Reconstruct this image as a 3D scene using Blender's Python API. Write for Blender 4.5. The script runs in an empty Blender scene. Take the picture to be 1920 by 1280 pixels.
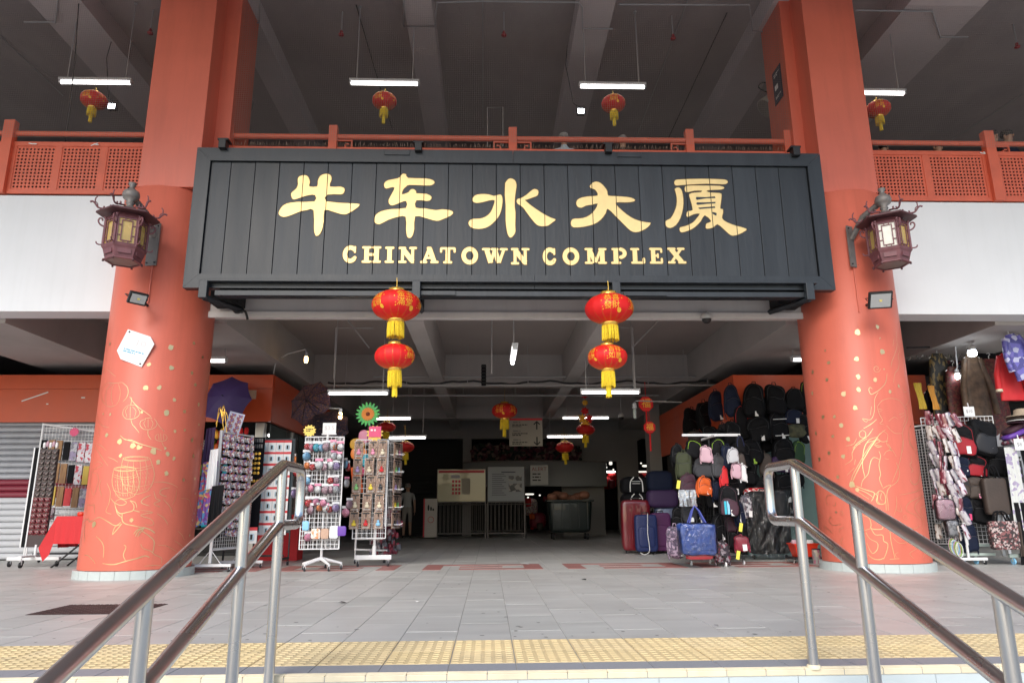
import bpy, bmesh, math, random
import numpy as np
from mathutils import Vector, Matrix, Euler
from mathutils.geometry import delaunay_2d_cdt
R = math.radians
PI = math.pi
S = bpy.context.scene
col = S.collection
random.seed(7)

# ------------------------------------------------------------ camera, sky, sun, exposure
F_PX, YAW, PITCH, ROLL, EYE = 1328.0, .033827, .235794, .0066987, .8
def _basis():
    cy, sy, cp, sp = math.cos(YAW), math.sin(YAW), math.cos(PITCH), math.sin(PITCH)
    F = Vector((sy*cp, cy*cp, sp)); R0 = Vector((cy, -sy, 0)); U0 = R0.cross(F)
    Rr = math.cos(ROLL)*R0 - math.sin(ROLL)*U0; U = math.cos(ROLL)*U0 + math.sin(ROLL)*R0
    return F, Rr, U
CF, CR, CU = _basis()
cam = bpy.data.cameras.new('camera'); co = bpy.data.objects.new('camera', cam); col.objects.link(co)
cam.sensor_width = 36; cam.lens = 36*F_PX/1920; cam.clip_start = .05; cam.clip_end = 600
m3 = Matrix((CR, CU, -CF)).transposed()
co.matrix_world = Matrix.Translation((0, 0, EYE)) @ m3.to_4x4()
S.camera = co

w = bpy.data.worlds.new('World'); S.world = w; w.use_nodes = True
nt = w.node_tree; bg = nt.nodes['Background']
sky = nt.nodes.new('ShaderNodeTexSky'); sky.sky_type = 'NISHITA'; sky.sun_disc = False
SUN_EL, SUN_AZ = R(36), R(-162)          # azimuth measured from +Y towards +X: the sun stands behind the camera, a little to the left
sky.sun_elevation = SUN_EL; sky.sun_rotation = SUN_AZ
sky.air_density = 1.0; sky.dust_density = 1.5; sky.ozone_density = 1.0
nt.links.new(sky.outputs[0], bg.inputs[0]); bg.inputs[1].default_value = .14
sl = bpy.data.lights.new('sun', 'SUN'); so = bpy.data.objects.new('sun', sl); col.objects.link(so)
sl.energy = 1.1; sl.angle = R(30); sl.color = (1, .98, .95)
d = Vector((math.sin(SUN_AZ)*math.cos(SUN_EL), math.cos(SUN_AZ)*math.cos(SUN_EL), math.sin(SUN_EL)))
so.rotation_euler = d.to_track_quat('Z', 'Y').to_euler()
S.view_settings.view_transform = 'Standard'; S.view_settings.look = 'None'
S.view_settings.exposure = .88; S.view_settings.gamma = 1; S.view_settings.use_curve_mapping = False
S.render.engine = 'CYCLES'; S.cycles.use_denoising = True
S.cycles.max_bounces = 8; S.cycles.diffuse_bounces = 5; S.cycles.glossy_bounces = 4; S.cycles.transparent_max_bounces = 12
S.cycles.sample_clamp_indirect = 6

def ray(px, py): return CF*F_PX + CR*(px-960) + CU*(640-py)
def at(px, py, Y=None, Z=None, X=None):
    "the point of a plane of the place that the photograph shows at this pixel"
    d = ray(px, py)
    t = Y/d.y if Y is not None else ((Z-EYE)/d.z if Z is not None else X/d.x)
    return Vector((0, 0, EYE)) + d*t
def on_cyl(px, py, cx, cy, r):
    d = ray(px, py); a = d.x**2+d.y**2; b = -2*(d.x*cx+d.y*cy); c = cx*cx+cy*cy-r*r
    D = b*b-4*a*c
    t = (-b-math.sqrt(D))/(2*a) if D > 0 else -b/(2*a)
    return Vector((0, 0, EYE)) + d*t

# ------------------------------------------------------------ materials
MATS = {}
def mat(name, c, rough=.6, metal=0, var=.0, vscale=3, bump=0, bscale=40, emit=0, coat=0, spec=.5, c2=None, vdetail=4, stretch=None, rnd=0, stain=None):
    if name in MATS: return MATS[name]
    m = bpy.data.materials.new(name); m.use_nodes = True; n = m.node_tree.nodes; L = m.node_tree.links
    b = n['Principled BSDF']; b.inputs['Base Color'].default_value = (*c, 1)
    b.inputs['Roughness'].default_value = rough; b.inputs['Metallic'].default_value = metal
    b.inputs['Specular IOR Level'].default_value = spec; b.inputs['Coat Weight'].default_value = coat
    tc = n.new('ShaderNodeTexCoord'); src = tc.outputs['Object']
    if stretch:
        mp = n.new('ShaderNodeMapping'); mp.inputs['Scale'].default_value = stretch; L.new(src, mp.inputs[0]); src = mp.outputs[0]
    if rnd:
        oi = n.new('ShaderNodeObjectInfo'); mu = n.new('ShaderNodeMath'); mu.operation = 'MULTIPLY'; mu.inputs[1].default_value = 60; L.new(oi.outputs['Random'], mu.inputs[0])
        va = n.new('ShaderNodeVectorMath'); L.new(src, va.inputs[0]); L.new(mu.outputs[0], va.inputs[1]); src = va.outputs[0]
    if var or c2:
        t = n.new('ShaderNodeTexNoise'); t.inputs['Scale'].default_value = vscale; t.inputs['Detail'].default_value = vdetail
        L.new(src, t.inputs['Vector'])
        r = n.new('ShaderNodeValToRGB'); r.color_ramp.elements[0].position = .3; r.color_ramp.elements[1].position = .72
        a = c2 if c2 else tuple(x*(1-var) for x in c)
        r.color_ramp.elements[0].color = (*a, 1)
        r.color_ramp.elements[1].color = (*(c if c2 else tuple(min(1, x*(1+var*.5)) for x in c)), 1)
        L.new(t.outputs['Fac'], r.inputs[0]); L.new(r.outputs[0], b.inputs['Base Color'])
        mr = n.new('ShaderNodeMapRange'); mr.inputs['To Min'].default_value = max(0, rough-.08); mr.inputs['To Max'].default_value = min(1, rough+.1)
        L.new(t.outputs['Fac'], mr.inputs[0]); L.new(mr.outputs[0], b.inputs['Roughness'])
    last = lambda: b.inputs['Base Color'].links[0].from_socket
    if rnd and var:
        hv = n.new('ShaderNodeHueSaturation'); mr2 = n.new('ShaderNodeMapRange'); mr2.inputs['To Min'].default_value = 1-rnd; mr2.inputs['To Max'].default_value = 1+rnd
        L.new(oi.outputs['Random'], mr2.inputs[0]); L.new(mr2.outputs[0], hv.inputs['Value']); L.new(last(), hv.inputs['Color']); L.new(hv.outputs[0], b.inputs['Base Color'])
    if stain and var:
        # dirt of its own shape: (stretch, scale, colour, amount)
        st, sc, cc, am = stain; geo = n.new('ShaderNodeNewGeometry'); mp2 = n.new('ShaderNodeMapping'); mp2.inputs['Scale'].default_value = st; L.new(geo.outputs['Position'], mp2.inputs[0])
        t3 = n.new('ShaderNodeTexNoise'); t3.inputs['Scale'].default_value = sc; t3.inputs['Detail'].default_value = 6; t3.inputs['Roughness'].default_value = .65; L.new(mp2.outputs[0], t3.inputs['Vector'])
        m5 = n.new('ShaderNodeMapRange'); m5.inputs['From Min'].default_value = .48; m5.inputs['From Max'].default_value = .75; m5.inputs['To Max'].default_value = am; L.new(t3.outputs['Fac'], m5.inputs[0])
        mx = n.new('ShaderNodeMix'); mx.data_type = 'RGBA'; L.new(m5.outputs[0], mx.inputs[0]); L.new(last(), mx.inputs[6]); mx.inputs[7].default_value = (*cc, 1); L.new(mx.outputs[2], b.inputs['Base Color'])
    if bump:
        t2 = n.new('ShaderNodeTexNoise'); t2.inputs['Scale'].default_value = bscale; t2.inputs['Detail'].default_value = 3
        L.new(src, t2.inputs['Vector'])
        bp = n.new('ShaderNodeBump'); bp.inputs['Strength'].default_value = bump; bp.inputs['Distance'].default_value = .01
        L.new(t2.outputs['Fac'], bp.inputs['Height']); L.new(bp.outputs[0], b.inputs['Normal'])
    if emit:
        b.inputs['Emission Color'].default_value = (*c, 1); b.inputs['Emission Strength'].default_value = emit
    MATS[name] = m
    return m
def speckle(name, cols, scale=60, rough=.45, coat=.0, bump=.0, stretch=None):
    "a small mixed print: several colours in cells"
    if name in MATS: return MATS[name]
    m = mat(name, cols[0], rough, coat=coat); n = m.node_tree.nodes; L = m.node_tree.links; b = n['Principled BSDF']
    tc = n.new('ShaderNodeTexCoord'); src = tc.outputs['Object']
    if stretch:
        mp = n.new('ShaderNodeMapping'); mp.inputs['Scale'].default_value = stretch; L.new(src, mp.inputs[0]); src = mp.outputs[0]
    v = n.new('ShaderNodeTexVoronoi'); v.inputs['Scale'].default_value = scale; L.new(src, v.inputs['Vector'])
    sp = n.new('ShaderNodeSeparateColor'); L.new(v.outputs['Color'], sp.inputs[0])
    r = n.new('ShaderNodeValToRGB'); r.color_ramp.interpolation = 'CONSTANT'; e = r.color_ramp.elements
    while len(e) < len(cols): e.new(.5)
    for i, c in enumerate(cols): e[i].position = i/len(cols); e[i].color = (*c, 1)
    L.new(sp.outputs[0], r.inputs[0]); L.new(r.outputs[0], b.inputs['Base Color'])
    if bump:
        t2 = n.new('ShaderNodeTexNoise'); t2.inputs['Scale'].default_value = 25; L.new(src, t2.inputs['Vector'])
        bp = n.new('ShaderNodeBump'); bp.inputs['Strength'].default_value = bump; bp.inputs['Distance'].default_value = .02
        L.new(t2.outputs['Fac'], bp.inputs['Height']); L.new(bp.outputs[0], b.inputs['Normal'])
    return m
def plastic_wrap(name):
    if name in MATS: return MATS[name]
    m = bpy.data.materials.new(name); m.use_nodes = True; n = m.node_tree.nodes; L = m.node_tree.links
    n.remove(n['Principled BSDF']); out = n['Material Output']
    tr = n.new('ShaderNodeBsdfTransparent'); tr.inputs[0].default_value = (.93, .94, .95, 1)
    gl = n.new('ShaderNodeBsdfGlossy'); gl.inputs['Roughness'].default_value = .12
    fr = n.new('ShaderNodeFresnel'); fr.inputs[0].default_value = 1.6
    mx = n.new('ShaderNodeMixShader'); L.new(fr.outputs[0], mx.inputs[0]); L.new(tr.outputs[0], mx.inputs[1]); L.new(gl.outputs[0], mx.inputs[2])
    tc = n.new('ShaderNodeTexCoord'); t = n.new('ShaderNodeTexNoise'); t.inputs['Scale'].default_value = 9; t.inputs['Distortion'].default_value = 1.5; t.inputs['Detail'].default_value = 3
    L.new(tc.outputs['Object'], t.inputs['Vector']); bp = n.new('ShaderNodeBump'); bp.inputs['Strength'].default_value = .9; bp.inputs['Distance'].default_value = .05
    L.new(t.outputs['Fac'], bp.inputs['Height']); L.new(bp.outputs[0], gl.inputs['Normal']); L.new(bp.outputs[0], fr.inputs['Normal'])
    L.new(mx.outputs[0], out.inputs[0]); MATS[name] = m
    return m
M = {}
M['orange'] = mat('orange_paint', (.67, .152, .095), .44, var=.10, vscale=1.3, bump=.06, bscale=18, stain=((1.2, 1.2, .12), 3.5, (.42, .10, .06), .4))
M['orange_dull'] = mat('dull_orange_paint', (.55, .085, .035), .5, var=.15, vscale=2)
M['shop_orange'] = mat('shop_fascia_orange', (.62, .085, .022), .4, var=.10, vscale=1.5)
M['rail_orange'] = mat('balustrade_orange', (.68, .135, .07), .45, var=.12, vscale=4)
M['white_wall'] = mat('white_wall_paint', (.78, .79, .80), .7, var=.06, vscale=.8, bump=.05, bscale=40, stain=((3.5, 1, .18), 2.2, (.60, .61, .60), .18))
M['beam'] = mat('grey_beam_paint', (.44, .41, .39), .75, var=.10, vscale=.9, bump=.06, bscale=9, stain=((1, .5, .4), 1.2, (.26, .24, .225), .45))
M['ceiling'] = mat('ceiling_paint', (.38, .33, .31), .8, var=.10, vscale=.7)
M['ceiling_up'] = mat('upper_ceiling_paint', (.43, .365, .345), .85, var=.16, vscale=.6, bump=.1, bscale=6, stain=((1, .35, 1), .7, (.24, .20, .19), .5))
M['beam_up'] = mat('upper_beam_paint', (.60, .52, .50), .85, var=.08, vscale=.8)
M['inner_wall'] = mat('inner_wall_paint', (.25, .24, .23), .7, var=.08, vscale=.8)
M['floor'] = mat('floor_tile', (.56, .555, .52), .42, var=.12, vscale=1.4, bump=.08, bscale=18, stretch=(.5, 4, 1), rnd=.045, stain=((.8, .8, 1), 1.1, (.34, .325, .30), .38))
M['grout'] = mat('grout', (.36, .35, .33), .9)
M['granite'] = mat('grey_granite', (.34, .35, .37), .5, var=.12, vscale=60)
M['tactile'] = mat('yellow_tactile', (.82, .64, .34), .6, var=.10, vscale=6, rnd=.04, stain=((1, 1, 1), 2.5, (.52, .42, .26), .45))
M['nosing'] = mat('cream_nosing', (.78, .68, .48), .5, var=.08, vscale=9, rnd=.05, stain=((1, 1, 1), 4, (.45, .40, .30), .4))
M['riser'] = mat('pale_riser_tile', (.56, .62, .62), .35, var=.06, vscale=3)
M['skirt'] = mat('pale_skirting_tile', (.52, .57, .55), .35, var=.08, vscale=6)
M['red_tile'] = mat('dusty_red_tile', (.40, .17, .15), .5, var=.15, vscale=5)
M['asphalt'] = mat('street_paving', (.30, .30, .29), .85, var=.15, vscale=2)
M['steel'] = mat('brushed_steel', (.68, .67, .66), .27, 1, var=.05, vscale=1.5)
M['sign'] = mat('blue_black_board', (.023, .028, .034), .4, var=.35, vscale=5, bump=.25, bscale=18, stretch=(1, 1, .12), spec=.5)
M['sign_dark'] = mat('sign_joint_black', (.006, .007, .008), .8)
M['gold'] = mat('gold_leaf', (.88, .65, .29), .42, .45, var=.08, vscale=9, bump=.1, bscale=30)
M['gold_edge'] = mat('brown_letter_edge', (.12, .06, .015), .6)
M['front_beam'] = mat('front_beam_paint', (.66, .63, .61), .7, var=.06, vscale=1, stain=((2.5, 1, .3), 2, (.45, .43, .42), .25))
M['lamp_dim'] = mat('far_lamp', (1, .95, .85), .5, emit=.6)
M['mural'] = mat('mural_gold', (.70, .50, .27), .30, .85, var=.12, vscale=8)
M['lred'] = mat('lantern_red', (.72, .008, .008), .6, bump=.1, bscale=200)
M['lred_dark'] = mat('lantern_dark_red', (.60, .008, .010), .65)
M['lgold'] = mat('lantern_gold', (1.0, .62, .12), .25, .7)
M['motif'] = mat('gold_print', (.95, .50, .04), .4, .2)
M['fringe'] = mat('yellow_fringe', (.92, .66, .02), .6, var=.2, vscale=60)
M['lamp_on'] = mat('tube_light', (1, .97, .95), .5, emit=4)
M['lamp_warm'] = mat('warm_bulb', (1, .62, .25), .5, emit=9)
M['lamp_cool'] = mat('cool_flood', (.86, .94, 1), .5, emit=12)
M['lamp_house'] = mat('lamp_housing', (.55, .56, .57), .4)
M['conduit'] = mat('conduit_grey', (.40, .385, .38), .5)
M['pipe_dark'] = mat('dark_cable', (.03, .03, .03), .6)
M['sprink'] = mat('sprinkler_red', (.35, .02, .03), .4)
M['plum'] = mat('plum_iron', (.20, .075, .085), .5, var=.2, vscale=14, bump=.1)
M['plum_dark'] = mat('dark_plum_iron', (.10, .04, .045), .55)
M['zinc'] = mat('weathered_zinc', (.24, .215, .20), .5, .3, var=.2, vscale=9)
M['amber'] = mat('amber_lamp_pane', (.55, .38, .12), .25, var=.15, vscale=7)
M['milk'] = mat('milky_lamp_pane', (.78, .76, .66), .25, var=.12, vscale=7)
M['black'] = mat('black_plastic', (.012, .012, .013), .45)
M['black_cloth'] = mat('black_cloth', (.0065, .0065, .008), .7, var=.3, vscale=20, bump=.3, bscale=60, spec=.18)
M['navy'] = mat('navy_cloth', (.010, .015, .036), .7, bump=.3, bscale=60, spec=.2)
M['purple'] = mat('purple_cloth', (.045, .018, .075), .65, bump=.3, bscale=60)
M['plumcloth'] = mat('plum_cloth', (.055, .018, .032), .7, bump=.3)
M['grey_cloth'] = mat('grey_cloth', (.032, .032, .037), .75, bump=.3)
M['green_cloth'] = mat('olive_cloth', (.040, .048, .019), .75, bump=.3)
M['brown_cloth'] = mat('brown_cloth', (.06, .042, .033), .6, bump=.3, var=.2)
M['red_cloth'] = mat('red_cloth', (.62, .02, .025), .65, bump=.2)
M['red_plastic'] = mat('red_plastic', (.75, .05, .02), .3)
M['red_shell'] = mat('red_case_shell', (.18, .006, .015), .3, coat=.6)
M['orange_cloth'] = mat('orange_cloth', (.62, .10, .01), .6, bump=.2)
M['blue_cloth'] = mat('blue_cloth', (.012, .024, .11), .5, bump=.3)
M['blue_poly'] = mat('blue_woven_poly', (.045, .11, .42), .3, coat=.5, bump=.7, bscale=9)
M['teal'] = mat('teal_cloth', (.02, .42, .55), .5)
M['lime'] = mat('lime_trim', (.30, .52, .03), .5)
M['pink'] = mat('pink_plastic', (.80, .28, .42), .35)
M['pale_pink'] = mat('pale_pink', (.56, .35, .41), .4)
M['lilac'] = mat('lilac', (.42, .30, .55), .35)
M['sky_blue'] = mat('sky_blue', (.25, .55, .80), .35)
M['white_plastic'] = mat('white_plastic', (.80, .80, .80), .35)
M['white_wire'] = mat('white_coated_wire', (.78, .78, .78), .35)
M['pale_green'] = mat('pale_green_wall', (.17, .27, .24), .6, var=.08, vscale=2)
M['paper'] = mat('white_paper', (.82, .82, .80), .6)
M['kraft'] = mat('kraft_card', (.55, .36, .26), .7, var=.1, vscale=30)
M['shutter'] = mat('shutter_grey', (.40, .41, .44), .45, .2, var=.08, vscale=3, stain=((2, 1, .5), 2, (.2, .2, .2), .3))
M['maroon'] = mat('maroon_paint', (.22, .015, .035), .45)
M['skin'] = mat('skin', (.42, .24, .16), .55)
M['hair'] = mat('black_hair', (.010, .009, .009), .6, bump=.4, bscale=80)
M['hair_grey'] = mat('grey_hair', (.25, .24, .23), .7, bump=.4)
M['shirt'] = mat('pale_shirt', (.40, .40, .38), .8, bump=.2)
M['shorts'] = mat('khaki_shorts', (.30, .27, .23), .8, bump=.2)
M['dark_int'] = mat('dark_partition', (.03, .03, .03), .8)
M['bin'] = mat('dark_green_bin', (.014, .024, .023), .45, coat=.2)
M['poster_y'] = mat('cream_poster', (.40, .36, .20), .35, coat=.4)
M['poster_g'] = mat('grey_poster', (.34, .36, .37), .5)
M['red_print'] = mat('red_print', (.55, .03, .04), .5)
M['ink'] = mat('black_ink', (.02, .02, .02), .7)
M['wrap'] = plastic_wrap('clear_plastic_wrap')
M['net'] = mat('net_cord', (.30, .25, .23), .8)
M['glassdark'] = mat('shop_glass', (.10, .13, .13), .08, spec=.8)
M['mag'] = speckle('magnet_print', [(.6, .55, .5), (.35, .08, .08), (.15, .15, .3), (.7, .65, .55), (.3, .25, .2), (.5, .2, .25)], 45, .4)
M['jewel'] = speckle('jewellery_glint', [(.02, .015, .015), (.05, .03, .03), (.09, .05, .05), (.02, .02, .02), (.25, .2, .18)], 60, .35)
M['scarf'] = speckle('scarf_print', [(.25, .10, .4), (.1, .3, .55), (.6, .1, .15), (.7, .5, .2), (.2, .08, .3)], 25, .5)
M['umb_print'] = speckle('umbrella_print', [(.04, .02, .05), (.12, .04, .03), (.05, .03, .08), (.22, .10, .05), (.03, .015, .04)], 75, .6)
M['umb_dark'] = speckle('dark_umbrella_print', [(.015, .015, .04), (.02, .015, .03), (.15, .07, .05), (.03, .02, .06), (.015, .015, .03)], 75, .6)
M['dress'] = speckle('gold_black_dress', [(.015, .013, .012), (.03, .025, .02), (.20, .14, .05), (.02, .02, .02)], 28, .5, stretch=(1, 1, .4))
M['dress2'] = mat('brown_dress', (.16, .10, .06), .6, c2=(.05, .03, .02), vscale=9)
M['dress3'] = speckle('dark_red_dress', [(.08, .008, .01), (.13, .015, .015), (.06, .01, .01), (.10, .04, .02)], 30, .6)
M['floral'] = speckle('purple_floral', [(.10, .09, .35), (.16, .14, .5), (.5, .5, .7), (.08, .07, .28)], 14, .35)
M['shine'] = speckle('shiny_packets', [(.55, .45, .48), (.30, .08, .12), (.10, .08, .14), (.6, .55, .6), (.25, .18, .18), (.45, .25, .3)], 30, .15, coat=.8, bump=.5, stretch=(1, 1, .5))
M['tinyfloral'] = speckle('tiny_floral', [(.04, .03, .03), (.5, .4, .38), (.05, .03, .03), (.25, .1, .1)], 40, .6)
M['tartan'] = speckle('dark_tartan', [(.15, .03, .05), (.3, .25, .28), (.03, .02, .03)], 30, .6)
M['incense'] = mat('incense_tan', (.40, .22, .09), .6, c2=(.15, .07, .03), vscale=60, stretch=(1, 1, .05))
M['redcard'] = mat('red_card', (.65, .03, .04), .5)
M['trash'] = mat('tied_bags', (.28, .12, .07), .6, var=.4, vscale=5, bump=.5)
M['flowers'] = speckle('flower_bank', [(.025, .04, .02), (.10, .015, .03), (.18, .12, .10), (.02, .025, .02), (.12, .04, .05)], 6, .7)

# ------------------------------------------------------------ mesh building
class MB:
    def __init__(s): s.v = []; s.f = []; s.sm = []; s.mi = []
    def add(s, vs, fs, smooth=False, mi=0):
        b = len(s.v); s.v += [tuple(v) for v in vs]; s.f += [tuple(i+b for i in f) for f in fs]
        s.sm += [smooth]*len(fs); s.mi += [mi]*len(fs); return s
    def box(s, x0, x1, y0, y1, z0, z1, mi=0):
        return s.add([(x0,y0,z0),(x1,y0,z0),(x1,y1,z0),(x0,y1,z0),(x0,y0,z1),(x1,y0,z1),(x1,y1,z1),(x0,y1,z1)],
                     [(0,3,2,1),(4,5,6,7),(0,1,5,4),(1,2,6,5),(2,3,7,6),(3,0,4,7)], mi=mi)
    def obox(s, c, size, M3=None, mi=0):
        a = MB().box(-size[0]/2, size[0]/2, -size[1]/2, size[1]/2, -size[2]/2, size[2]/2)
        M3 = M3 or Matrix.Identity(3)
        return s.add([Vector(c)+M3@Vector(v) for v in a.v], a.f, mi=mi)
    def bbox(s, x0, x1, y0, y1, z0, z1, b=.01, mi=0):
        "box with bevelled edges"
        bm = bmesh.new(); bmesh.ops.create_cube(bm, size=1)
        for v in bm.verts: v.co = Vector(((x0+x1)/2+v.co.x*(x1-x0), (y0+y1)/2+v.co.y*(y1-y0), (z0+z1)/2+v.co.z*(z1-z0)))
        bmesh.ops.bevel(bm, geom=bm.edges[:], offset=b, segments=2, affect='EDGES', profile=.5)
        s.frombm(bm, mi=mi); return s
    def frombm(s, bm, smooth=False, mi=0):
        bm.verts.index_update(); s.add([v.co[:] for v in bm.verts], [[v.index for v in f.verts] for f in bm.faces], smooth, mi); bm.free(); return s
    def tube(s, pts, r, n=8, cap=True, mi=0, closed=False):
        pts = [Vector(p) for p in pts]; m = len(pts)
        rs = r if isinstance(r, (list, tuple)) else [r]*m
        vs = []; prev = None
        for i, p in enumerate(pts):
            if closed: t = (pts[(i+1) % m]-pts[i-1]).normalized()
            else: t = (pts[min(i+1, m-1)]-pts[max(i-1, 0)])
            t = t.normalized() if t.length > 1e-9 else Vector((0, 0, 1))
            if prev is None:
                a = Vector((0, 0, 1)) if abs(t.z) < .9 else Vector((1, 0, 0)); u = t.cross(a).normalized()
            else:
                u = (prev-t*prev.dot(t)); u = u.normalized() if u.length > 1e-6 else t.orthogonal().normalized()
            prev = u; vv = t.cross(u)
            for k in range(n):
                an = 2*PI*k/n; vs.append(p+(u*math.cos(an)+vv*math.sin(an))*rs[i])
        fs = [(i*n+k, i*n+(k+1) % n, (i+1)*n+(k+1) % n, (i+1)*n+k) for i in range(m-1) for k in range(n)]
        if closed: fs += [((m-1)*n+k, (m-1)*n+(k+1) % n, (k+1) % n, k) for k in range(n)]
        s.add(vs, fs, True, mi)
        if cap and not closed:
            s.add([vs[k] for k in range(n)], [tuple(reversed(range(n)))], False, mi); s.add([vs[(m-1)*n+k] for k in range(n)], [tuple(range(n))], False, mi)
        return s
    def lathe(s, prof, c=(0, 0, 0), n=20, smooth=True, mi=0, mod=None):
        vs = []
        for r, z in prof:
            for k in range(n):
                a = 2*PI*k/n; q = r*(mod(k, n) if mod else 1)
                vs.append((c[0]+q*math.cos(a), c[1]+q*math.sin(a), c[2]+z))
        fs = [(i*n+k, i*n+(k+1) % n, (i+1)*n+(k+1) % n, (i+1)*n+k) for i in range(len(prof)-1) for k in range(n)]
        s.add(vs, fs, smooth, mi)
        for i in (0, len(prof)-1):
            if prof[i][0] > 1e-4:
                f = tuple(range(n)); s.add([vs[i*n+k] for k in range(n)], [f if i else tuple(reversed(f))], False, mi)
        return s
    def super(s, c, r, e1=.5, e2=.5, nu=14, nv=8, mi=0, M3=None):
        "rounded box"
        def sg(x, e): return math.copysign(abs(x)**e, x)
        vs = []
        for j in range(nv+1):
            ph = -PI/2+PI*j/nv
            for i in range(nu):
                th = 2*PI*i/nu
                v = Vector((r[0]*sg(math.cos(ph), e1)*sg(math.cos(th), e2), r[1]*sg(math.cos(ph), e1)*sg(math.sin(th), e2), r[2]*sg(math.sin(ph), e1)))
                if M3: v = M3@v
                vs.append(Vector(c)+v)
        fs = [(j*nu+i, j*nu+(i+1) % nu, (j+1)*nu+(i+1) % nu, (j+1)*nu+i) for j in range(nv) for i in range(nu)]
        return s.add(vs, fs, True, mi)
    def poly(s, pts, depth=None, mi=0):
        "flat polygon (any outline), points in space; depth = a vector it is thickened along"
        pts = [Vector(p) for p in pts]; n = len(pts); nn = Vector((0, 0, 0)); o0 = pts[0]
        for i in range(n): nn += (pts[i]-o0).cross(pts[(i+1) % n]-o0)
        nn.normalize(); u = (pts[1]-o0).normalized(); v = nn.cross(u)
        V2, E2, F2 = delaunay_2d_cdt([Vector(((p-o0).dot(u), (p-o0).dot(v))) for p in pts], [], [list(range(n))], 1, 1e-7)[:3]
        base = [o0+u*q.x+v*q.y for q in V2]; s.add(base, F2, mi=mi)
        if depth:
            dv = Vector(depth); b = [Vector(p)+dv for p in pts]
            s.add([p+dv for p in base], [tuple(reversed(f)) for f in F2], mi=mi)
            s.add(list(pts)+b, [(i, (i+1) % n, n+(i+1) % n, n+i) for i in range(n)], mi=mi)
        return s
    def grid(s, c, ux, uz, nx, nz, fn=None, mi=0, smooth=True):
        c = Vector(c); ux = Vector(ux); uz = Vector(uz); nn = ux.cross(uz).normalized(); vs = []
        for j in range(nz+1):
            for i in range(nx+1):
                a, b = i/nx, j/nz; p = c+ux*a+uz*b
                if fn: p += nn*fn(a, b)
                vs.append(p)
        return s.add(vs, [(j*(nx+1)+i, j*(nx+1)+i+1, (j+1)*(nx+1)+i+1, (j+1)*(nx+1)+i) for j in range(nz) for i in range(nx)], smooth, mi)
    def xf(s, M4):
        s.v = [tuple(M4@Vector(v)) for v in s.v]; return s
    def merge(s, o, M4=None, mi=None):
        vs = [tuple(M4@Vector(v)) for v in o.v] if M4 else o.v; b = len(s.v)
        s.v += vs; s.f += [tuple(i+b for i in f) for f in o.f]; s.sm += o.sm; s.mi += [mi]*len(o.f) if mi is not None else o.mi; return s
    def mesh(s, name, mats):
        me = bpy.data.meshes.new(name); me.from_pydata(s.v, [], s.f); 
        if not isinstance(mats, (list, tuple)): mats = [mats]
        for m in mats: me.materials.append(m)
        me.polygons.foreach_set('use_smooth', s.sm)
        if len(mats) > 1: me.polygons.foreach_set('material_index', s.mi)
        me.update(); return me
def obj(name, mb, m, parent=None, shift=None):
    if shift is not None: mb.v = [tuple(Vector(v)-Vector(shift)) for v in mb.v]
    o = bpy.data.objects.new(name, mb.mesh(name, m)); col.objects.link(o)
    if parent: o.parent = parent
    return o
def inst(name, me, parent=None, loc=(0, 0, 0), rot=(0, 0, 0), sc=1):
    o = bpy.data.objects.new(name, me); col.objects.link(o); o.location = loc; o.rotation_euler = rot
    if sc != 1: o.scale = (sc, sc, sc) if not isinstance(sc, tuple) else sc
    if parent: o.parent = parent
    return o
def tag(o, label, cat, group=None):
    o['label'] = label; o['category'] = cat
    if group: o['group'] = group
    return o
class T:
    "a thing: an Empty at its base that parents its parts; parts are given in place coordinates (world=True) or around the base"
    def __init__(s, name, label, cat, loc=(0, 0, 0), group=None, rz=0):
        s.o = bpy.data.objects.new(name, None); col.objects.link(s.o); s.o.location = loc; s.o.rotation_euler.z = rz
        s.o.empty_display_size = .1; s.loc = Vector(loc); tag(s.o, label, cat, group)
    def part(s, name, mb, m, world=False, parent=None):
        return obj(name, mb, m, parent or s.o, s.loc if world else None)
def copy_tree(o, parent=None):
    c = o.copy(); col.objects.link(c)
    if parent: c.parent = parent
    for ch in list(o.children): copy_tree(ch, c)
    return c
def place(proto, loc, rz=0, label=None, group=None, first=[], rx=0):
    "the first call uses the thing itself, later ones a copy"
    if proto not in first: first.append(proto); o = proto
    else: o = copy_tree(proto)
    o.location = loc; o.rotation_euler = (rx, 0, rz)
    if label: o['label'] = label
    if group: o['group'] = group
    return o
def struct(name, mb, m, parent=None):
    o = obj(name, mb, m, parent)
    if not parent: o['kind'] = 'structure'
    return o
_txt = {}
def text_mb(t, size, depth=0):
    k = (t, size)
    if k not in _txt:
        cu = bpy.data.curves.new('t', 'FONT'); cu.body = t; cu.size = size; cu.align_x = 'CENTER'; cu.align_y = 'CENTER'; cu.resolution_u = 2
        o = bpy.data.objects.new('t', cu); col.objects.link(o)
        dg = bpy.context.evaluated_depsgraph_get(); ev = o.evaluated_get(dg); me = bpy.data.meshes.new_from_object(ev)
        _txt[k] = ([v.co[:] for v in me.vertices], [list(p.vertices) for p in me.polygons])
        bpy.data.objects.remove(o); bpy.data.curves.remove(cu); bpy.data.meshes.remove(me)
    vs, fs = _txt[k]; m = MB(); m.add(vs, fs); return m
def text_on(t, size, c, ux=(1, 0, 0), uz=(0, 0, 1)):
    "flat printed words: centre c, reading along ux"
    ux = Vector(ux).normalized(); uz = Vector(uz).normalized(); m = text_mb(t, size)
    m.v = [tuple(Vector(c)+ux*v[0]+uz*v[1]) for v in m.v]; return m
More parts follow.
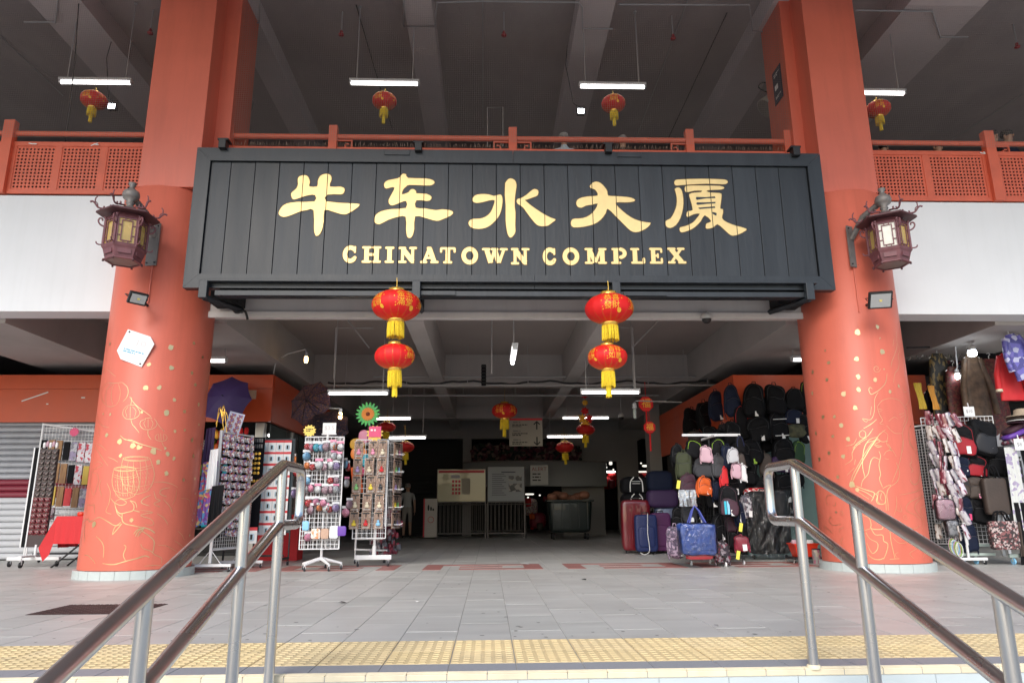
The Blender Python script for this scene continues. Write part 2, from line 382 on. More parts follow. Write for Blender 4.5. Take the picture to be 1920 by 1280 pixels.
def lines_on(w, h, c, n, ux=(1, 0, 0), uz=(0, 0, 1), seed=1):
    "rows of short dashes: small print that cannot be read in the photograph"
    ux = Vector(ux).normalized(); uz = Vector(uz).normalized(); m = MB(); rg = random.Random(seed); p = h/n
    for k in range(n):
        z = h/2-p*(k+.5); x = -w/2; end = w/2*(1 if k < n-1 else .2)
        while x < end-.001:
            l = min(end-x, rg.uniform(.5, 2.2)*p); q = [Vector(c)+ux*a_+uz*b_ for a_, b_ in ((x, z-p*.28), (x+l, z-p*.28), (x+l, z+p*.28), (x, z+p*.28))]
            m.add(q, [(0, 1, 2, 3)]); x += l+p*.35
    return m
def ribbon(pts, w, n, off=0):
    "flat stroke through 3D points with width(s) w, n(p) the surface normal"
    pts = [Vector(p) for p in pts]; k = len(pts); ws = w if isinstance(w, (list, tuple)) else [w]*k; vs = []
    for i, p in enumerate(pts):
        t = (pts[min(i+1, k-1)]-pts[max(i-1, 0)]).normalized(); nn = n(p) if callable(n) else Vector(n)
        s_ = nn.cross(t).normalized()*ws[i]/2; vs += [p+nn*off+s_, p+nn*off-s_]
    return vs, [(2*i, 2*i+1, 2*i+3, 2*i+2) for i in range(k-1)]
def smooth_path(p, n=4):
    "Catmull-Rom through points (tuples)"
    if len(p) < 3: return [tuple(q) for q in p]
    out = []; P_ = [p[0]]+list(p)+[p[-1]]
    for i in range(1, len(P_)-2):
        for k in range(n):
            t = k/n; q = []
            for a, b, c, e in zip(P_[i-1], P_[i], P_[i+1], P_[i+2]):
                q.append(.5*(2*b+(c-a)*t+(2*a-5*b+4*c-e)*t*t+(3*b-a-3*c+e)*t**3))
            out.append(tuple(q))
    out.append(tuple(p[-1])); return out
def rotz(a): return Matrix.Rotation(a, 4, 'Z')
def wheel(mb, x, y, z=0, r=.03):
    "small castor: fork and wheel"
    mb.tube([(x-.011, y, z+r), (x+.011, y, z+r)], r, 12, mi=1); mb.box(x-.016, x-.012, y-.01, y+.01, z+r, z+2.5*r); mb.box(x+.012, x+.016, y-.01, y+.01, z+r, z+2.5*r)
    mb.tube([(x, y, z+2.4*r), (x, y, z+3.1*r)], .012, 8)
ORD = ['first', 'second', 'third', 'fourth', 'fifth', 'sixth', 'seventh', 'eighth', 'ninth', 'tenth', 'eleventh', 'twelfth']
# ============================================================ the setting
def proj(p):
    d = Vector(p)-Vector((0, 0, EYE)); z = d.dot(CF)
    return (960+F_PX*d.dot(CR)/z, 640-F_PX*d.dot(CU)/z) if z > .05 else None
PX = .36; X0 = -.21
# street in front and the stairs up to the platform
g = MB().add([(-300, -300, -.96), (300, -300, -.96), (300, 300, -.96), (-300, 300, -.96)], [(0, 1, 2, 3)])
struct('street_paving', g, M['asphalt'])
flo = MB().box(-16, 17, 3.9, 33, -.95, -.004)
floor = struct('floor', flo, M['grout'])
st = MB()
for k in range(1, 8): st.box(-16, 17, 3.9-.345*k, 3.9-.345*(k-1) if k > 0 else 3.9, -.955, -.12*k-.012)
stairs = struct('stairs', st, M['grout'])
def tile_mesh(w, d, t=.012, gap=.003):
    m = MB(); b = .002
    m.add([(gap/2, gap/2, -t), (w-gap/2, gap/2, -t), (w-gap/2, d-gap/2, -t), (gap/2, d-gap/2, -t),
           (gap/2+b, gap/2+b, 0), (w-gap/2-b, gap/2+b, 0), (w-gap/2-b, d-gap/2-b, 0), (gap/2+b, d-gap/2-b, 0)],
          [(4, 5, 6, 7), (0, 1, 5, 4), (1, 2, 6, 5), (2, 3, 7, 6), (3, 0, 4, 7)]); return m
tm = [tile_mesh(PX, .72).mesh('tile', m) for m in (M['floor'], mat('floor_tile_b', (.575, .57, .535), .38, var=.10, vscale=1.1, bump=.08, bscale=18, stretch=(.5, 4, 1), rnd=.045, stain=((.8, .8, 1), 1.1, (.34, .325, .30), .38)),
      mat('floor_tile_c', (.53, .53, .495), .46, var=.14, vscale=1.9, bump=.08, bscale=18, stretch=(.5, 4, 1), rnd=.05, stain=((.8, .8, 1), 1.1, (.34, .325, .30), .38)))]
cells = []
for i in range(-43, 48):
    x = X0+PX*i; y = 4.88-(.36 if i % 2 else 0)
    first = True
    while y < 33:
        y0 = max(y, 4.88); cells.append((x, y0, y+.72-y0)); y += .72
def seen(c):
    p = proj((c[0]+PX/2, c[1]+c[2]/2, 0)); return p and -60 < p[0] < 1980 and p[1] < 1300
vis = sorted([c for c in cells if seen(c) and c[2] > .7], key=lambda c: c[0]**2*.3+c[1]**2)[:295]
vset = set(vis); rest = MB()
for c in cells:
    if c in vset:
        o = inst('tile', random.choices(tm, (5, 3, 2))[0], floor, (c[0], c[1], random.uniform(-.0004, .0004)), (random.uniform(-.0004, .0004), random.uniform(-.0006, .0006), 0))
    else: rest.merge(tile_mesh(PX, c[2]), Matrix.Translation((c[0], c[1], random.uniform(-.0008, .0008))))
o = obj('paving', rest, M['floor'], floor); o['kind'] = 'stuff'
# yellow tactile strip: two rows of studded tiles
tt = tile_mesh(PX, PX, gap=.004)
for a in range(6):
    for b in range(6):
        cx, cy = .03+a*.06, .03+b*.06
        tt.add([(cx-.021, cy-.015, 0), (cx+.021, cy-.015, 0), (cx+.021, cy+.015, 0), (cx-.021, cy+.015, 0), (cx-.015, cy-.009, .0035), (cx+.015, cy-.009, .0035), (cx+.015, cy+.009, .0035), (cx-.015, cy+.009, .0035)],
               [(4, 5, 6, 7), (0, 1, 5, 4), (1, 2, 6, 5), (2, 3, 7, 6), (3, 0, 4, 7)])
tms = [tt.mesh('tactile_tile', m) for m in (M['tactile'], mat('yellow_tactile_b', (.80, .63, .35), .6, var=.12, vscale=5, rnd=.05, stain=((1, 1, 1), 2.5, (.52, .42, .26), .5)))]
gr = tile_mesh(PX, .20).mesh('granite_tile', M['granite'])
for i in range(-43, 48):
    x = X0+PX*i
    for k in range(2):
        if -5 < x < 5.5: inst('tactile_tile', random.choice(tms), floor, (x, 4.16+k*PX, .001))
    if -5 < x < 5.5: inst('granite_tile', gr, floor, (x, 3.962, 0))
side = MB()
for i in range(-43, 48):
    x = X0+PX*i
    if not -5 < x < 5.5:
        side.merge(tile_mesh(PX, .72), Matrix.Translation((x, 4.16, 0))); side.merge(tile_mesh(PX, .2), Matrix.Translation((x, 3.962, 0)))
o = obj('side_paving', side, M['tactile'], floor); o['kind'] = 'stuff'
ns = MB().bbox(.0015, .2035, 0, .062, -.028, .002, .004)
ns.tube([(.0015, .012, .0035), (.2035, .012, .0035)], .003, 6); ns.tube([(.0015, .03, .0035), (.2035, .03, .0035)], .003, 6); ns.tube([(.0015, .048, .0035), (.2035, .048, .0035)], .003, 6)
nsm = ns.mesh('nosing_tile', M['nosing'])
rt = MB().box(.0015, PX-.0015, 0, .012, -.09, 0).mesh('riser_tile', M['riser'])
for i in range(-24, 27): inst('nosing_tile', nsm, floor, (X0+.205*i, 3.897, 0))
for i in range(-13, 15): inst('riser_tile', rt, stairs, (X0+PX*i, 3.888, -.03))
low = MB()
for k in range(1, 7):
    for i in range(-13, 15):
        low.merge(tile_mesh(PX, .345), Matrix.Translation((X0+PX*i, 3.9-.345*k, -.12*k)))
o = obj('tread_tiles', low, M['granite'], stairs); o['kind'] = 'stuff'
# greek key band in dusty red tiles let into the paving, four millimetres proud of it
def key(x0, flip=1):
    u = .29; y = [10.62, 10.82, 11.02, 11.22, 11.42, 11.62]; m = []
    m += [(0, 6, y[4], y[5]), (0, .9, y[0], y[4]), (1.8, 6, y[0], y[1]), (1.8, 4, y[2], y[3]), (5.1, 6, y[1], y[4])]
    return [(x0+a*u*flip, x0+b*u*flip, c, e) for a, b, c, e in m]
rtile = MB().box(.001, .999, .001, .999, 0, .004)
rk = rtile.mesh('red_tile', M['red_tile'])
for x0, fl in ((-.95, 1), (-1.35, -1), (-3.3, -1), (1.15, 1), (3.1, 1)):
    for a, b, c, e in key(x0, fl): inst('red_tile', rk, floor, (min(a, b), c, .0005), sc=(abs(b-a), e-c, 1))
# manhole plate
mh = T('manhole_cover', 'maroon chequered steel plate let into the floor by the left railing', 'manhole cover', (-3.37, 6.64, 0))
f_ = MB().box(-.44, .44, -.32, .32, 0, .004); mh.part('plate', f_, mat('rusty_maroon_steel', (.085, .06, .055), .6, .4, var=.5, vscale=7, bump=.3))
f_ = MB()
for i in range(22):
    for j in range(16):
        a = PI/4 if (i+j) % 2 else -PI/4; f_.obox((-.42+i*.04, -.3+j*.04, .0055), (.03, .008, .004), Matrix.Rotation(a, 3, 'Z'))
o = mh.part('tread_pattern', f_, mat('worn_tread', (.13, .075, .07), .55, .4, var=.4, vscale=5)); o['kind'] = 'stuff'
# the building's slabs, beams, walls
struct('facade_wall', MB().box(-16, -5.1, 10.1, 10.5, 3.67, 5.48), M['white_wall'])
struct('facade_wall', MB().box(5.8, 17, 10.1, 10.5, 3.66, 5.485), M['white_wall'])
struct('edge_beam', MB().box(-5.1, 5.8, 10.1, 10.5, 3.66, 5.47).box(-4.6, 5.1, 10.06, 10.103, 3.575, 3.665), M['front_beam'])
struct('upper_floor_slab', MB().box(-16, 17, 10.5, 33, 4.33, 5.44), M['ceiling'])
bm_ = MB()
for x0, x1 in ((-5.4, -3.98), (4.62, 6.1), (-8.8, -7.25), (7.95, 9.4)): bm_.box(x0, x1, 10.5, 32.6, 3.6, 4.34)
for x0, x1 in ((-1.28, -1.0), (1.70, 1.98)): bm_.box(x0, x1, 10.5, 32.6, 3.63, 4.34)
struct('ceiling_beam', bm_, M['beam'])
for y0, y1, z0 in ((16, 16.3, 3.61), (22, 22.4, 3.62)): struct('cross_beam', MB().box(-3.985, -1.275, y0, y1, z0, 4.335).box(-1.005, 1.705, y0, y1, z0, 4.335).box(1.975, 4.625, y0, y1, z0, 4.335), M['beam'])
struct('beam_ledge', MB().box(-3.97, 4.61, 21.9, 22.0, 3.62, 3.98), M['beam'])
struct('upper_ceiling', MB().box(-18, 19, 3.4, 33, 9.4, 9.7), M['ceiling_up'])
ub = MB()
for x0, x1 in ((-1.42, -.95), (1.5, 2.1), (-4.42, -3.95), (4.72, 5.45), (-7.55, -6.7), (7.0, 8.3)): ub.box(x0, x1, 3.45, 32.6, 9.0, 9.41)
struct('upper_ceiling_beam', ub, M['beam_up'])
struct('roof_edge_beam', MB().box(-18, 19, 3.2, 3.4, 8.8, 9.8), M['white_wall'])
struct('side_wall', MB().box(-16.3, -16, 10.1, 33, -.5, 9.4), M['inner_wall'])
struct('side_wall', MB().box(17, 17.3, 10.1, 33, -.5, 9.4), M['inner_wall'])
struct('upper_back_wall', MB().box(-16, 17, 27, 27.3, 5.44, 9.4), M['inner_wall'])
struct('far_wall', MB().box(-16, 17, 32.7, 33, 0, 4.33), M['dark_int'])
# back wall of the hall at Y 25 with its openings
bw = MB().box(-4.0, 9, 25, 25.2, 3.3, 4.34).box(-.9, -.6, 25.02, 25.2, 0, 3.3).box(4.5, 5.25, 25.02, 25.2, 0, 3.3).box(2.55, 4.02, 25.02, 25.2, 0, 3.3).box(-4.0, -3.9, 25.02, 25.2, 0, 3.3)
bw.box(4.02, 4.5, 25.03, 25.2, 2.5, 3.3).box(6.6, 9, 25.02, 25.2, 0, 3.3)
struct('hall_back_wall', bw, M['inner_wall'])
sp = MB().box(-3.9, -.9, 26.5, 26.6, 0, 3.4)
for k in range(14): sp.box(-3.9, -.9, 25.2+.09*k, 25.29+.09*k, .16*k, .16*k+.14)
struct('dark_staircase', sp, M['dark_int'])

# ------------------------------------------------------------ columns
GN = None
def column(cx, cy, ax, bx, label):
    t = T('column', label, 'column', (cx, cy, 0)); r = .69
    t.part('shaft', MB().lathe([(r, .11), (r, 5.36), (r-.02, 5.38)], n=72), M['orange'])
    sk = MB(); n = 26; rr = .735
    a0 = 2*PI/n; g_ = .006
    one = MB(); s_ = 3
    vs = [];
    for k in range(s_+1):
        a = g_/2+(a0-g_)*k/s_; vs += [(rr*math.cos(a), rr*math.sin(a), 0), (rr*math.cos(a), rr*math.sin(a), .105), ((rr-.05)*math.cos(a), (rr-.05)*math.sin(a), .105)]
    fs = []
    for k in range(s_): fs += [(3*k, 3*k+3, 3*k+4, 3*k+1), (3*k+1, 3*k+4, 3*k+5, 3*k+2)]
    fs += [(0, 1, 2), (3*s_, 3*s_+2, 3*s_+1)]
    one.add(vs, fs); om = one.mesh('skirting_tile', M['skirt'])
    for k in range(n): inst('skirting_tile', om, t.o, (0, 0, 0), (0, 0, a0*k))
    t.part('skirting_bed', MB().lathe([(rr-.008, 0), (rr-.008, .1)], n=48), M['grout'])
    t.part('pilaster', MB().bbox(ax[0]-cx, ax[1]-cx, 9.55-cy, 9.96-cy, 5.375, 9.4, .008), M['orange'])
    t.part('pilaster_core', MB().bbox(bx[0]-cx, bx[1]-cx, 9.955-cy, 10.75-cy, 5.372, 9.4, .008), M['orange'])
    return t
colL = column(-4.76, 10.17, (-5.05, -4.2), (-5.2, -3.97), 'orange round column with gold lanterns, drums and dragon painted on it')
colR = column(5.385, 10.12, (4.97, 5.8), (4.8, 5.95), 'orange round column with a gold robed figure and swirls painted on it')
def mural(t, cx, cy, strokes, dots, ox, oy, sc, name):
    r = .69; nrm = lambda p: Vector((p.x-cx, p.y-cy, 0)).normalized()
    m = MB(); k = 0
    for s_ in strokes:
        w0 = s_[0]; pts = smooth_path(s_[1:], 4); k += 1
        P3 = [on_cyl(ox+x/sc, oy+y/sc, cx, cy, r) for x, y in pts]; n = len(P3)
        ws = [w0*.0042*(.35+.65*math.sin(PI*min(1, max(0, (i+.6)/(n+.2))))**.5)*random.uniform(.85, 1.15) for i in range(n)]
        vs, fs = ribbon(P3, ws, nrm, .0025+.0003*(k % 5)); m.add(vs, fs)
    if strokes: t.part(name, m, M['mural'], True)
    m = MB()
    for x, y, q in dots:
        p = on_cyl(ox+x/sc, oy+y/sc, cx, cy, r); n = nrm(p); u = Vector((-n.y, n.x, 0)); rs = [q*.0056*random.uniform(.7, 1.2) for _ in range(9)]
        m.add([p+n*.0032+u*math.cos(2*PI*i/9)*rs[i]+Vector((0, 0, math.sin(2*PI*i/9)*rs[i]*1.15)) for i in range(9)], [tuple(range(9))])
    if dots: t.part(name+'_petals', m, M['mural'], True)
Zt, Zb = 5.118, 4.923
mural(colL, -4.76, 10.17, [
 (1, (105,465),(140,500),(190,540)), (1.2, (120,600),(180,605),(250,597)), (1.5, (250,597),(300,640),(310,700),(290,750),(260,780)), (1.1, (120,600),(70,640),(50,710),(70,780),(110,825)),
 (1, (160,610),(110,660),(95,740),(100,810)), (1, (175,610),(150,680),(150,760),(165,810)), (1.2, (110,825),(150,830),(190,815)), (1, (215,610),(235,680),(225,760),(195,815)),
 (1.8, (325,735),(370,800),(420,845),(470,880),(530,925)), (1.4, (345,740),(335,815)), (1.3, (300,820),(265,860),(260,910),(290,945),(340,950),(395,930),(420,890),(400,840),(370,815),(300,820)),
 (1, (330,830),(328,940)), (1, (310,830),(285,870),(300,930)), (1, (350,830),(385,870),(370,930)), (1.5, (335,950),(350,1000),(385,1040),(415,1080)),
 (1.6, (470,945),(520,935),(540,945)), (1.4, (480,945),(430,970),(425,1010),(460,1045),(520,1048),(570,1025),(585,985),(560,945)), (1, (500,950),(500,1030)), (1, (480,955),(460,990),(480,1035)), (1, (525,950),(548,990),(530,1035)),
 (1.5, (500,1050),(500,1100),(530,1145)), (1, (570,960),(610,1020),(660,1070)), (1.1, (600,1090),(570,1110),(575,1145),(620,1160),(670,1150),(680,1115),(650,1090)), (.9, (620,1085),(625,1160)), (.9, (600,1095),(605,1150)), (.9, (645,1090),(650,1150)),
 (1, (630,1165),(645,1200),(665,1230)), (2.2, (235,1105),(280,1145),(340,1150),(400,1175),(470,1200),(560,1225),(630,1250)), (1, (5,880),(20,950),(60,1010),(130,1030)), (1, (20,1020),(35,1080),(20,1115)),
 (.9, (5,1180),(60,1210),(100,1250)), ],
 [(135,225,4), (720,262,6), (725,458,5.5), (507,428,4.5), (478,648,6), (607,648,5), (680,885,7), (750,765,4), (847,875,4.5), (938,225,4), (1022,355,4), (920,507,4.5), (952,620,4.5), (985,810,4.5), (985,1003,3.5), (850,1055,3.5),
  (922,1152,4.5), (757,1065,3.5), (440,882,3.5), (105,1100,5), (235,1165,5), (350,1205,5.5), (405,1218,4.5), (435,1218,3), (550,1245,5), (1010,1190,3), (70,900,2.5), (75,488,2.5), (138,905,3)],
 180, 600, Zt, 'lantern_painting')
drum = []
for cx_, y0, rx, h_, w1 in ((572,195,125,330,1.4), (465,290,100,280,1.6)):
    drum += [(w1,)+tuple((cx_+rx*math.cos(a), y0+22*math.sin(a)) for a in np.linspace(0, 2*PI, 17)), (w1*.8,)+tuple((cx_+rx*.86*math.cos(a), y0+15*math.sin(a)) for a in np.linspace(0, 2*PI, 13))]
    drum += [(w1, (cx_-rx, y0), (cx_-rx*1.18, y0+h_*.35), (cx_-rx*1.05, y0+h_*.65), (cx_-rx*.62, y0+h_*.92)), (w1, (cx_+rx, y0), (cx_+rx*1.3, y0+h_*.4), (cx_+rx*1.15, y0+h_*.7), (cx_+rx*.8, y0+h_*.9))]
    for q in (.2, .27, .72): drum.append((w1*.7, (cx_-rx*1.1, y0+h_*q-8), (cx_, y0+h_*q+22), (cx_+rx*1.18, y0+h_*q-10)))
    for q in (-.6, -.2, .25, .65): drum.append((w1*.6, (cx_+rx*q, y0+20), (cx_+rx*q*1.2, y0+h_*.4), (cx_+rx*q*.8, y0+h_*.9)))
    for a in range(-4, 5):
        for b in (.38, .5, .62, .82):
            drum.append((.7, (cx_+rx*a*.22, y0+h_*b), (cx_+rx*a*.22+5, y0+h_*b+20)))
    drum.append((w1, (cx_-rx*.62, y0+h_*.92), (cx_, y0+h_*.99), (cx_+rx*.8, y0+h_*.9)))
mural(colL, -4.76, 10.17, drum+[
 (1.8, (455,10),(540,40),(640,70),(760,100)), (1.6, (335,560),(370,600),(430,625),(480,600),(440,570),(400,575),(370,600)), (2.4, (370,600),(385,660),(420,700),(480,690),(540,670),(545,620),(510,580)), (2, (510,580),(560,600),(575,650)),
 (2.2, (380,640),(395,700),(440,740)), (2.6, (440,700),(440,760),(470,795),(560,815),(640,835)), (2.2, (440,790),(390,850),(350,895)), (2, (350,895),(370,830),(430,780)), (2.6, (545,670),(600,685)),
 (1.4, (600,670),(660,675),(720,690),(660,700),(610,715),(640,730),(700,750),(730,790),(700,810),(650,800)), (2.4, (640,835),(580,850),(545,890)), (2.4, (640,835),(590,860),(560,910)), (2.4, (640,840),(610,870),(580,915)), (3.4, (630,825),(700,850),(740,880)),
 (2.6, (620,860),(680,900),(730,950),(730,1010),(720,1060)), (1.6, (610,980),(630,1020),(700,1045),(740,1080),(800,1110),(800,1160)), (2.4, (455,990),(475,1010),(450,1080),(470,1135)), (3, (260,1160),(360,1170),(470,1140),(570,1115),(650,1090),(690,1105)),
 (2.6, (200,910),(250,960),(270,1020),(265,1110)), (2.2, (175,760),(230,735),(300,770),(370,810),(430,800)), (2, (75,780),(120,750),(140,775),(175,760)), (1.6, (100,790),(90,860),(95,920),(90,960)), (1.6, (45,1110),(55,1000),(70,900),(95,800)),
 (2, (85,1080),(130,1090),(170,1130),(190,1160)), (1, (110,610),(150,625),(190,610)), (1.2, (110,610),(110,700)), (1.2, (180,620),(185,700)), (1.1, (105,630),(190,635)), (1, (190,240),(220,220),(260,250),(230,270),(190,290),(160,320),(150,400),(130,470),(125,560)),
 (1, (160,320),(210,340),(220,400),(200,470),(175,530),(150,460),(150,400)), (1.2, (180,70),(220,130),(260,190),(310,260)), (1.2, (310,180),(360,200),(400,225)), (1.3, (735,410),(820,410),(900,430),(950,460)), (1.6, (880,460),(800,480),(790,520),(850,545)), (1.6, (730,490),(750,560),(790,580),(730,610),(790,640)),
 (2, (700,530),(640,560),(615,600),(690,630)), (1.6, (820,570),(880,640),(900,700)), (1.4, (760,700),(820,740),(860,800)), (1.2, (980,560),(1050,570),(1070,630),(1095,690)), (1.2, (950,860),(990,900),(1010,945)), (1.2, (920,950),(980,990),(1010,1030)), (1.3, (640,1185),(720,1178),(800,1180)),
 (1.2, (770,990),(850,1000),(940,1050)), (1, (1060,790),(1090,830),(1080,880)), (1.4, (300,420),(330,500),(320,600),(290,680),(340,705)), (1.1, (250,380),(230,450),(250,540)), (1.1, (940,480),(930,560),(900,620))],
 [(415,38,6), (540,75,6), (590,90,5), (728,130,6), (770,228,5), (845,330,5), (1003,390,4), (915,195,4), (835,100,3), (1082,22,5), (1165,62,3), (1095,170,5), (1108,377,3.5), (1110,517,3.5), (525,762,4), (425,165,4), (1110,665,3), (1100,700,3), (180,800,7), (855,150,5), (1085,760,3), (1060,900,3)],
 140, 820, Zb, 'drum_and_dragon_painting')
sp_ = lambda cx_, cy_, r0, w_, a0=0: (w_,)+tuple((cx_+r0*(1-i/14)*math.cos(a0+i*.75), cy_+r0*(1-i/14)*math.sin(a0+i*.75)) for i in range(13))
mural(colR, 5.385, 10.12, [
 (1.6, (920,105),(925,180),(930,240),(910,320),(880,400),(872,450)), (1.6, (945,240),(955,290),(940,340),(950,400),(940,470),(910,510),(895,600)), (1.4, (900,180),(890,250)), sp_(735,465,38,1.3),
 (2, (835,510),(820,600),(770,660),(720,695),(680,710),(660,670),(672,645),(695,660)), (1.5, (750,690),(715,760),(715,850),(700,920),(670,955),(600,945),(630,975),(650,965)), (1.1, (685,830),(675,910)), (2, (735,950),(690,990),(610,1040)),
 (2, (700,1040),(650,1110),(590,1150),(530,1200),(505,1270)), (1.8, (600,1055),(570,1080),(580,1120),(620,1125),(630,1080),(600,1055)), (1.2, (545,1135),(510,1190),(440,1205)), (1, (740,830),(790,770),(870,750),(950,770),(1000,830)),
 (1, (740,830),(760,900),(790,960),(765,990),(800,1000)), (.8, (750,850),(790,860)), (.8, (755,875),(785,875)), (1.5, (1000,830),(1030,860),(1030,950),(1000,1020),(980,1080)), (1, (1000,860),(1010,930),(985,1010)), (.9, (950,905),(1000,890)), (.9, (960,935),(1005,910)),
 (1.3, (1010,820),(1040,780),(1055,700),(1060,620)), (1.2, (980,640),(1000,690),(1020,680)), (1.2, (1080,980),(1045,1050),(1050,1170),(1100,1240)), (1, (1060,1020),(1115,1160)), (1, (1110,1020),(1070,1150)), (1, (1045,1100),(1120,1060)),
 (1.5, (820,1050),(770,1090),(740,1130),(770,1160),(720,1190),(790,1210)), (2.4, (770,1085),(700,1180),(640,1275)), (1.6, (735,1120),(660,1150),(620,1220),(610,1275)), (1, (830,1010),(900,1080),(980,1085)), (1, (850,1190),(880,1260)), (1.2, (980,1080),(990,1180),(980,1270)), (.9, (850,970),(900,930),(940,950)), (1, (790,1060),(840,1100),(830,1180),(860,1230))],
 [(553,118,6.5), (243,292,2.5), (540,372,6), (275,408,4.5), (123,500,5), (257,570,4.5), (560,542,5.5), (722,573,5), (562,668,5), (120,702,4.5), (418,705,6), (530,838,6), (222,930,5), (330,925,4), (398,1007,5), (155,1085,4.5), (318,1113,4), (463,1143,5), (740,65,5), (790,305,6), (945,632,4), (862,685,4), (280,1275,4), (768,175,2), (806,470,2)],
 1500, 600, Zt, 'robed_figure_painting')
fig = [(2.6, (640,10),(560,120),(480,260),(420,380),(395,440)), (1.8, (610,20),(540,120),(465,250),(405,360),(385,430)), (2.2, (620,30),(540,50),(510,120),(500,200),(500,290),(520,380)), (1.8, (660,210),(610,190),(580,220),(565,280),(550,350),(500,410),(485,470)),
 (2, (655,130),(670,180),(655,260),(670,350),(660,400),(690,475)), (1.6, (600,60),(640,90),(680,85)), (1.6, (630,20),(690,40),(740,30)), (1.2, (400,100),(440,70),(480,60)), (1.6, (540,10),(460,60),(400,140),(400,210),(330,260)), (1, (360,80),(400,65)),
 (2.4, (430,460),(500,490),(560,510),(610,530),(600,580),(580,610)), (1.8, (440,490),(520,520),(570,550),(600,575)), (1.4, (430,500),(500,550),(560,590)), (2.4, (610,530),(640,560),(630,600),(650,635),(710,630),(715,560),(690,520),(660,510),(630,540)),
 (1.6, (650,520),(640,600),(670,640)), (1.4, (680,530),(670,580),(690,610)), (2, (690,490),(740,460),(770,460),(740,500),(730,560),(740,620),(745,700)), (1.6, (720,600),(725,700)), (1.5, (820,240),(850,330),(830,420),(760,470)), (1.2, (880,30),(870,150),(850,250),(820,330),(780,430)),
 (1, (700,170),(730,130),(780,120),(820,180)), (1, (710,200),(750,210)), (1.2, (740,60),(770,110),(730,130)), (2, (500,745),(560,770),(580,830),(580,870),(640,880),(690,870),(680,810),(640,770)), (2.2, (580,870),(620,930),(690,935),(700,990),(740,1020),(730,1090),(700,1165)),
 (2, (730,840),(760,900),(770,990),(790,1080),(810,1165)), (1.8, (530,910),(570,970),(640,1010),(640,1070),(600,1110),(570,1080),(540,1010)), (2, (550,1120),(600,1160),(660,1170),(700,1155)), (1.4, (520,890),(580,870)), (1.4, (700,850),(740,820)), (1.5, (760,1165),(850,1160)),
 (1.4, (270,525),(210,550),(160,560),(150,620),(175,650)), (1.4, (235,610),(240,650),(215,650)), (1.4, (290,830),(220,840),(180,800),(190,760),(210,790)), (1.6, (210,915),(170,880),(135,850),(150,910)), (1, (320,860),(280,880),(280,910)), (1, (310,960),(290,1000),(310,1020)), sp_(90,740,28,.9), sp_(300,720,26,.8), sp_(910,760,30,.8),
 (1.4, (960,170),(970,230),(950,260),(980,310),(965,335)), (1.6, (1000,140),(1040,250),(1040,400),(1000,450),(965,430),(955,400)), (1.2, (1040,100),(1080,250),(1095,400),(1080,470),(1000,520),(850,550)), (1.4, (1090,540),(1040,600),(1000,650),(1010,700),(1070,780),(1075,850),(1060,890)),
 (1.2, (1080,560),(1000,590),(930,640),(920,700),(1000,740),(1060,790)), (1.2, (1105,655),(1060,670),(1055,720),(1090,780),(1140,850)), (1.1, (1110,690),(1125,740)), (1.1, (960,20),(950,60),(1000,115),(1050,100)), (1.1, (1080,1150),(1100,1060)), (1.1, (1020,1065),(950,1110),(990,1160)), (1, (840,1100),(810,1120),(830,1150)),
 (1, (790,960),(850,1010),(960,1000)), (1, (820,690),(870,710),(860,650)), (1, (900,850),(1000,870),(1050,840)), (1, (820,560),(825,650),(800,740)), (1, (1130,940),(1090,960)), (1.2, (430,210),(420,260)), (1, (190,240),(180,270)), (1, (420,290),(350,360)), (1.3, (495,280),(515,350),(520,390))]
mural(colR, 5.385, 10.12, fig, [(360,15,5), (85,205,5), (175,150,4.5), (260,378,4), (315,180,5), (245,715,3), (400,450,7), (445,500,5)], 1520, 820, 5.12, 'robe_and_swirl_painting')
# white plaque on the left column
pl = T('plaque', 'tilted white information plaque with clipped corners on the left orange column', 'plaque', (-4.78, 9.47, 2.99))
pts = [at(x, y, Y=9.47) for x, y in ((240,617),(282,631),(289,645),(265,688),(226,673),(219,657))]
pl.part('board', MB().poly([p for p in pts], (0, .012, 0)), M['white_plastic'], True)
pl.part('mount', MB().box(-4.86, -4.7, 9.482, 9.53, 2.9, 3.08), M['grout'], True)
b_ = MB()
for x, y in ((243, 622), (263, 682)):
    c = at(x, y, Y=9.47); pl.part('bolt', MB().tube([c+Vector((0, -.006, 0)), c+Vector((0, .0, 0))], .012, 10), M['black'], True)
ux = (at(280, 645, Y=9.46)-at(240, 628, Y=9.46)); 
m_ = lines_on(.28, .06, at(250, 660, Y=9.4675), 2, (1, 0, -.28), (.28, 0, 1)); pl.part('blue_text', m_, mat('pale_blue_ink', (.15, .45, .62), .6), True)
m_ = text_on('· J O', .10, at(262, 643, Y=9.4675), (1, 0, -.28), (.28, 0, 1)); pl.part('grey_text', m_, mat('faded_ink', (.62, .56, .56), .6), True)

gm_ = MB(); rg = random.Random(5)
for k in range(260):
    y = 4.95+(rg.random()**1.6)*9; x = rg.uniform(-.75, .78)*y; q = rg.uniform(.006, .018); gm_.add([(x+q*rg.uniform(.7, 1.2)*math.cos(2*PI*i/8), y+q*rg.uniform(.7, 1.2)*math.sin(2*PI*i/8), .0012) for i in range(8)], [tuple(range(8))])
o = obj('gum_spots', gm_, mat('old_gum', (.17, .165, .155), .7), floor); o['kind'] = 'stuff'
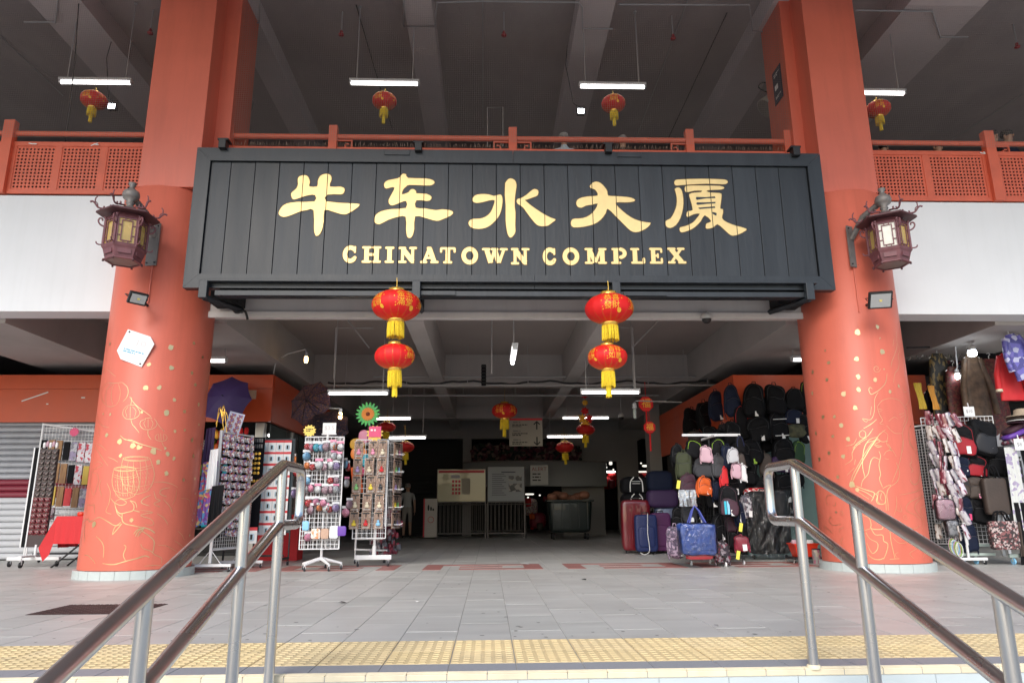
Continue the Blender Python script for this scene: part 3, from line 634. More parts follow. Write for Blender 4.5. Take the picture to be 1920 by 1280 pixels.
# ============================================================ the big sign
sg = T('shop_sign', 'long black plank signboard with gold Chinese characters and CHINATOWN COMPLEX in gold letters', 'sign', (.35, 9.3, 3.78))
SX0, SX1, SZ0, SZ1 = -4.148, 4.845, 3.78, 5.87
fw = .2
def frame_piece(a, b, c, e):
    pts = [Vector((a[0], 9.3, a[1])), Vector((b[0], 9.3, b[1])), Vector((c[0], 9.3, c[1])), Vector((e[0], 9.3, e[1]))]
    return MB().poly(pts, (0, .13, 0))
o_ = .0015
for q in (((SX0, SZ1-o_), (SX0, SZ0+o_), (SX0+fw, SZ0+fw), (SX0+fw, SZ1-fw)), ((SX1, SZ0+o_), (SX1, SZ1-o_), (SX1-fw, SZ1-fw), (SX1-fw, SZ0+fw)),
          ((SX0+o_*2, SZ1), (SX0+fw+o_, SZ1-fw), (.345, SZ1-fw), (.345, SZ1)), ((.35, SZ1), (.35, SZ1-fw), (SX1-fw-o_, SZ1-fw), (SX1-o_*2, SZ1)),
          ((SX0+o_*2, SZ0), (.63, SZ0), (.63, SZ0+fw), (SX0+fw+o_, SZ0+fw)), ((.635, SZ0), (SX1-o_*2, SZ0), (SX1-fw-o_, SZ0+fw), (.635, SZ0+fw))):
    sg.part('frame_board', frame_piece(*q), M['sign'], True)
xs = [SX0+fw+.003]+[-3.667+.3431*i for i in range(24)]+[SX1-fw-.003]
GR = xs[1:-1]
sm_ = [mat('plank_black_%s' % c, (.022*k, .027*k, .033*k), .38+.05*k, var=.4, vscale=5+k, bump=.3, bscale=18, stretch=(1, 1, .12), spec=.5) for c, k in (('a', 1), ('b', .85), ('c', 1.25))]
for i in range(len(xs)-1):
    jy = random.uniform(-.002, .002)
    sg.part('plank', MB().bbox(xs[i]+.004, xs[i+1]-.004, 9.34+jy, 9.37+jy, SZ0+fw+.002, SZ1-fw-.002, .003), random.choice(sm_), True)
sg.part('back_board', MB().box(SX0+.1, SX1-.1, 9.38, 9.425, SZ0+.1, SZ1-.1), M['sign_dark'], True)
def clip_planks(mb):
    "cut a flat sheet along the joints between the planks, as paint over planks is"
    out = MB()
    x0 = min(v[0] for v in mb.v); x1 = max(v[0] for v in mb.v); cuts = [-99]+GR+[99]
    for a, b in zip(cuts[:-1], cuts[1:]):
        if b < x0 or a > x1: continue
        bm = bmesh.new(); vs = [bm.verts.new(v) for v in mb.v]
        for f in mb.f:
            try: bm.faces.new([vs[i] for i in f])
            except ValueError: pass
        for x, nx in ((a+.005, -1), (b-.005, 1)):
            if abs(x) < 90: bmesh.ops.bisect_plane(bm, geom=bm.verts[:]+bm.edges[:]+bm.faces[:], plane_co=(x, 0, 0), plane_no=(nx, 0, 0), clear_outer=True)
        out.frombm(bm)
    return out
def P_(ox, oy, sc, pts, y=9.34): return [at(ox+a/sc, oy+b/sc, Y=y) for a, b in pts]
ZA = (500, 310, 5.3333); ZB = (860, 310, 5.3333); ZC = (1220, 310, 5.3333)
CH = [
 ('niu', ZA, [[(315,190),(312,140),(330,112),(375,100),(410,112),(430,150),(432,180),(428,213),(505,213),(512,160),(535,110),(575,90),(620,90),(645,110),(648,150),(632,215),(740,215),(780,238),(772,275),(740,292),(608,295),(598,362),(840,382),(930,390),(900,430),(820,480),(780,492),(730,485),(650,460),(578,450),(570,560),(555,640),(530,690),(500,708),(485,690),(475,640),(470,450),(400,450),(330,465),(230,505),(170,518),(130,500),(122,470),(150,420),(200,385),(300,368),(480,362),(485,300),(420,300),(350,320),(280,343),(255,330),(245,285),(265,262),(300,230)]], []),
 ('che', ZA, [[(1340,110),(1360,88),(1395,92),(1415,128),(1590,133),(1660,150),(1680,175),(1650,200),(1590,203),(1430,198),(1395,215),(1365,245),(1352,290),(1385,285),(1420,270),(1440,245),(1470,240),(1495,262),(1500,282),(1600,288),(1650,318),(1635,350),(1600,358),(1498,352),(1490,425),(1580,432),(1690,450),(1750,442),(1830,450),(1865,472),(1840,505),(1760,540),(1720,555),(1670,552),(1580,525),(1485,512),(1475,640),(1455,710),(1430,727),(1405,712),(1395,640),(1390,515),(1310,518),(1220,545),(1130,590),(1085,575),(1078,540),(1095,495),(1150,460),(1250,440),(1392,428),(1395,360),(1340,372),(1262,403),(1225,385),(1222,345),(1250,290),(1280,225),(1235,225),(1195,235),(1175,210),(1180,175),(1220,150),(1310,132)]], []),
 ('shui', ZB, [[(135,345),(160,305),(220,290),(300,293),(350,308),(385,300),(420,295),(435,320),(438,370),(425,450),(395,520),(330,590),(270,625),(200,637),(130,625),(100,590),(105,560),(140,538),(210,535),(270,515),(320,470),(350,400),(358,350),(300,355),(240,370),(180,378),(145,365)],
   [(465,180),(490,145),(520,133),(560,150),(578,195),(572,250),(562,330),(560,420),(568,470),(565,600),(568,660),(550,700),(520,725),(495,700),(480,640),(470,550),(470,400),(462,300)],
   [(578,360),(590,338),(625,330),(680,295),(720,260),(760,238),(795,255),(790,300),(750,320),(680,345),(665,352),(720,400),(790,450),(850,488),(920,525),(970,543),(940,570),(895,603),(850,610),(800,605),(760,575),(700,500),(650,430),(625,408),(590,385)]], []),
 ('da', ZB, [[(1310,210),(1335,180),(1375,165),(1420,180),(1460,220),(1485,260),(1495,305),(1570,310),(1640,315),(1720,325),(1765,350),(1730,368),(1660,372),(1580,372),(1575,395),(1640,460),(1720,520),(1800,555),(1880,572),(1920,578),(1890,620),(1830,655),(1770,670),(1720,655),(1660,600),(1570,510),(1490,435),(1470,480),(1420,545),(1350,590),(1250,615),(1150,622),(1122,590),(1130,550),(1160,535),(1240,530),(1310,500),(1360,450),(1390,385),(1330,395),(1270,405),(1230,425),(1190,415),(1175,380),(1190,345),(1230,325),(1300,312),(1388,305),(1380,265),(1355,240),(1320,230)]], []),
 ('sha', ZC, [[(235,180),(245,152),(300,143),(500,137),(700,142),(755,150),(770,172),(745,190),(690,190),(560,186),(420,192),(300,200),(250,203)],
   [(240,240),(260,225),(290,228),(312,260),(325,340),(322,430),(295,530),(250,600),(195,628),(155,610),(145,570),(165,548),(200,530),(235,470),(258,400),(260,320)],
   [(340,250),(345,215),(400,205),(560,205),(690,208),(735,225),(710,243),(640,247),(570,252),(560,262),(600,275),(690,280),(708,300),(700,380),(695,435),(720,440),(722,480),(712,530),(760,570),(850,605),(955,635),(940,660),(880,690),(820,705),(780,685),(720,630),(665,590),(625,622),(560,635),(550,610),(560,582),(605,560),(540,500),(500,560),(440,620),(380,652),(310,672),(290,650),(295,622),(350,608),(420,575),(460,530),(490,485),(430,490),(370,518),(357,495),(370,460),(420,448),(395,340),(385,290),(440,275),(500,270),(510,255),(440,255),(380,268),(350,268)]],
  [[(450,335),(455,318),(550,320),(640,312),(648,330),(560,332),(460,348)], [(455,390),(460,372),(550,372),(645,367),(648,382),(560,388),(470,398)], [(475,430),(480,425),(560,418),(640,412),(645,428),(560,433),(490,440)], [(605,472),(630,470),(660,480),(655,505),(630,495)]]),
]
def inflate(pts, d_):
    n = len(pts); A = sum(pts[i].x*pts[(i+1) % n].z-pts[(i+1) % n].x*pts[i].z for i in range(n)); sgn = 1 if A > 0 else -1; out = []
    for i in range(n):
        t = (pts[(i+1) % n]-pts[i-1]).normalized(); out.append(pts[i]+Vector((t.z, 0, -t.x))*sgn*d_)
    return out
for nm, z_, outl, holes in CH:
    face = MB(); edge = MB()
    for k, pl_ in enumerate(outl):
        q = [Vector(p) for p in smooth_path([tuple(v) for v in P_(*z_, pl_)]+[tuple(P_(*z_, pl_[:1])[0])], 2)[:-1]]
        q = [Vector((v.x, 9.335, v.z)) for v in q]
        e_ = [Vector((v.x, 9.3363, v.z)) for v in inflate(q, .009)]
        edge.poly(e_); face.poly(q)
    hm = MB()
    for pl_ in holes: hm.poly([Vector((v.x, 9.3343, v.z)) for v in P_(*z_, pl_)])
    ch = sg.part('gold_character', clip_planks(face), M['gold'], True)
    ob = sg.part('character_outline', clip_planks(edge), M['gold_edge'], True, parent=ch)
    if hm.v: sg.part('character_gap', clip_planks(hm), M['sign'], True, parent=ch)
# slab letters: strokes (points..., width) in a box one unit high
def arc(cx, cy, rx, ry, a0, a1, n=16): return [(cx+rx*math.cos(R(a0+(a1-a0)*i/n)), cy+ry*math.sin(R(a0+(a1-a0)*i/n))) for i in range(n+1)]
t_, sW = .145, .27
def st_(x, a=.07, b=.93, w=sW): return ([(x, a), (x, b)], w, 0)
def se(x, y, h=.2, w=t_): return ([(x-h, y), (x+h, y)], w, 1)
B0, T0 = .075, .925
GL = {
 'C': [(arc(.46, .5, .31, .39, 50, 310, 26), .25, 1), ([(.72, .63), (.72, .92)], .12, 1), ([(.62, .2), (.73, .3)], .2, 1)],
 'H': [st_(.25), st_(.83), se(.25, B0), se(.25, T0), se(.83, B0), se(.83, T0), ([(.25, .5), (.83, .5)], .17, 0)],
 'I': [st_(.25), se(.25, B0), se(.25, T0)],
 'N': [([(.21, .07), (.21, .93)], .17, 0), ([(.80, .0), (.80, .93)], .17, 0), ([(.22, .86), (.80, .12)], .29, 0), se(.21, B0, .17), se(.19, T0, .15), se(.82, T0, .16)],
 'A': [([(.5, .88), (.22, .1)], .17, 0), ([(.52, .88), (.80, .1)], .28, 0), ([(.30, .33), (.7, .33)], .13, 0), se(.2, B0, .14), se(.82, B0, .17), ([(.44, .92), (.56, .92)], .16, 1)],
 'T': [([(.5, .07), (.5, .9)], sW, 0), se(.5, B0, .2), ([(.12, T0), (.88, T0)], t_, 1), ([(.1, .72), (.1, .9)], .13, 1), ([(.9, .72), (.9, .9)], .13, 1)],
 'O': [(arc(.5, .5, .34, .38, 0, 360, 34), .25, 0)],
 'W': [([(.2, .92), (.42, .1)], .25, 0), ([(.62, .9), (.42, .1)], .15, 0), ([(.62, .92), (.84, .1)], .25, 0), ([(1.1, .9), (.86, .1)], .15, 0), se(.18, T0, .15), se(.62, T0, .13), se(1.1, T0, .14)],
 'M': [([(.2, .07), (.2, .93)], .16, 0), ([(.24, .9), (.56, .1)], .25, 0), ([(.86, .9), (.58, .1)], .15, 0), ([(.95, .07), (.95, .93)], .26, 0), se(.2, B0, .16), se(.2, T0, .16), se(.95, B0, .18), se(.97, T0, .16)],
 'P': [st_(.27), se(.27, B0, .21), ([(.1, T0), (.5, T0)], t_, 1), (arc(.5, .67, .27, .25, 90, -90, 14), .22, 0), ([(.27, .42), (.5, .42)], .14, 0)],
 'L': [st_(.27), se(.27, T0, .2), ([(.1, B0), (.76, B0)], t_, 1), ([(.78, .1), (.78, .3)], .17, 1)],
 'E': [st_(.27), ([(.1, T0), (.76, T0)], t_, 1), ([(.1, B0), (.78, B0)], t_, 1), ([(.27, .5), (.56, .5)], .13, 0), ([(.79, .74), (.79, .9)], .13, 1), ([(.80, .1), (.80, .3)], .14, 1), ([(.56, .4), (.56, .6)], .12, 1)],
 'X': [([(.2, .9), (.78, .1)], .28, 0), ([(.76, .9), (.2, .1)], .15, 0), se(.22, T0, .17), se(.76, T0, .15), se(.2, B0, .15), se(.8, B0, .17)],
}
GWID = dict(C=.88, H=1.08, I=.5, N=1.02, A=1.02, T=1.0, O=1.0, W=1.3, M=1.18, P=.84, L=.88, E=.9, X=.98)
def capsule(p, w_, rnd, fx, y, grow=0):
    "outline polygon of a thick polyline in letter space, mapped by fx"
    w2 = w_/2+grow; L_ = []; Rr = []; n = len(p)
    for i in range(n):
        a = p[max(i-1, 0)]; b = p[min(i+1, n-1)]
        if abs(p[0][0]-p[-1][0])+abs(p[0][1]-p[-1][1]) < 1e-6 and i in (0, n-1): a, b = p[-2], p[1]
        tx, ty = b[0]-a[0], b[1]-a[1]; l = math.hypot(tx, ty); tx, ty = tx/l, ty/l
        ex = 0
        if not rnd and grow and i == 0: ex = -grow
        if not rnd and grow and i == n-1: ex = grow
        cx_, cy_ = p[i][0]+tx*ex, p[i][1]+ty*ex
        L_.append((cx_-ty*w2, cy_+tx*w2)); Rr.append((cx_+ty*w2, cy_-tx*w2))
    m = MB(); A = [fx(*q, y) for q in L_]; B = [fx(*q, y) for q in Rr]
    m.add(A+B, [(i, i+1, n+i+1, n+i) for i in range(n-1)])
    if rnd:
        for c in (p[0], p[-1]): m.add([fx(c[0]+w2*math.cos(2*PI*k/14), c[1]+w2*math.sin(2*PI*k/14), y-.0001) for k in range(14)], [tuple(range(14))])
    return m
LT = [('C', ZA, 752, 905, 803, 973), ('H', ZA, 952, 1138, 808, 975), ('I', ZA, 1183, 1268, 812, 976), ('N', ZA, 1320, 1495, 814, 977), ('A', ZA, 1535, 1712, 814, 979), ('T', ZA, 1725, 1895, 818, 981),
      ('O', ZB, 20, 200, 815, 990), ('W', ZB, 240, 490, 826, 990), ('N', ZB, 528, 705, 826, 992), ('C', ZB, 838, 985, 824, 996), ('O', ZB, 1035, 1215, 822, 996), ('M', ZB, 1268, 1480, 826, 986), ('P', ZB, 1528, 1678, 826, 986), ('L', ZB, 1722, 1870, 826, 984),
      ('E', ZB, 1908, 2050, 824, 984), ('X', ZC, 178, 348, 822, 982)]
zt = at(960, 465, Y=9.335).z; zb = at(960, 495.5, Y=9.335).z
for ch, z_, a, b, ya, yb in LT:
    p0 = at(z_[0]+a/z_[2], z_[1]+yb/z_[2], Y=9.335); p1 = at(z_[0]+b/z_[2], z_[1]+yb/z_[2], Y=9.335); p2 = at(z_[0]+a/z_[2], z_[1]+ya/z_[2], Y=9.335)
    W_ = p1.x-p0.x; H_ = p2.z-p0.z
    fx = lambda u, v, y: Vector((p0.x+u/GWID[ch]*W_, y, p0.z+v*H_))
    face = MB(); edge = MB()
    for k, (pp, w_, rd) in enumerate(GL[ch]):
        face.merge(capsule(pp, w_, rd, fx, 9.3358-.0004*k)); edge.merge(capsule(pp, w_, rd, fx, 9.3385-.0002*k, .035))
    lt = sg.part('gold_letter', clip_planks(face), M['gold'], True)
    sg.part('letter_outline', clip_planks(edge), M['gold_edge'], True, parent=lt)
# fittings of the sign
sg.part('drip_ledge', MB().bbox(-3.86, 4.55, 9.2, 9.298, 3.845, 3.872, .004), M['sign'], True)
sg.part('bottom_channel', MB().bbox(-3.7, 4.5, 9.26, 9.37, 3.66, 3.735, .006).box(-3.68, 4.48, 9.375, 9.42, 3.66, 3.775), M['sign'], True)
sg.part('bottom_plate', MB().bbox(-1.5, -.45, 9.235, 9.258, 3.668, 3.728, .003), M['sign'], True)
sg.part('bottom_plate', MB().bbox(1.85, 2.45, 9.235, 9.258, 3.668, 3.728, .003), M['sign'], True)
for x in (-3.82, -.98, 1.74, 4.42):
    bk = MB().bbox(x-.055, x+.055, 9.16, 9.24, 3.60, 3.843, .006)
    bk.tube([(x, 9.2, 3.62), (x+(.25 if x < 0 else -.25)*(abs(x) > 2), 10.0, 3.66)], .045, 4)
    sg.part('bracket', bk, M['sign'], True)
for x0, x1 in ((-3.95, -3.55), (-1.28, -.95), (4.2, 4.58)): sg.part('steel_box', MB().bbox(x0, x1, 9.75, 10.055, 3.7, 3.96, .006), M['sign_dark'], True)
for px, py in ((420, 272), (785, 277), (1140, 280), (1490, 286)):
    c = at(px, py, Y=9.3); cl_ = MB().bbox(c.x-.05, c.x+.05, 9.22, 9.36, c.z-.08, c.z+.05, .006).bbox(c.x-.075, c.x+.075, 9.24, 9.4, c.z+.051, c.z+.08, .004); sg.part('clamp', cl_, M['black'], True)
for px, py in ((745, 286), (1180, 290)):
    c = at(px, py, Y=9.29); sg.part('top_plate', MB().bbox(c.x-.18, c.x+.18, 9.285, 9.299, c.z-.04, c.z+.045, .004), M['sign'], True)
sg.part('hanging_cable', MB().tube(smooth_path([(-3.72, 9.95, 3.72), (-3.62, 9.9, 3.6), (-3.5, 9.9, 3.62), (-3.45, 9.9, 3.5)], 5), .018, 6), M['black'], True)

# ============================================================ balustrades
ro = M['rail_orange']
def key_orn(x, z, s_=1):
    m = MB(); w_ = .022
    segs = [((0, 0), (.22, 0)), ((.22, 0), (.22, -.13)), ((.22, -.13), (.12, -.13)), ((.12, -.13), (.12, -.06)), ((.12, -.06), (.17, -.06))]
    for (a, b), (c, e) in segs:
        x0, x1 = sorted((x+s_*a, x+s_*c)); z0, z1 = sorted((z+b, z+e)); m.box(x0-w_/2, x1+w_/2, 10.1-.001*abs(a), 10.13, z0-w_/2, z1+w_/2)
    return m
bc = T('balustrade', 'orange metal balustrade with square posts and key corners above the black sign', 'railing', (.35, 10.1, 5.48), group='orange balustrades on the upper floor')
bc.part('handrail', MB().tube([(-4.0, 10.12, 6.515), (4.75, 10.12, 6.515)], .045, 12), ro, True)
bc.part('lower_rail', MB().bbox(-4.0, 4.75, 10.09, 10.15, 6.27, 6.335, .006), ro, True)
for x in (-4.03, -2.43, .373, 3.18, 4.76): bc.part('post', MB().bbox(x-.065, x+.065, 10.05, 10.17, 5.48, 6.69, .006), ro, True)
for x, s_ in ((-2.36, 1), (.30, -1), (.44, 1), (3.11, -1)): bc.part('key_ornament', key_orn(x, 6.45, s_), ro, True)
for x0, x1 in ((-3.96, -2.5), (-2.36, .305), (.44, 3.11), (3.25, 4.69)): bc.part('panel', MB().box(x0, x1, 10.11, 10.125, 5.53, 6.268), ro, True)
spk = MB(); x = -3.95
while x < 4.7:
    spk.tube([(x, 10.08, 6.34), (x+random.uniform(-.03, .03), 10.06, 6.34+random.uniform(.03, .07))], .003, 3, cap=False); x += random.uniform(.02, .05)
o = bc.part('bird_spikes', spk, mat('pale_spikes', (.5, .35, .27), .6), True); o['kind'] = 'stuff'
def perf(x0, x1, z0, z1, y=10.11, p=.0565, h=.03):
    "perforated sheet: rows of square holes through it"
    m = MB(); nx = int((x1-x0)/p); nz = 12; mx = (x1-x0-nx*p)/2; mz = (z1-z0-nz*p)/2; t = .012
    zz = z0; rows = [z0+mz+p*j+(p-h)/2 for j in range(nz)]
    for r_ in rows:
        m.box(x0, x1, y, y+t, zz, r_); zz = r_+h
    m.box(x0, x1, y, y+t, zz, z1)
    for r_ in rows:
        xx = x0
        for i in range(nx):
            hx = x0+mx+p*i+(p-h)/2; m.box(xx, hx, y+.0002, y+t-.0002, r_, r_+h); xx = hx+h
        m.box(xx, x1, y+.0002, y+t-.0002, r_, r_+h)
    return m
def side_bal(x0, x1, postx, lab, orn):
    b = T('balustrade', lab, 'railing', ((x0+x1)/2, 10.1, 5.48), group='orange balustrades on the upper floor')
    b.part('handrail', MB().tube([(x0, 10.12, 6.52), (x1, 10.12, 6.52)], .04, 12), ro, True)
    for x in postx: b.part('post', MB().bbox(x-.08, x+.08, 10.03, 10.15, 5.50, 6.71, .006), ro, True)
    edges = sorted([x0]+[x_+q for x_ in postx for q in (-.08, .08)]+[x1]); 
    for a, c in zip(edges[0::2], edges[1::2]):
        n = max(1, round((c-a)/.8)); w_ = (c-a)/n
        for i in range(n):
            b.part('perforated_panel', perf(a+w_*i+.05, a+w_*(i+1)-.05, 5.58, 6.3), ro, True)
        b.part('panel_frame', MB().bbox(a, c, 10.095, 10.135, 6.3, 6.375, .004).bbox(a, c, 10.095, 10.135, 5.51, 5.58, .004), ro, True)
        for i in range(n+1):
            xx = a+w_*i; b.part('panel_stile', MB().box(max(a, xx-.05), min(c, xx+.05), 10.1, 10.13, 5.5805, 6.2995), ro, True)
    if orn: b.part('key_ornament', key_orn(8.15, 6.47, 1), ro, True)
    # twisted scraps of tape and fittings that hold the panels
    for k in range(3):
        x = x0+(x1-x0)*(.42+.2*k); q = MB().obox((x, 10.085, 6.33), (.11, .01, .012), Matrix.Rotation(random.uniform(-.6, .6), 3, 'Y')); q.obox((x+.03, 10.08, 6.325), (.08, .01, .014), Matrix.Rotation(random.uniform(-.9, .9), 3, 'Y'))
        b.part('tape_scrap', q, M['paper'], True)
side_bal(-9.9, -5.22, [-7.36], 'orange balustrade of punched panels above the white wall, by the left column', False)
side_bal(5.98, 10.6, [8.03], 'orange balustrade of punched panels above the white wall, by the right column', True)
# fine bird net across each opening of the upper floor
def net(x0, x1, lab):
    m = MB(); x = x0; q = .0011
    while x < x1: m.add([(x-q, 10.0, 6.4), (x+q, 10.0, 6.4), (x+q, 10.0, 9.4), (x-q, 10.0, 9.4)], [(0, 1, 2, 3)]); x += .034
    z = 6.4
    while z < 9.4: m.add([(x0, 10.001, z-q), (x1, 10.001, z-q), (x1, 10.001, z+q), (x0, 10.001, z+q)], [(0, 1, 2, 3)]); z += .034
    tag(obj('bird_net', m, M['net']), lab, 'net', 'bird nets over the upper openings')
net(-9.9, -5.2, 'fine bird net over the upper opening, left of the left column')
net(-3.97, 4.8, 'fine bird net over the wide upper opening above the black sign')
net(5.96, 10.6, 'fine bird net over the upper opening, right of the right column')

# ============================================================ handrails on the stairs
def handrail(x, lab, yt):
    t = T('stair_railing', lab, 'railing', (x, 3.95, 0), group='steel railings of the stairs'); s = M['steel']; r = .0275
    k = .345
    def up(y): return 1.045-k*(yt-y)
    def lo(y): return .738-k*(yt-y)
    ye = .95; y1, y2, y3 = yt+.12, 3.30, 2.42
    top = [(x, ye, up(ye)), (x, yt-.03, up(yt-.03)), (x, yt+.02, 1.05), (x, y1+.22, 1.05)]
    c = [(x, y1+.22+.07*math.sin(a), .98+.07*math.cos(a)) for a in np.linspace(0, PI/2, 5)]+[(x, y1+.22+.07*math.cos(a), .81-.07*math.sin(a)) for a in np.linspace(0, PI/2, 5)]
    bot = [(x, yt+.02, .74), (x, yt-.03, lo(yt-.03)), (x, ye, lo(ye))]
    t.part('rail_loop', MB().tube(top[:-1]+c+bot, r, 16), s, True)
    for y in (y1-.1, y2, y3, 1.55):
        zb_ = 0 if y > 3.9 else -.12*math.ceil((3.9-y)/.345)
        if y <= y1: 
            yy = y
            t.part('post', MB().tube([(x, yy, zb_), (x, yy, lo(min(yy, yt)))], r*.95, 16).tube([(x, yy, lo(min(yy, yt))), (x, yy, up(min(yy, yt)) if yy < yt else 1.03)], r*.9, 16), s, True)
            t.part('base_collar', MB().lathe([(.036, 0), (.036, .012), (.031, .02)], (x, yy, zb_), 16), M['nosing'], True)
handrail(-1.09, 'polished steel stair railing with two sloping rails, on the left of the stairs', 3.83)
handrail(1.69, 'polished steel stair railing with two sloping rails, on the right of the stairs', 3.9)
# ============================================================ lamps, lanterns, pipes
def pxl(n, Y): return n*Y/1300
def tube_light(px, py, wpx, Y, zc, lab, gname='tube lights under the ceilings', on=M['lamp_on'], rods=True, L=None):
    c = at(px, py, Y=Y); L = L or pxl(wpx, Y); t = T('tube_light', lab, 'light', (c.x, Y, c.z), group=gname)
    t.part('housing', MB().bbox(-L/2, L/2, -.055, .055, .02, .065, .006).bbox(-L/2, -L/2+.03, -.04, .04, -.03, .0195, .004).bbox(L/2-.03, L/2, -.04, .04, -.03, .0195, .004), M['lamp_house'])
    t.part('tube', MB().tube([(-L/2+.032, 0, -.006), (L/2-.032, 0, -.006)], .024, 10), on)
    if rods:
        for s_ in (-1, 1): t.part('rod', MB().tube([(s_*L*.4, 0, .064), (s_*L*.4, 0, zc-c.z)], .009, 6).tube([(s_*L*.4, 0, zc-c.z-.03), (s_*L*.4, 0, zc-c.z)], .03, 10), M['conduit'])
    return t
tube_light(180, 155, 145, 10.75, 9.39, 'lit tube lamp on two rods under the upper ceiling, left of the left column', 'hanging tube lamps upstairs')
tube_light(721, 157, 143, 10.75, 9.39, 'lit tube lamp on two rods above the first big character of the sign', 'hanging tube lamps upstairs')
tube_light(1148, 163, 140, 10.75, 9.39, 'lit tube lamp on two rods above the fourth big character of the sign', 'hanging tube lamps upstairs')
tube_light(1640, 175, 130, 10.75, 9.39, 'lit tube lamp half hidden behind the right column', 'hanging tube lamps upstairs')
tube_light(672, 737, 112, 12.6, 4.33, 'lit tube lamp behind the lower left double lantern', 'tube lamps in the entrance hall')
tube_light(1144, 735, 112, 12.6, 4.33, 'lit tube lamp behind the lower right double lantern', 'tube lamps in the entrance hall')
tube_light(738, 784, 66, 17.5, 4.33, 'lit tube lamp just right of the green paper daisy', 'tube lamps in the entrance hall')
tube_light(1098, 783, 88, 18.5, 4.33, 'lit tube lamp behind the lantern with a paper ornament', 'tube lamps in the entrance hall')
tube_light(764, 820, 70, 18.5, 4.33, 'lit tube lamp above the small lantern by the dark stairs', 'tube lamps in the entrance hall')
tube_light(1059, 818, 68, 20.5, 4.33, 'lit tube lamp right of the hanging direction board', 'tube lamps in the entrance hall')
tube_light(405, 676, 40, 12.2, 4.33, 'lit tube lamp peeping out from behind the left column above the orange shop', 'tube lamps in the entrance hall')
tube_light(1503, 674, 40, 12.2, 4.33, 'lit tube lamp peeping out from behind the right column', 'tube lamps in the entrance hall')
t = T('tube_light', 'bright tube lamp hung end-on to the viewer in the middle of the entrance', 'light', (.405, 11.2, 3.27), group='tube lamps in the entrance hall')
t.part('housing', MB().bbox(-.05, .05, -.6, .6, .02, .06, .006).bbox(-.04, .04, -.62, -.585, -.05, .0195, .004), M['lamp_house'])
t.part('tube', MB().tube([(0, -.58, -.02), (0, .58, -.02)], .03, 10), M['lamp_on'])
t.part('rod', MB().tube([(-.012, -.4, .06), (-.012, -.4, 1.06)], .01, 6), M['conduit'])
t.part('rod', MB().tube([(.012, .4, .06), (.012, .4, 1.06)], .01, 6), M['conduit'])
def flood_on(px, py, Y, lab):
    c = at(px, py, Y=Y); t = T('floodlight', lab, 'light', c, group='bright floodlights upstairs')
    t.part('housing', MB().bbox(-.07, .07, -.03, .05, -.06, .06, .01), M['black']); t.part('lens', MB().bbox(-.055, .055, -.036, -.031, -.045, .045, .002), M['lamp_cool'])
    t.part('bracket', MB().tube([(-.08, 0, 0), (-.08, 0, .12), (.08, 0, .12), (.08, 0, 0)], .006, 6), M['black'])
    t.part('cable', MB().tube([(0, .02, .1), (-.12, .05, .2), (-.25, .05, 1.0), (-.2, .1, 9.38-c.z)], .008, 6), M['pipe_dark'])
flood_on(211, 201, 11.2, 'small bright floodlight beside the red lantern left of the left column')
flood_on(1089, 210, 11.6, 'small bright floodlight hanging above the middle of the sign')

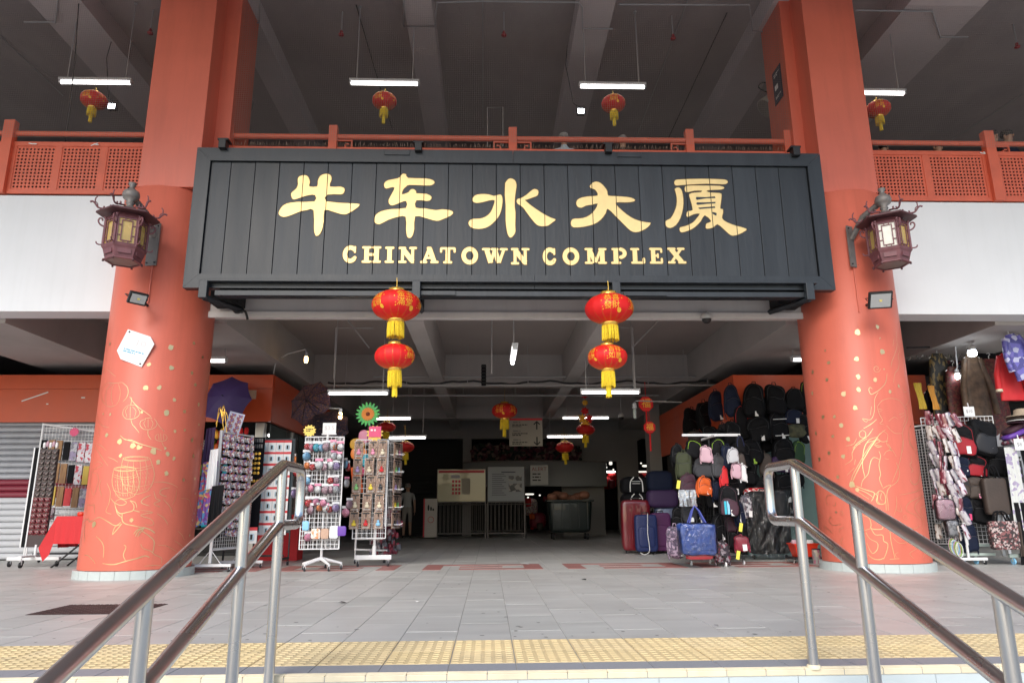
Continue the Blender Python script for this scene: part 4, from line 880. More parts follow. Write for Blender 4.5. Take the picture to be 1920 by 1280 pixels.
def on_ell(u, v, rx, hz, az, off=.004):
    k = max(0, 1-(v/hz)**2)**.5; a = az+u/(rx*max(k, .3)); r = rx*k+off
    return (r*math.sin(a), -r*math.cos(a), v)
def red_lantern(c, rx, hb, lab, group, motif=None, dark=False, fr=.22, tassel=.13, cord=.1, cap=True):
    "hb = height of the red body, c = its centre"
    t = T('red_lantern', lab, 'lantern', c, group=group); hz = hb/2; t.o.rotation_euler = (random.uniform(-.03, .03), random.uniform(-.045, .045), random.uniform(-.2, .2))
    mt = M['lred_dark'] if dark else M['lred']; N = 80; nr = 16
    prof = [(max(.001, rx*(1-(abs(q)**2.15))**.5), hz*q*.93) for q in np.linspace(-.97, .97, 17)]
    t.part('body', MB().lathe(prof, n=N, mod=lambda k, n: 1-.016*abs(math.cos(PI*k/(N/nr)))**3), mt)
    rb = MB()
    for i in range(nr):
        a = 2*PI*(i+.5)/nr; rb.tube([(r*.992*math.cos(a), r*.992*math.sin(a), z) for r, z in prof], .0022, 4, cap=False)
    t.part('rib_wires', rb, M['lgold'])
    cr = rx*.33
    t.part('top_cap', MB().lathe([(cr, hz*.88), (cr, hz*1.04), (cr*.85, hz*1.06), (cr*.2, hz*1.06)], n=24), M['lgold'])
    t.part('bottom_cap', MB().lathe([(cr*.2, -hz*1.1), (cr, -hz*1.1), (cr, -hz*.88)], n=24), M['lgold'])
    f = MB(); n = 40
    for i in range(n):
        a = 2*PI*i/n+random.uniform(-.03, .03); L = fr*random.uniform(.92, 1.03); r = cr*.97
        p0 = Vector((r*math.cos(a), r*math.sin(a), -hz*1.08)); p1 = Vector((r*1.06*math.cos(a), r*1.06*math.sin(a), -hz*1.08-L)); f.tube([p0, (p0+p1)/2+Vector((random.uniform(-.003, .003), random.uniform(-.003, .003), 0)), p1], [cr*.07, cr*.075, cr*.05], 5)
    t.part('fringe', f, M['fringe'])
    if tassel:
        f = MB()
        for i in range(12):
            a = 2*PI*i/12; r = cr*.3; f.tube([(r*.4*math.cos(a), r*.4*math.sin(a), -hz*1.08), (r*math.cos(a), r*math.sin(a), -hz*1.08-fr), (r*1.1*math.cos(a), r*1.1*math.sin(a), -hz*1.08-fr-tassel*random.uniform(.9, 1.05))], cr*.12, 5)
        t.part('tassel', f, M['fringe'])
    if cord: t.part('cord', MB().tube([(0, 0, hz*1.05), (.004, 0, hz*1.05+cord*.5), (0, 0, hz*1.05+cord)], .005, 6), M['lgold'])
    if motif:
        for az, tx, s_ in motif:
            m = text_mb(tx, s_)
            rows = [on_ell(v[0], v[1]+hz*.08, rx, hz, az) for v in m.v]
            mm = MB(); mm.add(rows, m.f)
            # loose dots and a coin below the words
            for k in range(10):
                a = 2*PI*k/10; u0, v0 = .02, -hz*.42
            for u0, v0, q in ((s_*.9, -s_*1.05, s_*.28), (-s_*1.1, -s_*.9, s_*.08), (-s_*1.15, -s_*.6, s_*.06), (s_*1.3, s_*.5, s_*.09), (-s_*1.3, s_*.2, s_*.08)):
                pp = [on_ell(u0+q*math.cos(2*PI*k/10), v0+q*math.sin(2*PI*k/10)+hz*.08, rx, hz, az, .0045) for k in range(10)]; mm.add(pp, [tuple(range(10))])
            t.part('gold_print', mm, M['motif'])
    return t
G2 = 'red lanterns hanging in pairs below the sign'
mo = '恭喜\n發財'
for px, nm, mu, ml in ((742, 'left', [(-.85, '鴻運\n當頭', .095), (.45, '金玉\n滿堂', .11), (1.45, mo, .1)], [(1.25, mo, .085)]), (1141, 'right', [(-.15, mo, .105), (1.0, '金玉\n滿堂', .09)], [(.35, '吉祥\n如意', .09), (-1.0, mo, .075)])):
    c = at(px+1, 573 if px < 900 else 579, Y=9.1)
    red_lantern(c, .325, .44, 'upper red lantern of the %s pair, right under the black sign' % nm, G2, mu, fr=.2, tassel=0, cord=.16)
    c = at(px-2, 668 if px < 900 else 670, Y=9.1)
    red_lantern(c, .262, .36, 'smaller lower red lantern of the %s pair, hanging below the sign' % nm, G2, ml, fr=.21, tassel=.13, cord=.02)
G3 = 'red lanterns under the upper tube lamps'
for px, py, lab in ((176, 188, 'red lantern with yellow fringe upstairs, left of the left column'), (721, 190, 'red lantern with yellow fringe under the lamp above the first character'), (1150, 195, 'red lantern with yellow fringe under the lamp above the fourth character'), (1646, 205, 'red lantern upstairs, just right of the right column')):
    red_lantern(at(px, py, Y=10.75), .205, .30, lab, G3, [(-.3, mo, .07), (.9, '吉祥', .05)], True, fr=.13, tassel=.12, cord=.08)
G4 = 'red lanterns deep in the entrance hall'
red_lantern(at(946, 770, Y=16.5), .30, .40, 'red lantern with gold print in the middle of the hall, by the direction board', G4, [(-.3, mo, .10), (.9, mo, .08)], True, fr=.22, tassel=.16, cord=.7)
red_lantern(at(725, 800, Y=17.4), .22, .26, 'dark red lantern partly behind the card spinner', G4, None, True, fr=.14, tassel=.1, cord=.3)
red_lantern(at(760, 838, Y=18.4), .225, .30, 'dark red lantern in front of the dark staircase', G4, None, True, fr=.16, tassel=.12, cord=.4)
red_lantern(at(1059, 838, Y=20.4), .26, .34, 'dark red lantern above the curved white counter', G4, None, True, fr=.18, tassel=.12, cord=.4)
red_lantern(at(1098, 805, Y=18.3), .24, .30, 'red lantern crowned by a gold paper ornament, right of the hall', G4, None, True, fr=.18, tassel=.12, cord=.8)
orn = T('paper_ornament', 'gold and red paper ornament draped on a lantern cord in the hall', 'ornament', at(1097, 785, Y=18.2))
for k, (dx, dz, q) in enumerate(((0, .62, .09), (.01, .42, .08), (0, .2, .11), (-.08, .02, .12), (.1, .0, .12), (0, -.12, .14))):
    f = MB()
    for i in range(7):
        a = 2*PI*i/7+k; f.tube([(dx, 0, dz), (dx+q*math.cos(a)*.6, -.03, dz+q*math.sin(a)*.6), (dx+q*math.cos(a+.4), 0, dz+q*math.sin(a+.4))], [.02, .03, .008], 5)
    orn.part('paper_flower', f, M['motif'] if k % 2 else M['lred'])
# red knot ornaments with the fu character
for px, py, q, lab in ((1211, 757, .15, 'upper red octagonal ornament with gold character, beside the bag shop'), (1218, 801, .12, 'lower red octagonal ornament with gold character, beside the bag shop')):
    c = at(px, py, Y=14.2); t = T('wall_ornament', lab, 'ornament', c, group='red character ornaments by the bag shop')
    t.part('disc', MB().lathe([(.001, -.02), (q, -.02), (q*1.08, 0), (q, .02), (.001, .02)], n=8, smooth=False).xf(Matrix.Rotation(PI/2, 4, 'X')@rotz(PI/8)), M['lred'])
    t.part('character', text_on('福', q*1.3, (0, -.025, 0)), M['motif'])
    t.part('tail', MB().tube([(0, 0, -q), (0, 0, -q-.35)], .02, 6), M['lred_dark']); t.part('cord', MB().tube([(0, 0, q), (0, 0, q+.3)], .006, 6), M['lred_dark'])

# ------------------------------------------------------------ hexagonal iron lanterns on the columns
def hexlamp(c, rot, plate, lab, front_milk):
    t = T('wall_lantern', lab, 'lantern', c, group='plum iron lanterns on the columns'); p = M['plum']
    def hexp(r, z): return [(r*math.cos(rot+PI/3*i), r*math.sin(rot+PI/3*i), z) for i in range(6)]
    def hexring(prof):
        vs = []
        for r, z in prof: vs += hexp(r, z)
        fs = [(6*i+k, 6*i+(k+1) % 6, 6*i+6+(k+1) % 6, 6*i+6+k) for i in range(len(prof)-1) for k in range(6)]
        return MB().add(vs, fs)
    t.part('roof', hexring([(.001, .40), (.10, .40), (.20, .355), (.375, .30), (.38, .275), (.22, .285), (.001, .285)]), M['plum_dark'])
    for i in range(6):
        a = rot+PI/3*i; u = Vector((math.cos(a), math.sin(a), 0))
        cr = [u*r+Vector((0, 0, z)) for r, z in ((.12, .405), (.22, .375), (.30, .345), (.36, .35), (.40, .40), (.43, .42), (.455, .405))]
        m = MB().tube(smooth_path([tuple(v) for v in cr], 3), .012, 6)
        m.tube([cr[3], cr[3]+Vector((0, 0, .05))+u*.01, cr[3]+Vector((0, 0, .07))+u*.03], .007, 5).tube([cr[4], cr[4]+Vector((0, 0, .07)), cr[4]+Vector((0, 0, .1))-u*.02], .008, 5).tube([cr[1], cr[1]+Vector((0, 0, .04))], .012, 5).tube([cr[2], cr[2]+Vector((0, 0, .035))-u*.01], .01, 5)
        t.part('roof_scroll', m, p)
        sc_ = [u*r+Vector((0, 0, z)) for r, z in ((.265, .10), (.31, .12), (.335, .165), (.32, .205), (.29, .20), (.29, .175))]
        t.part('side_scroll', MB().tube(smooth_path([tuple(v) for v in sc_], 3), .011, 6), p)
        sc_ = [u*r+Vector((0, 0, z)) for r, z in ((.262, -.15), (.30, -.155), (.325, -.14), (.33, -.12))]
        t.part('lower_scroll', MB().tube(smooth_path([tuple(v) for v in sc_], 3), .009, 6), p)
    t.part('body_frame', hexring([(.20, .29), (.215, .26), (.255, .215), (.265, .20), (.235, .20)]), p)
    t.part('apron', hexring([(.235, -.165), (.268, -.165), (.262, -.185), (.245, -.21), (.21, -.33), (.232, -.335), (.235, -.35), (.19, -.352)]), p)
    t.part('base', hexring([(.19, -.345), (.001, -.345)]), M['zinc'])
    for i in range(6):
        a0 = rot+PI/3*i; A = Vector((.255*math.cos(a0), .255*math.sin(a0), 0)); B = Vector((.255*math.cos(a0+PI/3), .255*math.sin(a0+PI/3), 0)); u = (B-A).normalized(); nn = Vector((math.cos(a0+PI/6), math.sin(a0+PI/6), 0)); w_ = (B-A).length
        t.part('corner_post', MB().tube([A+Vector((0, 0, -.18)), A+Vector((0, 0, .21))], .014, 6).tube([A*1.02+Vector((0, 0, .21)), A*1.02+Vector((0, 0, .24))], .018, 6), p)
        def q(x0, x1, z0, z1, off, th): return MB().obox(A+u*((x0+x1)/2)+nn*off+Vector((0, 0, (z0+z1)/2)), (x1-x0, th, z1-z0), Matrix((u, nn, Vector((0, 0, 1)))).transposed())
        milk = i in front_milk
        t.part('pane', q(.015, w_-.015, -.16, .195, -.012, .004), M['milk'] if milk else M['amber'])
        lt = MB(); b_ = .006
        for x0, x1, z0, z1 in ((.015, .03, -.16, .195), (w_-.03, w_-.015, -.16, .195), (.0305, w_-.0305, -.16, -.148), (.0305, w_-.0305, .183, .195)): lt.merge(q(x0, x1, z0, z1, 0, .012))
        for x in (.068, w_-.068): lt.merge(q(x-b_, x+b_, -.115, .15, 0, .008))
        for z in (-.121, .156): lt.merge(q(.062, w_-.062, z-b_, z+b_, 0, .008))
        for x0, x1, z in ((.03, .062, -.05), (.03, .062, .09), (w_-.062, w_-.03, -.05), (w_-.062, w_-.03, .09)): lt.merge(q(x0, x1, z-b_, z+b_, 0, .0076))
        for x in (.1, w_-.1): lt.merge(q(x-b_, x+b_, -.148, -.127, 0, .0076)).merge(q(x-b_, x+b_, .162, .183, 0, .0076))
        t.part('lattice', lt, p)
        t.part('apron_panel', MB().merge(q(.05, w_-.05, -.285, -.225, -.012, .01)), p)
        t.part('foot_stud', MB().lathe([(.001, -.375), (.014, -.37), (.012, -.345)], (.225*math.cos(a0), .225*math.sin(a0), 0), 8), M['plum_dark'])
    t.part('finial', MB().lathe([(.085, .395), (.06, .43), (.035, .45), (.055, .475), (.055, .49), (.035, .505), (.095, .55), (.11, .60), (.095, .65), (.04, .69), (.03, .72), (.05, .76), (.05, .775), (.001, .78)], n=20), M['zinc'])
    P = Vector(plate)-Vector(c); d_ = Vector((P.x, P.y, 0)).normalized(); u = Vector((-d_.y, d_.x, 0))
    t.part('wall_plate', MB().obox(P, (.17, .02, .62), Matrix((u, -d_, Vector((0, 0, 1)))).transposed()), M['zinc'])
    for z in (-.27, .27):
        for s_ in (-1, 1): t.part('bolt', MB().tube([P+u*s_*.06+Vector((0, 0, z))-d_*.01, P+u*s_*.06+Vector((0, 0, z))-d_*.022], .012, 8), M['black'])
    t.part('arm', MB().tube([Vector((0, 0, .60)), P*.6+Vector((0, 0, .42)), P+Vector((0, 0, .12))], .042, 12), M['zinc'])
    return t
def colpt(cx, cy, az, z, r=.70): return Vector((cx+r*math.sin(az), cy-r*math.cos(az), z))
cL = at(236, 445, Y=8.95); cRr = at(1666, 452, Y=8.95)
hexlamp(cL, R(-92), colpt(-4.76, 10.17, .10, cL.z+.10, .705), 'plum iron hexagonal lantern with amber panes on the left orange column', ())
hexlamp(cRr, R(-91.6), colpt(5.385, 10.12, -.22, cRr.z+.10, .705), 'plum iron hexagonal lantern with a milky white front pane on the right orange column', (5,))
# black floodlights under them
def flood(c, az, wall, lab, tilt, w_=.27, h_=.2, lensm=None):
    t = T('floodlight', lab, 'light', c, group='black floodlights on the columns'); t.o.rotation_euler = (tilt, 0, az)
    t.part('housing', MB().bbox(-w_/2, w_/2, -.03, .02, -h_/2, h_/2, .012).bbox(-w_/2+.04, w_/2-.04, .021, .06, -h_/2+.03, h_/2-.03, .01), M['black'])
    t.part('lens', MB().bbox(-w_/2+.025, w_/2-.025, -.036, -.0305, -h_/2+.025, h_/2-.025, .001), lensm or mat('reflector', (.55, .56, .55), .2, .6))
    t.part('chip', MB().box(-.015, .015, -.04, -.037, -.012, .012), mat('led_yellow', (.8, .65, .15), .4))
    mw = (Matrix.Translation(c)@Euler((tilt, 0, az)).to_matrix().to_4x4()).inverted(); wl = mw@Vector(wall)
    t.part('bracket', MB().tube([(-w_/2-.01, 0, 0), (-w_/2-.01, .09, 0), (w_/2+.01, .09, 0), (w_/2+.01, 0, 0)], .007, 6).tube([(0, .09, 0), wl], .02, 8), M['black'])
    return t
flood(at(1650, 562, Y=9.0), R(-14), colpt(5.385, 10.12, -.08, 3.6, .69), 'black and white square floodlight on the right column under the iron lantern', R(35), .30, .24)
flood(at(258, 559, Y=9.15), R(50), colpt(-4.76, 10.17, .12, 3.58, .69), 'small black floodlight on the left column under the iron lantern', R(30), .24, .17)
def pipe(name, lab, pts, r, m, cat='pipe', group=None, n=8):
    t = T(name, lab, cat, pts[0], group=group); t.part('tube', MB().tube(pts, r, n), m, True); return t
def colpipe(cx, cy, az, z0, z1, lab): pipe('conduit', lab, [colpt(cx, cy, az, z0, .70), colpt(cx, cy, az, z1, .70)], .011, M['orange'], group='painted conduits on the columns')
colpipe(-4.76, 10.17, .13, 3.62, 4.3, 'orange painted conduit on the left column between lantern and floodlight')
colpipe(5.385, 10.12, -.24, 3.5, 4.75, 'orange painted conduit on the right column beside the iron lantern')
# ------------------------------------------------------------ conduits, pipes, sprinklers upstairs
gU = 'conduits under the upper ceiling'
for lab, pts in (('grey conduit stepping around the ceiling beam above the first half of the sign', [(757, 0), (757, 50), (815, 50), (820, 5), (905, 3), (1085, 5), (1092, 14), (1092, 54), (1149, 55)]),
                 ('grey conduit bending down beside the right column', [(1160, 9), (1405, 10), (1411, 58), (1450, 62)]),
                 ('grey conduit with an open end at the upper left corner', [(45, 42), (104, 42), (110, -8)]),
                 ('grey conduit with two bends at the upper right', [(1604, 20), (1748, 22), (1763, 70), (1815, 70)]),
                 ('grey conduit drop left of the first tube lamp', [(452, 45), (486, 43), (487, -5)])):
    pipe('conduit', lab, [at(x, y, Z=8.96) for x, y in pts], .014, M['conduit'], group=gU)
for lab, (a, b, c, e) in (('thin dark cable along the ceiling, left of the first lamp', (470, 30, 566, 268)), ('thin dark cable along the ceiling right of the first lamp', (668, 10, 735, 240)), ('thin dark cable on the ceiling right of centre', (1363, 25, 1252, 262)), ('pale conduit on the ceiling towards the right column', (1290, 0, 1190, 265)),
                          ('thin cable along the ceiling at the far left', (0, 68, 118, 180)), ('thin cable along the far right ceiling', (1920, 175, 1785, 262)), ('thin pale conduit in the middle of the ceiling', (905, 0, 905, 240)), ('pale conduit beside the beam by the right column', (1425, 70, 1330, 250))):
    pipe('ceiling_cable', lab, [at(a, b, Z=9.37), at(c, e, Z=9.37)], .010, M['pipe_dark'] if 'dark' in lab else M['conduit'], 'cable', 'straight runs along the upper ceiling', 6)
def sprinkler(px, py, lab):
    c = at(px, py, Y=12.2) if py < 100 else at(px, py, Y=12); c = at(px, py, Z=8.95); t = T('sprinkler', lab, 'sprinkler', c, group='red sprinkler heads upstairs')
    t.part('head', MB().lathe([(.001, -.05), (.045, -.045), (.05, -.02), (.02, 0), (.03, .03), (.015, .06)], n=12), M['sprink']); t.part('drop_pipe', MB().tube([(0, 0, .05), (0, 0, 9.39-c.z)], .012, 6), M['conduit'])
for px, py, lab in ((282, 60, 'red sprinkler head at the left edge of the left pilaster'), (640, 63, 'red sprinkler head left of the tube lamp over the first character'), (945, 64, 'red sprinkler head above the middle of the sign'), (1262, 70, 'red sprinkler head right of the tube lamp over the fourth character'), (1907, 86, 'red sprinkler head at the upper right corner')): sprinkler(px, py, lab)
fr_ = [(914, 275), (914, 202), (943, 202), (943, 275)]
pipe('hanging_pipe', 'thin hanging pipe frame behind the railing over the middle of the sign', [at(x, y, Y=12.5) for x, y in fr_], .012, M['conduit'])
hw = at(123, 265, Y=10.3); pipe('hanging_cable', 'black cable hanging down to the balustrade at the upper left', [at(148, 0, Y=10.3), at(140, 120, Y=10.3), hw], .009, M['pipe_dark'], 'cable')
def horn(c, s_, lab):
    t = T('loudspeaker', lab, 'loudspeaker', c, group='grey horn loudspeakers behind the columns'); f = MB().lathe([(.16, -.16), (.19, -.15), (.17, .05), (.10, .12), (.07, .22)], n=20).xf(Matrix.Rotation(s_*.9, 4, 'Y'))
    t.part('horn', f, M['zinc']); t.part('bracket', MB().tube([(0, .02, .1), (s_*.25, .1, .25)], .02, 8), M['black']); t.part('cable', MB().tube(smooth_path([(0, 0, .2), (-s_*.2, 0, .32), (-s_*.1, 0, .42), (s_*.2, .1, .4)], 4), .012, 6), M['black'])
horn(at(1447, 195, Y=10.9), 1, 'grey horn loudspeaker left of the right pilaster'); horn(at(448, 195, Y=10.9), -1, 'grey horn loudspeaker right of the left pilaster')
for k, dz in enumerate((0, .09, .16)): pass
t = T('wall_notice', 'small dark notice on the inner side of the right pilaster', 'sign', (4.788, 10.28, 7.65)); t.part('board', MB().box(-.008, 0, -.16, .16, -.3, .3), mat('notice_blue', (.02, .025, .05), .4))
for z, s_ in ((.2, .07), (-.02, .16), (-.2, .05)): t.part('print', lines_on(.2, s_, (-.0095, 0, z), 1 if s_ > .1 else 2, (0, -1, 0), seed=int(s_*100)), M['paper'])
# ------------------------------------------------------------ lower hall: pipes, camera, cctv
gP = 'pipes across the entrance hall'
for lab, x0, x1, y, Y, r, m in (('upper grey sprinkler pipe across the hall', 700, 1380, 706, 15.4, .022, 'conduit'), ('lower grey pipe across the hall behind the lanterns', 612, 1395, 722, 15.0, .02, 'conduit'), ('grey pipe further back across the hall', 740, 1235, 741, 17.5, .025, 'conduit')):
    a = at(x0, y, Y=Y); b = at(x1, y, Y=Y); t = T('ceiling_pipe', lab, 'pipe', a, group=gP); t.part('tube', MB().tube([a, b], r, 8), M[m], True)
    k = 0; x = a.x+.4
    while x < b.x: t.part('hanger', MB().tube([(x, Y, a.z), (x, Y, 4.33)], .008, 6), M[m], True); x += 1.3
pts = []
for i in range(60):
    x = 615+i*13; pts.append(at(x, 717+2.5*math.sin(i*.55)+1.2*math.sin(i*1.7), Y=15.2))
pipe('ceiling_cable', 'black sagging cable run between the pipes across the hall', pts, .022, M['pipe_dark'], 'cable')
for lab, pts in (('pale conduit slanting from the edge beam above the lower left lantern', [(652, 600), (692, 652)]), ('vertical conduit drop left of the lower left lantern', [(626, 710), (630, 615), (700, 615)]), ('pale conduit slanting beside the right double lantern', [(1238, 597), (1185, 652)]), ('vertical conduit drop right of the right double lantern', [(1191, 730), (1186, 615), (1150, 613)]),
                 ('white conduit running from the camera dome to the right column', [(1335, 593), (1492, 594)]), ('thin conduit between the two ceiling ribs', [(922, 700), (922, 600)])):
    pipe('conduit', lab, [at(x, y, Y=10.6 if 'dome' in lab else 12.5) for x, y in pts], .013, M['conduit'], group='conduits in the entrance hall')
t = T('cable_box', 'narrow dark ribbed cable box under the middle of the ceiling', 'box', at(907, 703, Y=14.6)); t.part('case', MB().bbox(-.05, .05, -.05, .05, -.22, .22, .01), M['black_cloth'])
for k in range(6): t.part('rib', MB().box(-.055, .055, -.055, -.0505, -.19+.07*k, -.16+.07*k), M['black'])
def dome(px, py, Y, lab, zc):
    c = at(px, py, Y=Y); t = T('security_camera', lab, 'camera', c, group='security camera domes')
    t.part('mount', MB().lathe([(.075, .0), (.08, .05), (.05, .08), (.04, .1)], n=20), M['lamp_house']); t.part('dome', MB().lathe([(.001, -.07), (.04, -.06), (.065, -.03), (.07, 0)], n=20), M['black'])
    t.part('stem', MB().tube([(0, 0, .09), (0, 0, zc-c.z)], .014, 8), M['conduit'])
dome(1325, 598, 10.02, 'black camera dome under the edge beam, left of the right column', at(1325, 598, Y=10.02).z+.12)
dome(1165, 782, 17.8, 'black camera dome hanging deep in the hall on the right', 4.33)
def bulb(px, py, Y, base, lab, warm=True, r=.035, h=.13):
    c = at(px, py, Y=Y); t = T('bulb_lamp', lab, 'lamp', c, group='bare bulb lamps of the stalls')
    t.part('bulb', MB().super((0, 0, 0), (r, r, h/2), .7, 1, 12, 8), M['lamp_warm'] if warm else M['lamp_cool']); t.part('socket', MB().lathe([(r*.9, h/2-.01), (r*1.0, h/2+.05), (r*.6, h/2+.07), (.001, h/2+.07)], n=14), M['lamp_house'])
    b = [(0, 0, h/2+.06)]+[tuple(at(x, y, Y=q)-c) for x, y, q in base]; t.part('arm', MB().tube(b, .013, 8), M['lamp_house'])
bulb(574, 674, 12.9, [(573, 655, 12.9), (540, 663, 13.1), (518, 676, 13.4), (513, 700, 13.7)], 'lit bare bulb on a bent arm above the corner of the left shop')
bulb(638, 779, 12.9, [(638, 766, 12.9), (600, 764, 13.3), (560, 766, 13.9)], 'lit bare bulb on an arm beside the dark patterned umbrella')
bulb(1190, 772, 13.8, [(1190, 751, 13.8), (1240, 749, 14.2), (1295, 750, 14.4)], 'unlit energy-saving bulb by the red character ornaments', True) if False else None
c = at(1190, 770, Y=13.8); t = T('bulb_lamp', 'unlit spiral bulb on a thin arm by the red character ornaments', 'lamp', c, group='bare bulb lamps of the stalls')
t.part('bulb', MB().super((0, 0, -.05), (.035, .035, .11), .7, 1, 12, 8), mat('dead_bulb', (.4, .45, .42), .3)); t.part('socket', MB().lathe([(.05, .05), (.05, .09), (.03, .10), (.05, .12), (.03, .16), (.001, .16)], n=14), M['lamp_house']); t.part('arm', MB().tube([(0, 0, .15), (.03, 0, .2), (1.0, .2, .2)], .012, 8), M['conduit'])
# ============================================================ shops
so_ = M['shop_orange']
def mbx(*a, b=None): return MB().bbox(*a, b) if b else MB().box(*a)
# --- left shop block
ls = T('shop_unit', 'orange fronted shop box left of the entrance, with roller shutter and glazed corner', 'shop', (-9, 13.6, 0))
ls.part('front_fascia', mbx(-15.9, -4.15, 13.6, 13.66, 2.5, 3.13).box(-15.9, -4.15, 13.59, 13.66, 3.135, 3.40), so_, True)
ls.part('side_fascia', mbx(-4.21, -4.15, 13.665, 19.0, 2.5, 3.12).box(-4.21, -4.14, 13.665, 19.0, 3.125, 3.40), so_, True)
ls.part('roof', mbx(-15.9, -4.15, 13.67, 19.0, 3.34, 3.39), M['dark_int'], True)
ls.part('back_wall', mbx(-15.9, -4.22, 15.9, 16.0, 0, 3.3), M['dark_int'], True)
ls.part('door_pier', mbx(-6.35, -6.2, 13.68, 14.0, 0, 2.5), M['inner_wall'], True)
ls.part('corner_post', mbx(-4.45, -4.28, 13.68, 13.85, 0, 2.49, b=.01), mat('aluminium', (.45, .45, .44), .35, .7), True)
ls.part('glass_pane', mbx(-4.24, -4.23, 13.9, 15.4, 1.6, 2.48), M['glassdark'], True)
ls.part('glass_pane', mbx(-4.24, -4.23, 15.5, 16.9, 1.6, 2.48), M['glassdark'], True)
ls.part('window_post', mbx(-4.26, -4.2, 15.41, 15.49, 0, 2.49), mat('aluminium', (.45, .45, .44), .35), True)
ls.part('side_pier', mbx(-4.3, -4.16, 16.95, 17.9, 0, 2.49), mat('brown_pier', (.28, .21, .18), .7), True)
ls.part('dado', mbx(-4.26, -4.2, 13.9, 16.9, 0, 1.55), mat('brown_pier', (.28, .21, .18), .7), True)
ls.part('shop_lamp', mbx(-4.36, -4.3, 14.2, 15.4, 2.28, 2.33), M['lamp_on'], True)
ls.part('sticker', mbx(-4.75, -4.45, 13.585, 13.588, 2.93, 3.1), M['kraft'], True)
for x, z, w_, a in ((-8.6, 2.98, .5, .35), (-7.7, 2.96, .07, 0), (-7.25, 2.97, .06, .2), (-6.9, 2.96, .04, 0), (-8.35, 2.84, .04, 0)):
    ls.part('paint_scrape', MB().obox((x, 13.588, z), (w_, .002, .022), Matrix.Rotation(-a, 3, 'Y')), M['paper'], True)
sh = T('roller_shutter', 'closed grey roller shutter with a maroon stripe at the far left', 'shutter', (-11, 13.75, 0))
slm = MB(); n = 8; prof = [(0, 0), (.022, .012), (.030, .035), (.022, .085), (0, .104)]
slm.add([(x, -p, z) for x in (-4.75, 4.75) for p, z in prof], [(i, i+1, 6+i, 5+i) for i in range(4)], True)
sg_ = slm.mesh('slat', M['shutter']); sr = slm.mesh('slat', M['maroon']); sw = slm.mesh('slat', mat('shutter_pale', (.52, .53, .55), .45))
for k in range(23):
    z = .11*k+.02; o = inst('slat', sr if 10 <= k <= 12 else (sw if k < 10 else sg_), sh.o, (0, 0, z))
    if 10 <= k <= 12: o['label'] = 'maroon slat'
sh.part('guide', MB().box(4.76, 4.84, -.05, .03, 0, 2.5), M['shutter'])
# --- right shop block
rs = T('shop_unit', 'orange fronted bag shop box right of the entrance', 'shop', (9, 13, 0))
rs.part('front_fascia', mbx(4.66, 8.25, 13.0, 13.06, 2.35, 3.28), so_, True)
rs.part('side_fascia', mbx(4.60, 4.655, 13.0, 18.9, 2.2, 3.02).box(4.60, 4.66, 13.0, 18.9, 3.025, 3.285), so_, True)
rs.part('roof', mbx(4.66, 16.9, 13.07, 18.9, 3.2, 3.27), M['dark_int'], True)
rs.part('green_wall', mbx(4.8, 7.0, 13.45, 13.55, 0, 2.4), M['pale_green'], True)
rs.part('side_wall', mbx(4.72, 4.79, 13.5, 18.8, 0, 2.2), M['dark_int'], True)
rs.part('end_pier', mbx(4.3, 4.62, 18.95, 19.4, 0, 3.6), M['inner_wall'], True)
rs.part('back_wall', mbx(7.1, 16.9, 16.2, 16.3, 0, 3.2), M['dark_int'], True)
rs.part('fascia_return', mbx(8.251, 8.3, 13.0, 16.1, 2.35, 3.28), so_, True)
